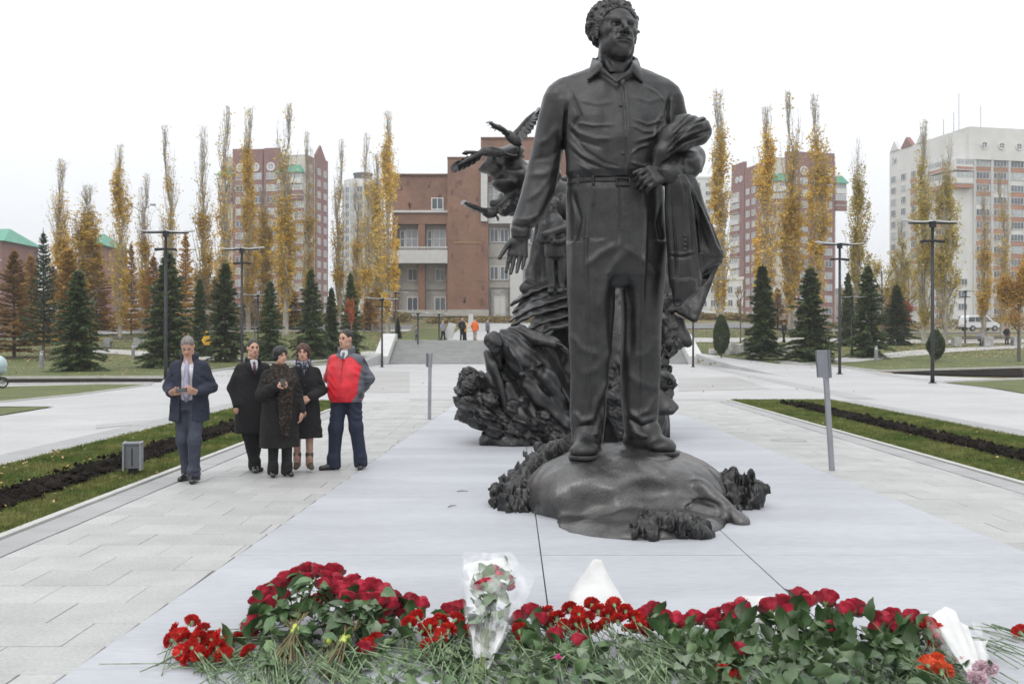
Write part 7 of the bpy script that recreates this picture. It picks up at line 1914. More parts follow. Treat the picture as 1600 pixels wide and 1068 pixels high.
far_person('walker in yellow hooded jacket and black leggings on the lawn path', 323, 557, 1.72, 60, 'yellow_coat', 'black_wool', 'hood', 'yellow_coat', .8, wk(1))
far_person('dark figure walking behind the lamp on the left lawn', 374, 551, 1.70, 80, 'black_wool', 'black_wool', hem=.75, pose=wk(1))
far_person('person in pale grey jacket at the top left of the steps', 692, 531, 1.66, 70, 'grey_coat', 'black_wool', hem=.8, pose=wk(.7), Y=78)
far_person('man all in black at the top of the steps', 722, 530, 1.80, 30, 'black_wool', 'black_wool', Y=77)
far_person('person in yellow jacket half hidden behind the man all in black', 727, 530, 1.62, -100, 'yellow_coat', 'black_wool', 'short', 'hair_dark', .75, Y=78.2)
far_person('person in bright orange jacket and khaki trousers at the top of the steps', 742, 530, 1.76, 160, 'orange_coat', 'khaki', 'cap', 'black_wool', .75, Y=77)
far_person('person in dark grey jacket walking right of the orange jacket', 762, 530, 1.74, 120, 'grey_jacket', 'black_wool', hem=.75, pose=wk(1), Y=78.5)
far_person('person in dark clothes walking on the path by the slim spruce', 1225, 537, 1.72, -60, 'black_wool', 'black_wool', 'cap', 'black_wool', .75, wk(.8), Y=81)
far_person('dark figure with bag at the right bench by the yellow tree', 1573, 538, 1.55, 0, 'black_wool', 'black_wool', hem=.8)
g = G(1531, 540)
p = Person('seated person in grey blue coat on the right bench', Vector((g[0], g[1] - .1, g[2] - .45)), 1.72, -10, dict(feet=[(-.12, -.42, .44), (.12, -.42, .44)], knee=[(-.12, -.45, .94), (.12, -.45, .94)], elb=[(-.28, -.06, 1.14), (.28, -.06, 1.14)], wri=[(-.10, -.28, 1.02), (.10, -.28, 1.02)], hand=[((.3, -.6, 0), (0, 0, -1), 0, 1)] * 2), .018, True)
p.skin().hair('hair_grey', 'cap', 'cap').trousers('black_wool').shoes('leather').coat('grey_coat', .84, name='coat')
far_person('child sized figure in blue beside the lamp at the top left of the steps', 651, 530, 1.1, 40, 'grey_jacket', 'denim', hem=.75, Y=76.5)
# ------------------------------------------------------------------ flowers laid along the front of the slab
M['rose'] = mat('rose', (.26, .005, .018), .5, 0, 22, c2=(.50, .018, .050), obj_var=.2, fine=.18, fscale=40, sheen=.25, trans=.08, spec=.3)
M['carnation'] = mat('carnation', (.40, .010, .012), .6, 0, 14, c2=(.60, .03, .02), obj_var=.15, fine=.2, fscale=60, trans=.12, spec=.25)
M['carnation_orange'] = mat('carnation_orange', (.62, .05, .012), .6, 0, 14, c2=(.70, .10, .03), fine=.15, fscale=60, trans=.1)
M['yellow_petal'] = mat('yellow_petal', (.65, .48, .04), .6, .1, 14, trans=.1); M['pink_petal'] = mat('pink_petal', (.55, .05, .22), .6, .2, 14, trans=.1); M['pale_pink'] = mat('pale_pink', (.58, .42, .47), .6, .2, 14, trans=.1)
M['rose_leaf'] = mat('rose_leaf', (.038, .082, .028), .40, 0, 5, c2=(.105, .165, .065), obj_var=.4, fine=.15, fscale=60, spec=.5)
M['rose_leaf_pale'] = mat('rose_leaf_pale', (.16, .21, .13), .6, .2, 6, obj_var=.25, fine=.15, fscale=60)
M['stem_rose'] = mat('stem_rose', (.10, .13, .045), .6, .25, 12, obj_var=.2); M['stem_brown'] = mat('stem_brown', (.15, .12, .055), .7, .25, 12, obj_var=.2)
M['stem_carn'] = mat('stem_carn', (.060, .105, .040), .55, .25, 16, c2=(.20, .27, .15), obj_var=.2, lo=.4, hi=.6); M['calyx'] = mat('calyx', (.17, .25, .12), .6, .2, 12)
M['tape'] = mat('tape', (.42, .50, .10), .45, .12, 20, .3, 60)
M['paper'] = mat('paper', (.72, .72, .71), .7, .05, 8, .3, 20, trans=.25)
m = bpy.data.materials.new('film'); m.use_nodes = True; t_ = m.node_tree; pb = t_.nodes['Principled BSDF']; pb.inputs['Base Color'].default_value = (.85, .87, .88, 1); pb.inputs['Roughness'].default_value = .18
tb = t_.nodes.new('ShaderNodeBsdfTransparent'); mx = t_.nodes.new('ShaderNodeMixShader'); nz = t_.nodes.new('ShaderNodeTexNoise'); nz.inputs['Scale'].default_value = 6; mr = t_.nodes.new('ShaderNodeMapRange')
mr.inputs[1].default_value = .42; mr.inputs[2].default_value = .68; mr.inputs[3].default_value = .08; mr.inputs[4].default_value = .36
t_.links.new(nz.outputs[0], mr.inputs[0]); t_.links.new(mr.outputs[0], mx.inputs[0]); t_.links.new(tb.outputs[0], mx.inputs[1]); t_.links.new(pb.outputs[0], mx.inputs[2]); t_.links.new(mx.outputs[0], t_.nodes['Material Output'].inputs[0]); M['film'] = m

def petal(V, Fc, base_r, a, h, width, open_, curl, r, ruffle=0, nu=5, nv=6, z0=0.0):
    """one petal: rises from the base, leans outward, its rim rolled back"""
    b = len(V)
    for j in range(nv):
        t = j / (nv - 1); rad = base_r + open_ * (1 - (1 - t) ** 2.4) + curl * max(0, t - .6) / .4; z = z0 + h * t - max(0, t - .7) * curl * 1.2
        w = width * math.sin(min(1, .25 + t * .9) * math.pi / 1.75)
        for i in range(nu):
            u = (i / (nu - 1) - .5) * 2
            ang = a + u * w / max(rad, .012); rr = rad * (1 - .04 * u * u) + r.normal(0, .0008)
            V.append((math.cos(ang) * rr, math.sin(ang) * rr, z * (1 - .20 * u * u * t * t) + (ruffle * r.normal() if t > .6 else 0)))
    for j in range(nv - 1):
        for i in range(nu - 1): q = b + j * nu + i; Fc.append((q, q + 1, q + nu + 1, q + nu))
def rose_bloom(seed, open_=1.0):
    r = np.random.default_rng(seed); V = []; Fc = []
    for k, (n, br, h, w, op, cu) in enumerate(((3, .004, .054, .012, .004, 0), (4, .008, .057, .018, .007, .001), (5, .010, .056, .027, .015, .002), (5, .010, .054, .032, .021, .004 * open_), (4, .010, .047, .034, .025, .009 * open_), (3, .010, .040, .034, .028, .013 * open_))):
        a0 = r.uniform(0, 6.28)
        for i in range(n): petal(V, Fc, br, a0 + 6.283 * i / n + r.normal(0, .12), h * r.uniform(.93, 1.06), w, op * r.uniform(.85, 1.15), cu * r.uniform(.6, 1.4), r)
    V = np.array(V); me = np_mesh('bloom', V, np.array(Fc), M['rose'], True); return me
def carnation_bloom(seed, m='carnation'):
    r = np.random.default_rng(seed); V = []; Fc = []
    for n, rad, z, tilt in ((11, .040, .016, .15), (12, .036, .026, .45), (10, .030, .034, .8), (8, .020, .038, 1.15), (5, .010, .038, 1.4)):
        for i in range(n):
            a = 6.283 * i / n + r.normal(0, .2); d = np.array([math.cos(a), math.sin(a), 0]); s = np.array([-math.sin(a), math.cos(a), 0]); L = rad * r.uniform(.85, 1.15); b = len(V)
            c0 = np.array([0, 0, z * .35]) + d * .004; dirn = d * math.cos(tilt) + np.array([0, 0, math.sin(tilt)]); nn = np.cross(s, dirn)
            V += [tuple(c0 - s * .003), tuple(c0 + s * .003)]
            pts = []
            for q in range(7):
                u = q / 6 * 2 - 1; l = L * (1.0 if q % 2 else .84) * (1 - .12 * u * u); pts.append(c0 + dirn * l + s * u * L * .48 + nn * (r.normal(0, .0035) + (.004 if q % 2 else -.003)))
            mid = [c0 + dirn * L * .55 + s * u * L * .3 + nn * r.normal(0, .002) for u in (-1, 0, 1)]
            V += [tuple(p) for p in mid] + [tuple(p) for p in pts]
            Fc += [(b, b + 1, b + 3, b + 2), (b + 1, b + 4, b + 3, b + 3), (b + 2, b + 3, b + 6, b + 5), (b + 3, b + 7, b + 6, b + 6), (b + 3, b + 8, b + 7, b + 7), (b + 3, b + 9, b + 8, b + 8), (b + 3, b + 4, b + 10, b + 9), (b + 4, b + 11, b + 10, b + 10)]
    me = bpy.data.meshes.new('bloom'); me.from_pydata([tuple(v) for v in V], [], [tuple(dict.fromkeys(q)) for q in Fc]); me.materials.append(M[m]); return me
def rose_leaf(seed, L=.062, W=.021, m='rose_leaf'):
    r = np.random.default_rng(seed); V = []; Fc = []; n = 6
    for i in range(n + 1):
        t = i / n; w = W * math.sin(math.pi * min(1, t * 1.02 + .02)) ** .75 * (1.1 - .35 * t); y = L * t; z = .010 * math.sin(t * 2.6) - .012 * t * t
        for u in (-1, -.5, 0, .5, 1): V.append((u * w + (.0015 * (-1) ** i if abs(u) == 1 else 0), y, z + .25 * w * abs(u) ** 1.2 + r.normal(0, .0008)))
    for i in range(n):
        for k in range(4): q = i * 5 + k; Fc.append((q, q + 1, q + 6, q + 5))
    return np_mesh('leaf', np.array(V), np.array(Fc), M[m], True)
def stem_mesh(seed, L, r0, m, knobs=False):
    r = np.random.default_rng(seed); n = 7; pts = []; rad = []
    bx_, by_ = r.normal(0, .02), r.normal(0, .02)
    for i in range(n):
        t = i / (n - 1); pts.append((bx_ * math.sin(t * 3.1), by_ * math.sin(t * 3.1), -L * t)); rad.append(r0 * (1.25 if knobs and i % 2 else 1))
    return MB().tube(pts, rad, 6).mesh('stem', M[m], True)
def blade_leaf(seed, L=.10):
    r = np.random.default_rng(seed); V = []; Fc = []
    for i in range(6):
        t = i / 5; w = .0032 * (1 - t) + .0004; V += [(-w, L * t * .75, L * (.55 * t - .75 * t * t)), (w, L * t * .75, L * (.55 * t - .75 * t * t))]
    for i in range(5): q = i * 2; Fc.append((q, q + 1, q + 3, q + 2))
    return np_mesh('leaf', np.array(V), np.array(Fc), M['stem_carn'], True)
RB = [rose_bloom(i, [1.0, .8, 1.15, .65][i % 4]) for i in range(5)]; CB = [carnation_bloom(i) for i in range(4)]; CBO = carnation_bloom(9, 'carnation_orange')
RL = [rose_leaf(i, .062 + .01 * (i % 3), .021 + .003 * (i % 2)) for i in range(4)] + [rose_leaf(9, .06, .022, 'rose_leaf_pale')]
RS = [stem_mesh(i, .52, .0036, 'stem_rose') for i in range(3)]; CS = [stem_mesh(20 + i, .50, .0026, 'stem_carn', True) for i in range(4)]; BS = [stem_mesh(30 + i, .40, .0040, 'stem_brown') for i in range(3)]
BL = [blade_leaf(i) for i in range(3)]
sep = MB()
for k in range(5):
    a = 6.283 * k / 5; d = Vector((math.cos(a), math.sin(a), 0)); s = Vector((-d.y, d.x, 0)) * .006
    sep.add([d * .006 - s, d * .006 + s, d * .030 + Vector((0, 0, -.008))], [(0, 1, 2)])
sep.lathe([(.004, -.012), (.012, -.006), (.016, .008), (.010, .012)], 8)
SEP = sep.mesh('sepals', M['stem_rose'])
CAL = MB().lathe([(.003, -.028), (.0085, -.022), (.0105, -.002), (.0125, .012), (.008, .014)], 8).mesh('calyx', M['calyx'], True)
fr = np.random.default_rng(31)
def aim(o, d, spin=None):
    q = Vector(d).to_track_quat('Z', 'Y'); o.rotation_mode = 'QUATERNION'; o.rotation_quaternion = q @ Matrix.Rotation(fr.uniform(0, 6.28) if spin is None else spin, 4, 'Z').to_quaternion()
NF = [0, 0]
ORD = 'first second third fourth fifth sixth seventh eighth ninth tenth eleventh twelfth thirteenth fourteenth fifteenth sixteenth seventeenth eighteenth nineteenth twentieth'.split() + ['twenty first', 'twenty second', 'twenty third', 'twenty fourth']
def nth(lst, kind, place):
    xs = sorted(q[0] for q in lst)
    return {q: '%s, %s from the left %s' % (kind, ORD[sorted(lst).index(q)], place) for q in lst}
def rose(pos, d, label, group, k=1.0, leaves=5, up=.55, parent_dir=None, stem=True):
    """a rose: bloom at pos, stem running along -d"""
    o = empty('rose', pos, 0, label, 'rose', group); d = Vector(d).normalized(); aim(o, d); o.scale = (k,) * 3
    loc_up = (o.rotation_quaternion.inverted() @ Vector((0, 0, 1)))
    i = NF[0]; NF[0] += 1
    b = mesh_obj('bloom', RB[i % 5], o); bd = (Vector((0, 0, 1)) * 1.0 + loc_up * up + Vector(fr.normal(0, .18, 3))).normalized(); aim(b, bd); b.scale = (1.12,) * 3
    sp = mesh_obj('sepals', SEP, o); aim(sp, bd)
    if stem: mesh_obj('stem', RS[i % 3], o)
    for q in range(leaves):
        t = -fr.uniform(.04, .30); a = fr.uniform(0, 6.28)
        l = mesh_obj('leaf', RL[int(fr.integers(0, 5)) if fr.random() < .6 else int(fr.integers(0, 4))], o, loc=(0, 0, t)); out = Vector((math.cos(a), math.sin(a), fr.uniform(.1, .7))) + loc_up * .5
        l.rotation_mode = 'QUATERNION'; l.rotation_quaternion = out.to_track_quat('Y', 'Z') @ Matrix.Rotation(fr.normal(0, .6), 4, 'Y').to_quaternion(); s = fr.uniform(1.0, 1.75); l.scale = (s,) * 3
    return o
def carnation(pos, d, label, group, k=1.0, mesh=None):
    o = empty('carnation', pos, 0, label, 'carnation', group); d = Vector(d).normalized(); aim(o, d); o.scale = (k,) * 3
    i = NF[1]; NF[1] += 1; loc_up = (o.rotation_quaternion.inverted() @ Vector((0, 0, 1)))
    b = mesh_obj('bloom', mesh or CB[i % 4], o); bd = (Vector((0, 0, 1)) + loc_up * .35 + Vector(fr.normal(0, .25, 3))).normalized(); aim(b, bd); b.scale = (1.15,) * 3
    c = mesh_obj('calyx', CAL, o); aim(c, bd); mesh_obj('stem', CS[i % 4], o)
    for q in range(3): l = mesh_obj('leaf', BL[q], o, loc=(0, 0, -.10 - .1 * q - fr.uniform(0, .05)), rot=(fr.normal(0, .2), 0, fr.uniform(0, 6.28)))
    return o
def spot(px, py, z):      # point seen at (px, py) that lies z above the slab
    Y = (CAMH - z) * F / (py - HZ); return Vector(((px - CX) / F * Y, Y, z))
def fan(pos, ex, ey=None):   # direction of a stem's bloom end, given where its foot lies on the slab
    foot = Vector((pos[0] + ex, pos[1] - (.42 if ey is None else ey), .03)); return pos - foot
G1, G2, G3 = 'red roses in the heap at the left', 'red roses along the back edge of the heap', 'red roses on the right part of the heap'
C1, C2, C3 = 'red carnations lying at the left end of the heap', 'red carnations in the middle of the heap', 'red carnations left of the paper cone'
# carnations at the left end
LST = ((276, 985, .05), (300, 972, .08), (290, 1000, .09), (318, 985, .10), (330, 1000, .08), (345, 996, .10), (356, 1003, .07), (285, 1018, .06), (300, 1012, .11), (312, 1022, .08), (296, 1030, .04), (328, 1026, .05), (350, 1024, .06), (372, 1000, .05), (390, 1020, .06), (268, 1000, .04), (322, 1012, .06), (282, 992, .09), (310, 998, .12), (340, 1012, .1))
LB = nth(LST, 'red carnation', 'in the low cluster at the left end')
for px, py, z in LST:
    q = spot(px, py, z); d = fan(q, fr.uniform(.0, .30), fr.uniform(.05, .40)) if fr.random() < .75 else Vector((-1, fr.normal(0, .2), .05))
    carnation(q, d, LB[px, py, z], C1)
LST = ((688, 970, .15), (672, 978, .13), (660, 985, .10), (700, 985, .12), (712, 968, .14), (640, 975, .14), (652, 965, .16), (588, 1000, .08), (670, 1010, .06), (735, 985, .10), (812, 985, .11), (820, 1000, .06), (574, 1010, .07), (690, 995, .10))
LB = nth(LST, 'red carnation', 'among pale stems before the film bouquet')
for px, py, z in LST:
    q = spot(px, py, z); carnation(q, fan(q, fr.normal(.0, .14)), LB[px, py, z], C3)
LST = ((855, 958, .16), (870, 965, .17), (890, 952, .18), (905, 960, .18), (918, 968, .17), (935, 955, .19), (950, 962, .18), (965, 970, .16), (978, 955, .18), (990, 965, .16), (1000, 975, .13), (880, 980, .12), (930, 985, .10), (925, 945, .2), (945, 978, .13), (985, 985, .10), (1015, 985, .08), (860, 975, .12), (960, 945, .19), (900, 975, .14), (915, 985, .11))
LB = nth(LST, 'bright red carnation', 'before the white paper cone')
for px, py, z in LST:
    q = spot(px, py, z); carnation(q, fan(q, fr.uniform(.02, .35)), LB[px, py, z], C2)
LST = ((1130, 1052, .05), (1142, 1060, .04), (1450, 975, .13), (1465, 985, .11), (1440, 985, .10), (1458, 1000, .07), (1505, 1040, .04), (1595, 988, .05))
LB = nth(LST, 'red carnation', 'in the right part of the heap')
for px, py, z in LST:
    q = spot(px, py, z); carnation(q, fan(q, fr.normal(-.05, .2)), LB[px, py, z], 'red carnations on the right part of the heap')
for px, py, wh in ((1450, 1040, 'left'), (1462, 1036, 'middle'), (1472, 1048, 'right')):
    q = spot(px, py, .10); carnation(q, fan(q, .02), wh + ' bloom of three orange red carnations near the right paper wrap', 'orange red carnations near the right paper wrap', 1.1, CBO)
# roses
LST = ((612, 940, .17), (625, 952, .15), (640, 945, .17), (655, 950, .15), (600, 962, .13), (630, 968, .10), (700, 960, .13), (720, 955, .14), (395, 975, .10), (388, 990, .06), (590, 985, .08), (566, 1022, .05))
LB = nth(LST, 'loose red rose', 'left of the film bouquet')
for px, py, z in LST:
    q = spot(px, py, z); rose(q, fan(q, fr.normal(0, .12)), LB[px, py, z], G1, 1.08, 4)
LST = ((830, 962, .16), (842, 975, .13), (815, 972, .13), (1022, 958, .17), (1035, 970, .14), (1012, 966, .15), (1055, 975, .13), (1070, 980, .11), (1085, 972, .13), (1045, 985, .09), (870, 1000, .08), (905, 1010, .07), (1122, 968, .16), (1118, 985, .11), (1135, 978, .13))
LB = nth(LST, 'red rose', 'right of the film bouquet, middle of heap')
for px, py, z in LST:
    q = spot(px, py, z); rose(q, fan(q, fr.normal(.05, .14)), LB[px, py, z], G2, 1.08, 5)
LST = ((1140, 962, .20), (1157, 957, .21), (1150, 975, .16), (1205, 955, .22), (1222, 948, .23), (1246, 940, .24), (1262, 948, .23), (1290, 942, .24), (1235, 962, .19), (1320, 960, .20), (1335, 955, .20), (1350, 958, .19), (1310, 980, .13), (1298, 990, .12), (1380, 975, .15), (1395, 970, .16), (1410, 978, .14), (1425, 972, .14), (1375, 990, .10), (1152, 1025, .07), (1165, 1015, .07), (1400, 992, .10))
LB = nth(LST, 'red rose', 'on the leafy right part')
for px, py, z in LST:
    q = spot(px, py, z); big = px in (1205, 1246, 1290, 1157); rose(q, fan(q, fr.normal(0, .14)), LB[px, py, z], G3, 1.22 if big else 1.1, 6)

# tied bouquets
def bouquet(label, tape_px, tape_py, z, blooms, foot_px, foot_py, nst, lv, foot_z=.03):
    tp = spot(tape_px, tape_py, z); o = empty('tied_bouquet', tp, 0, label, 'bouquet', 'bouquets tied with yellow green tape'); inv = Matrix.Translation(tp).inverted()
    ft = spot(foot_px, foot_py, foot_z); dr = (tp - ft).normalized()
    def put(name, me, p): c = mesh_obj(name, me, o, loc=p - tp); return c
    heads = [spot(*b) for b in blooms]
    for i, h in enumerate(heads):
        b = put('bloom', RB[i % 5], h); bd = ((h - tp).normalized() + Vector((0, -.15, .55)) + Vector(fr.normal(0, .2, 3))).normalized(); aim(b, bd); s = fr.uniform(1.15, 1.4); b.scale = (s,) * 3
        aim(put('sepals', SEP, h), bd)
        MB().tube([h - tp, (h - tp) * .4 + Vector((0, 0, .02)), Vector(fr.normal(0, .008, 3))], .0042, 6).build('stem', M['stem_brown'], o)
    for i in range(nst):
        e = ft + Vector((fr.normal(0, .045), fr.normal(0, .05), abs(fr.normal(0, .025)))); b = tp + Vector(fr.normal(0, .012, 3))
        MB().tube([b - tp, (b + e) * .5 - tp + Vector(fr.normal(0, .008, 3)), e - tp], .0042, 6).build('stem', M['stem_brown'] if i % 3 else M['stem_rose'], o)
    side = dr.cross(Vector((0, 0, 1))).normalized()
    MB().tube([-dr * .038, -dr * .036, dr * .036, dr * .038], [.018, .023, .025, .020], 16).build('tape', M['tape'], o)
    for i in range(lv):
        h = heads[int(fr.integers(0, len(heads)))]; t = fr.uniform(.35, .95); p = tp.lerp(h, t) + Vector((fr.normal(0, .03), -abs(fr.normal(0, .03)), fr.normal(.015, .02)))
        l = put('leaf', RL[int(fr.integers(0, 5))], p); l.rotation_mode = 'QUATERNION'; dl = Vector((fr.normal(0, .6), -.5, fr.normal(-.1, .5))); l.rotation_quaternion = dl.to_track_quat('Y', 'Z') @ Matrix.Rotation(fr.normal(0, .5), 4, 'Y').to_quaternion(); s = fr.uniform(1.2, 2.0); l.scale = (s,) * 3
bouquet('leftmost tied bouquet of red roses, tape upright in view', 461, 985, .13, [(405, 945, .2), (418, 932, .23), (435, 925, .25), (450, 912, .28), (466, 902, .31), (480, 895, .33), (495, 900, .32), (508, 908, .30), (524, 915, .28), (520, 900, .31), (440, 940, .22), (478, 912, .29), (502, 922, .26), (426, 950, .19)], 445, 1052, 22, 44)
bouquet('tied bouquet of red roses with its tape tilted to the right', 538, 1000, .12, [(548, 935, .24), (562, 928, .26), (580, 922, .27), (596, 930, .25), (570, 945, .22), (590, 945, .21), (552, 918, .28), (536, 928, .26), (605, 950, .18), (540, 945, .23)], 505, 1058, 20, 40)
bouquet('small tied bouquet half hidden between two larger tied ones', 512, 1002, .09, [(512, 940, .2), (528, 938, .2), (500, 945, .19)], 500, 1050, 8, 16)
# single odd blooms
def odd(name, px, py, z, m, label, n=6, R_=.035, cat='flower'):
    q = spot(px, py, z); o = empty(name, q, 0, label, cat); V = MB()
    for i in range(n):
        a = 6.283 * i / n; d = Vector((math.cos(a), math.sin(a) * .8, .5)).normalized(); s = Vector((-math.sin(a), math.cos(a), 0)) * R_ * .35; V.add([(0, 0, 0), d * R_ * .6 - s, d * R_ * 1.2 + Vector((0, 0, -.01)), d * R_ * .6 + s], [(0, 1, 2, 3)])
    V.lathe([(.006, 0), (.010, .02), (.006, .026)], 8); V.build('bloom', M[m], o); MB().tube([(0, 0, 0), (.02, -.16, -z * .6), (.04, -.36, -z + .02)], .003, 6).build('stem', M['stem_rose'], o)
odd('lily', 415, 960, .16, 'yellow_petal', 'single yellow flower beside the leftmost tied bouquet', 6, .045)
odd('daisy', 872, 1028, .10, 'pink_petal', 'single magenta pink flower among pale leaves', 9, .026)
# the film-wrapped bouquet
tip = spot(752, 1050, .05); top_ = spot(772, 897, .26)
o = empty('wrapped_bouquet', tip, 0, 'bouquet wrapped in clear film, standing out of the middle of the heap', 'bouquet')
ax = (top_ - tip); L_ = ax.length; az = ax.normalized(); sx = az.cross(Vector((0, 0, 1))).normalized(); sn = sx.cross(az)
def cone_sheet(name, m, L0, L1, r0, r1, a0, a1, ruff, seed, flat=.55, peak=0.0, n=26, k=7):
    r = np.random.default_rng(seed); V = []; Fc = []
    for j in range(k + 1):
        t = j / k
        for i in range(n + 1):
            u = i / n; a = a0 + (a1 - a0) * u; rad = r0 + (r1 - r0) * t ** .8; l = L0 + (L1 - L0) * t * (1 + peak * math.cos((u - .5) * 2 * math.pi)) 
            w = 1 + ruff * (math.sin(a * 5 + 2 * t) * t + .5 * vnoise(np.array([a * 4.]), np.array([t * 5.]), np.array([seed * 1.]))[0])
            V.append(tuple(az * (l * L_) + sx * (math.cos(a) * rad * w) + sn * (math.sin(a) * rad * w * flat)))
    for j in range(k):
        for i in range(n): q = j * (n + 1) + i; Fc.append((q, q + 1, q + n + 2, q + n + 1))
    return mesh_obj(name, np_mesh(name, np.array(V), np.array(Fc), M[m], True), o)
cone_sheet('film_wrap', 'film', .10, 1.04, .04, .235, 0, 6.283, .13, 3, .55, .08)
cone_sheet('paper_wrap', 'paper', .04, .46, .036, .092, math.pi * .95, math.pi * 2.05, .24, 4, .55)
cone_sheet('paper_wrap', 'paper', .80, 1.02, .14, .20, math.pi * .25, math.pi * .80, .14, 5, .45, .10)
for i in range(9):
    t = fr.uniform(.72, .9); a = fr.uniform(0, 6.28); p = az * (t * L_) + sx * math.cos(a) * .10 * fr.uniform(.3, 1) + sn * (.03 + .03 * math.sin(a)); b = mesh_obj('bloom', RB[i % 5], o, loc=p); aim(b, az + Vector(fr.normal(0, .3, 3)))
for i in range(44):
    t = fr.uniform(.36, .94); a = fr.uniform(0, 6.28); rr_ = .03 + .10 * t; p = az * (t * L_) + sx * math.cos(a) * rr_ * .8 + sn * (.02 + .04 * abs(math.sin(a))); l = mesh_obj('leaf', RL[4 if i % 3 else i % 4], o, loc=p); l.rotation_mode = 'QUATERNION'; l.rotation_quaternion = (az * 1.0 + Vector(fr.normal(0, .35, 3))).to_track_quat('Y', 'Z') @ Matrix.Rotation(fr.normal(0, .8), 4, 'Y').to_quaternion(); l.scale = (2.0,) * 3
for i in range(9): MB().tube([az * (-.12 * L_) + Vector(fr.normal(0, .012, 3)), az * (.75 * L_) + sx * fr.normal(0, .05) + sn * .02], .004, 6).build('stem', M['stem_rose'], o)
# white papers
def paper(label, pts, thick=.002, name='paper_wrap'):
    P3 = [Vector(p) for p in pts]; c = sum(P3, Vector()) / len(P3); bm = bmesh.new(); bm.faces.new([bm.verts.new(p - c) for p in P3]); bmesh.ops.triangulate(bm, faces=bm.faces[:]); bmesh.ops.subdivide_edges(bm, edges=bm.edges[:], cuts=3, use_grid_fill=True)
    for v in bm.verts: v.co += Vector((0, .02 * vnoise(np.array([v.co.x * 14]), np.array([v.co.z * 14]), np.array([1.]))[0], .012 * vnoise(np.array([v.co.x * 9]), np.array([v.co.y * 9]), np.array([3.]))[0]))
    bmesh.ops.solidify(bm, geom=bm.faces[:], thickness=thick)
    me = bpy.data.meshes.new(name); bm.to_mesh(me); bm.free(); me.polygons.foreach_set('use_smooth', np.ones(len(me.polygons), bool)); me.materials.append(M['paper']); q = mesh_obj(name, me, loc=c); return tag(q, label, 'paper')
paper('upright white paper cone behind the bright carnations', [spot(890, 923, .12), spot(888, 950, .05), spot(985, 955, .05), spot(950, 895, .22), spot(940, 874, .30), spot(928, 874, .30)])
paper('crumpled white paper between roses at the right', [spot(1160, 930, .2), spot(1180, 975, .07), spot(1230, 965, .1), spot(1205, 932, .2)])
o = empty('wrapped_bouquet', spot(1525, 1050, .05), 0, 'white paper wrapped bouquet with pale pink flowers at the right end', 'bouquet'); tip = spot(1535, 1075, .04); top_ = spot(1478, 966, .12); o.location = tip
ax = top_ - tip; L_ = ax.length; az = ax.normalized(); sx = az.cross(Vector((0, 0, 1))).normalized(); sn = sx.cross(az)
cone_sheet('paper_wrap', 'paper', .1, .98, .03, .085, math.pi * .05, math.pi * .95, .22, 7, .5, .12); cone_sheet('film_wrap', 'film', .0, .95, .05, .15, math.pi * .75, math.pi * 2.25, .22, 8, .7, .08)
cone_sheet('paper_wrap', 'paper', .05, .72, .03, .13, -math.pi * .40, math.pi * .02, .2, 9, .5, .05)
for i in range(4):
    b = mesh_obj('bloom', carnation_bloom(60 + i, 'pale_pink'), o, loc=az * fr.uniform(-.02, .16) + sx * fr.normal(0, .05) + sn * .05); aim(b, Vector(fr.normal(0, .4, 3)) + Vector((0, -.4, 1)))
for i in range(8): l = mesh_obj('leaf', RL[i % 5], o, loc=az * fr.uniform(.05, .3) + sx * fr.normal(0, .05) + sn * .03); aim(l, Vector(fr.normal(0, 1, 3)))
# tangle of stems and blades underneath everything
V_ = MB(); segs = []
def heap(px): return np.interp(px, [215, 270, 380, 480, 600, 700, 820, 950, 1080, 1200, 1340, 1480, 1560, 1620], [.012, .03, .08, .14, .09, .09, .08, .11, .08, .13, .11, .07, .04, .015])
r = np.random.default_rng(41)
for c in range(104):                              # bunches: stems of one bunch lie side by side
    px = r.uniform(265, 1555) if c < 64 else r.uniform(560, 1120); h = heap(px); ang0 = r.normal(-1.40, .45); py0 = r.uniform(975, 1035)
    for i in range(int(r.integers(4, 9))):
        a = spot(px + r.normal(0, 14), py0 + r.normal(0, 8) + (22 if c % 3 == 0 else 0), r.uniform(.25, 1.0) * h + .006); ang = ang0 + r.normal(0, .12); l = r.uniform(.34, .56)
        b = a + Vector((math.cos(ang) * l, math.sin(ang) * l, 0)); b.z = max(.006, r.uniform(.1, .6) * h); mid = (a + b) * .5 + Vector((r.normal(0, .01), 0, r.normal(.008, .01))); mid.z = max(.006, mid.z)
        w_ = r.uniform(.0026, .0040); segs += [(np.array(a), np.array(mid), w_, w_), (np.array(mid), np.array(b), w_, w_ * .85)]
        for q in range(1):
            n0 = a.lerp(b, r.uniform(.1, .9)); e = n0 + Vector((r.normal(0, .03), -.05, r.normal(.01, .02))); segs.append((np.array(n0), np.array(e), .0036, .0006))
for i in range(46):
    a = spot(r.uniform(262, 430), r.uniform(975, 1050), r.uniform(.005, .03)); ang = r.normal(.15, .35) + (math.pi if r.random() < .1 else 0); l = r.uniform(.25, .5); b = a + Vector((math.cos(ang) * l, math.sin(ang) * l * .4, r.uniform(0, .03))); segs.append((np.array(a), np.array(b), .003, .0026))
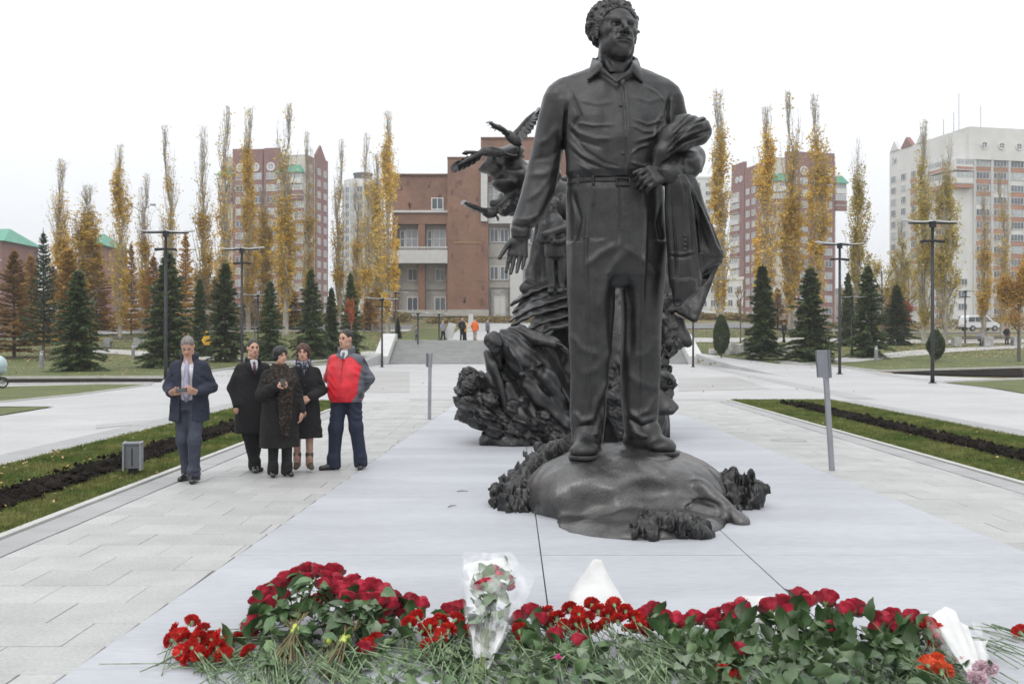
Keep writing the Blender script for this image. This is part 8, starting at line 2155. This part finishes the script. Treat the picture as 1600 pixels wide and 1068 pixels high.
bv, bf = twig_prisms(segs, 5); tag(mesh_obj('loose_stems', np_mesh('loose_stems', bv, bf, M['stem_carn'], True)), kind='stuff')
def leaf_heap(name, m, n, seed, s0, s1, px0, px1, py0, py1, lay, Lf=.062, Wf=.022):
    r = np.random.default_rng(seed); base = np.array([v.co for v in RL[seed % 4].vertices]); fc = np.array([tuple(q.vertices) for q in RL[seed % 4].polygons]); V = []; Fc = []
    for i in range(n):
        px = r.uniform(px0, px1); h = heap(px); c = np.array(spot(px, r.uniform(py0, py1), r.uniform(*lay) * h + .012))
        q = Vector((r.normal(0, .7), r.normal(-.7, .5), r.normal(.15, .4))).to_track_quat('Y', 'Z') @ Matrix.Rotation(r.normal(0, .7), 4, 'Y').to_quaternion(); k = r.uniform(s0, s1)
        v = base * k @ np.array(q.to_matrix()).T + c; v[:, 2] = np.maximum(v[:, 2], .012); Fc.append(fc + len(V) * len(base)); V.append(v)
    return tag(mesh_obj(name, np_mesh(name, np.concatenate(V), np.concatenate(Fc), M[m], True)), kind='stuff')
leaf_heap('loose_leaves', 'rose_leaf', 620, 3, .8, 1.7, 400, 1510, 985, 1090, (.0, .5))
leaf_heap('loose_leaves', 'rose_leaf', 200, 5, 1.0, 1.9, 1090, 1430, 965, 1075, (.4, 1.15))
leaf_heap('loose_leaves', 'rose_leaf_pale', 60, 6, 1.0, 1.7, 800, 1420, 975, 1060, (.5, 1.1))
leaf_heap('loose_leaves', 'rose_leaf', 200, 8, .9, 1.7, 395, 620, 935, 1000, (.15, 1.15))
# ------------------------------------------------------------------ thin autumn haze over the whole place
hm = bpy.data.materials.new('haze'); hm.use_nodes = True; ht = hm.node_tree; ht.nodes.clear()
ho = ht.nodes.new('ShaderNodeOutputMaterial'); hv = ht.nodes.new('ShaderNodeVolumePrincipled')
hv.inputs['Color'].default_value = (.95, .96, 1, 1); hv.inputs['Density'].default_value = .00055; hv.inputs['Anisotropy'].default_value = .2
ht.links.new(hv.outputs[0], ho.inputs['Volume'])
tag(MB().box((-950, -40, -2.5), (950, 1600, 92)).build('haze', hm), kind='stuff')
bpy.context.view_layer.update()
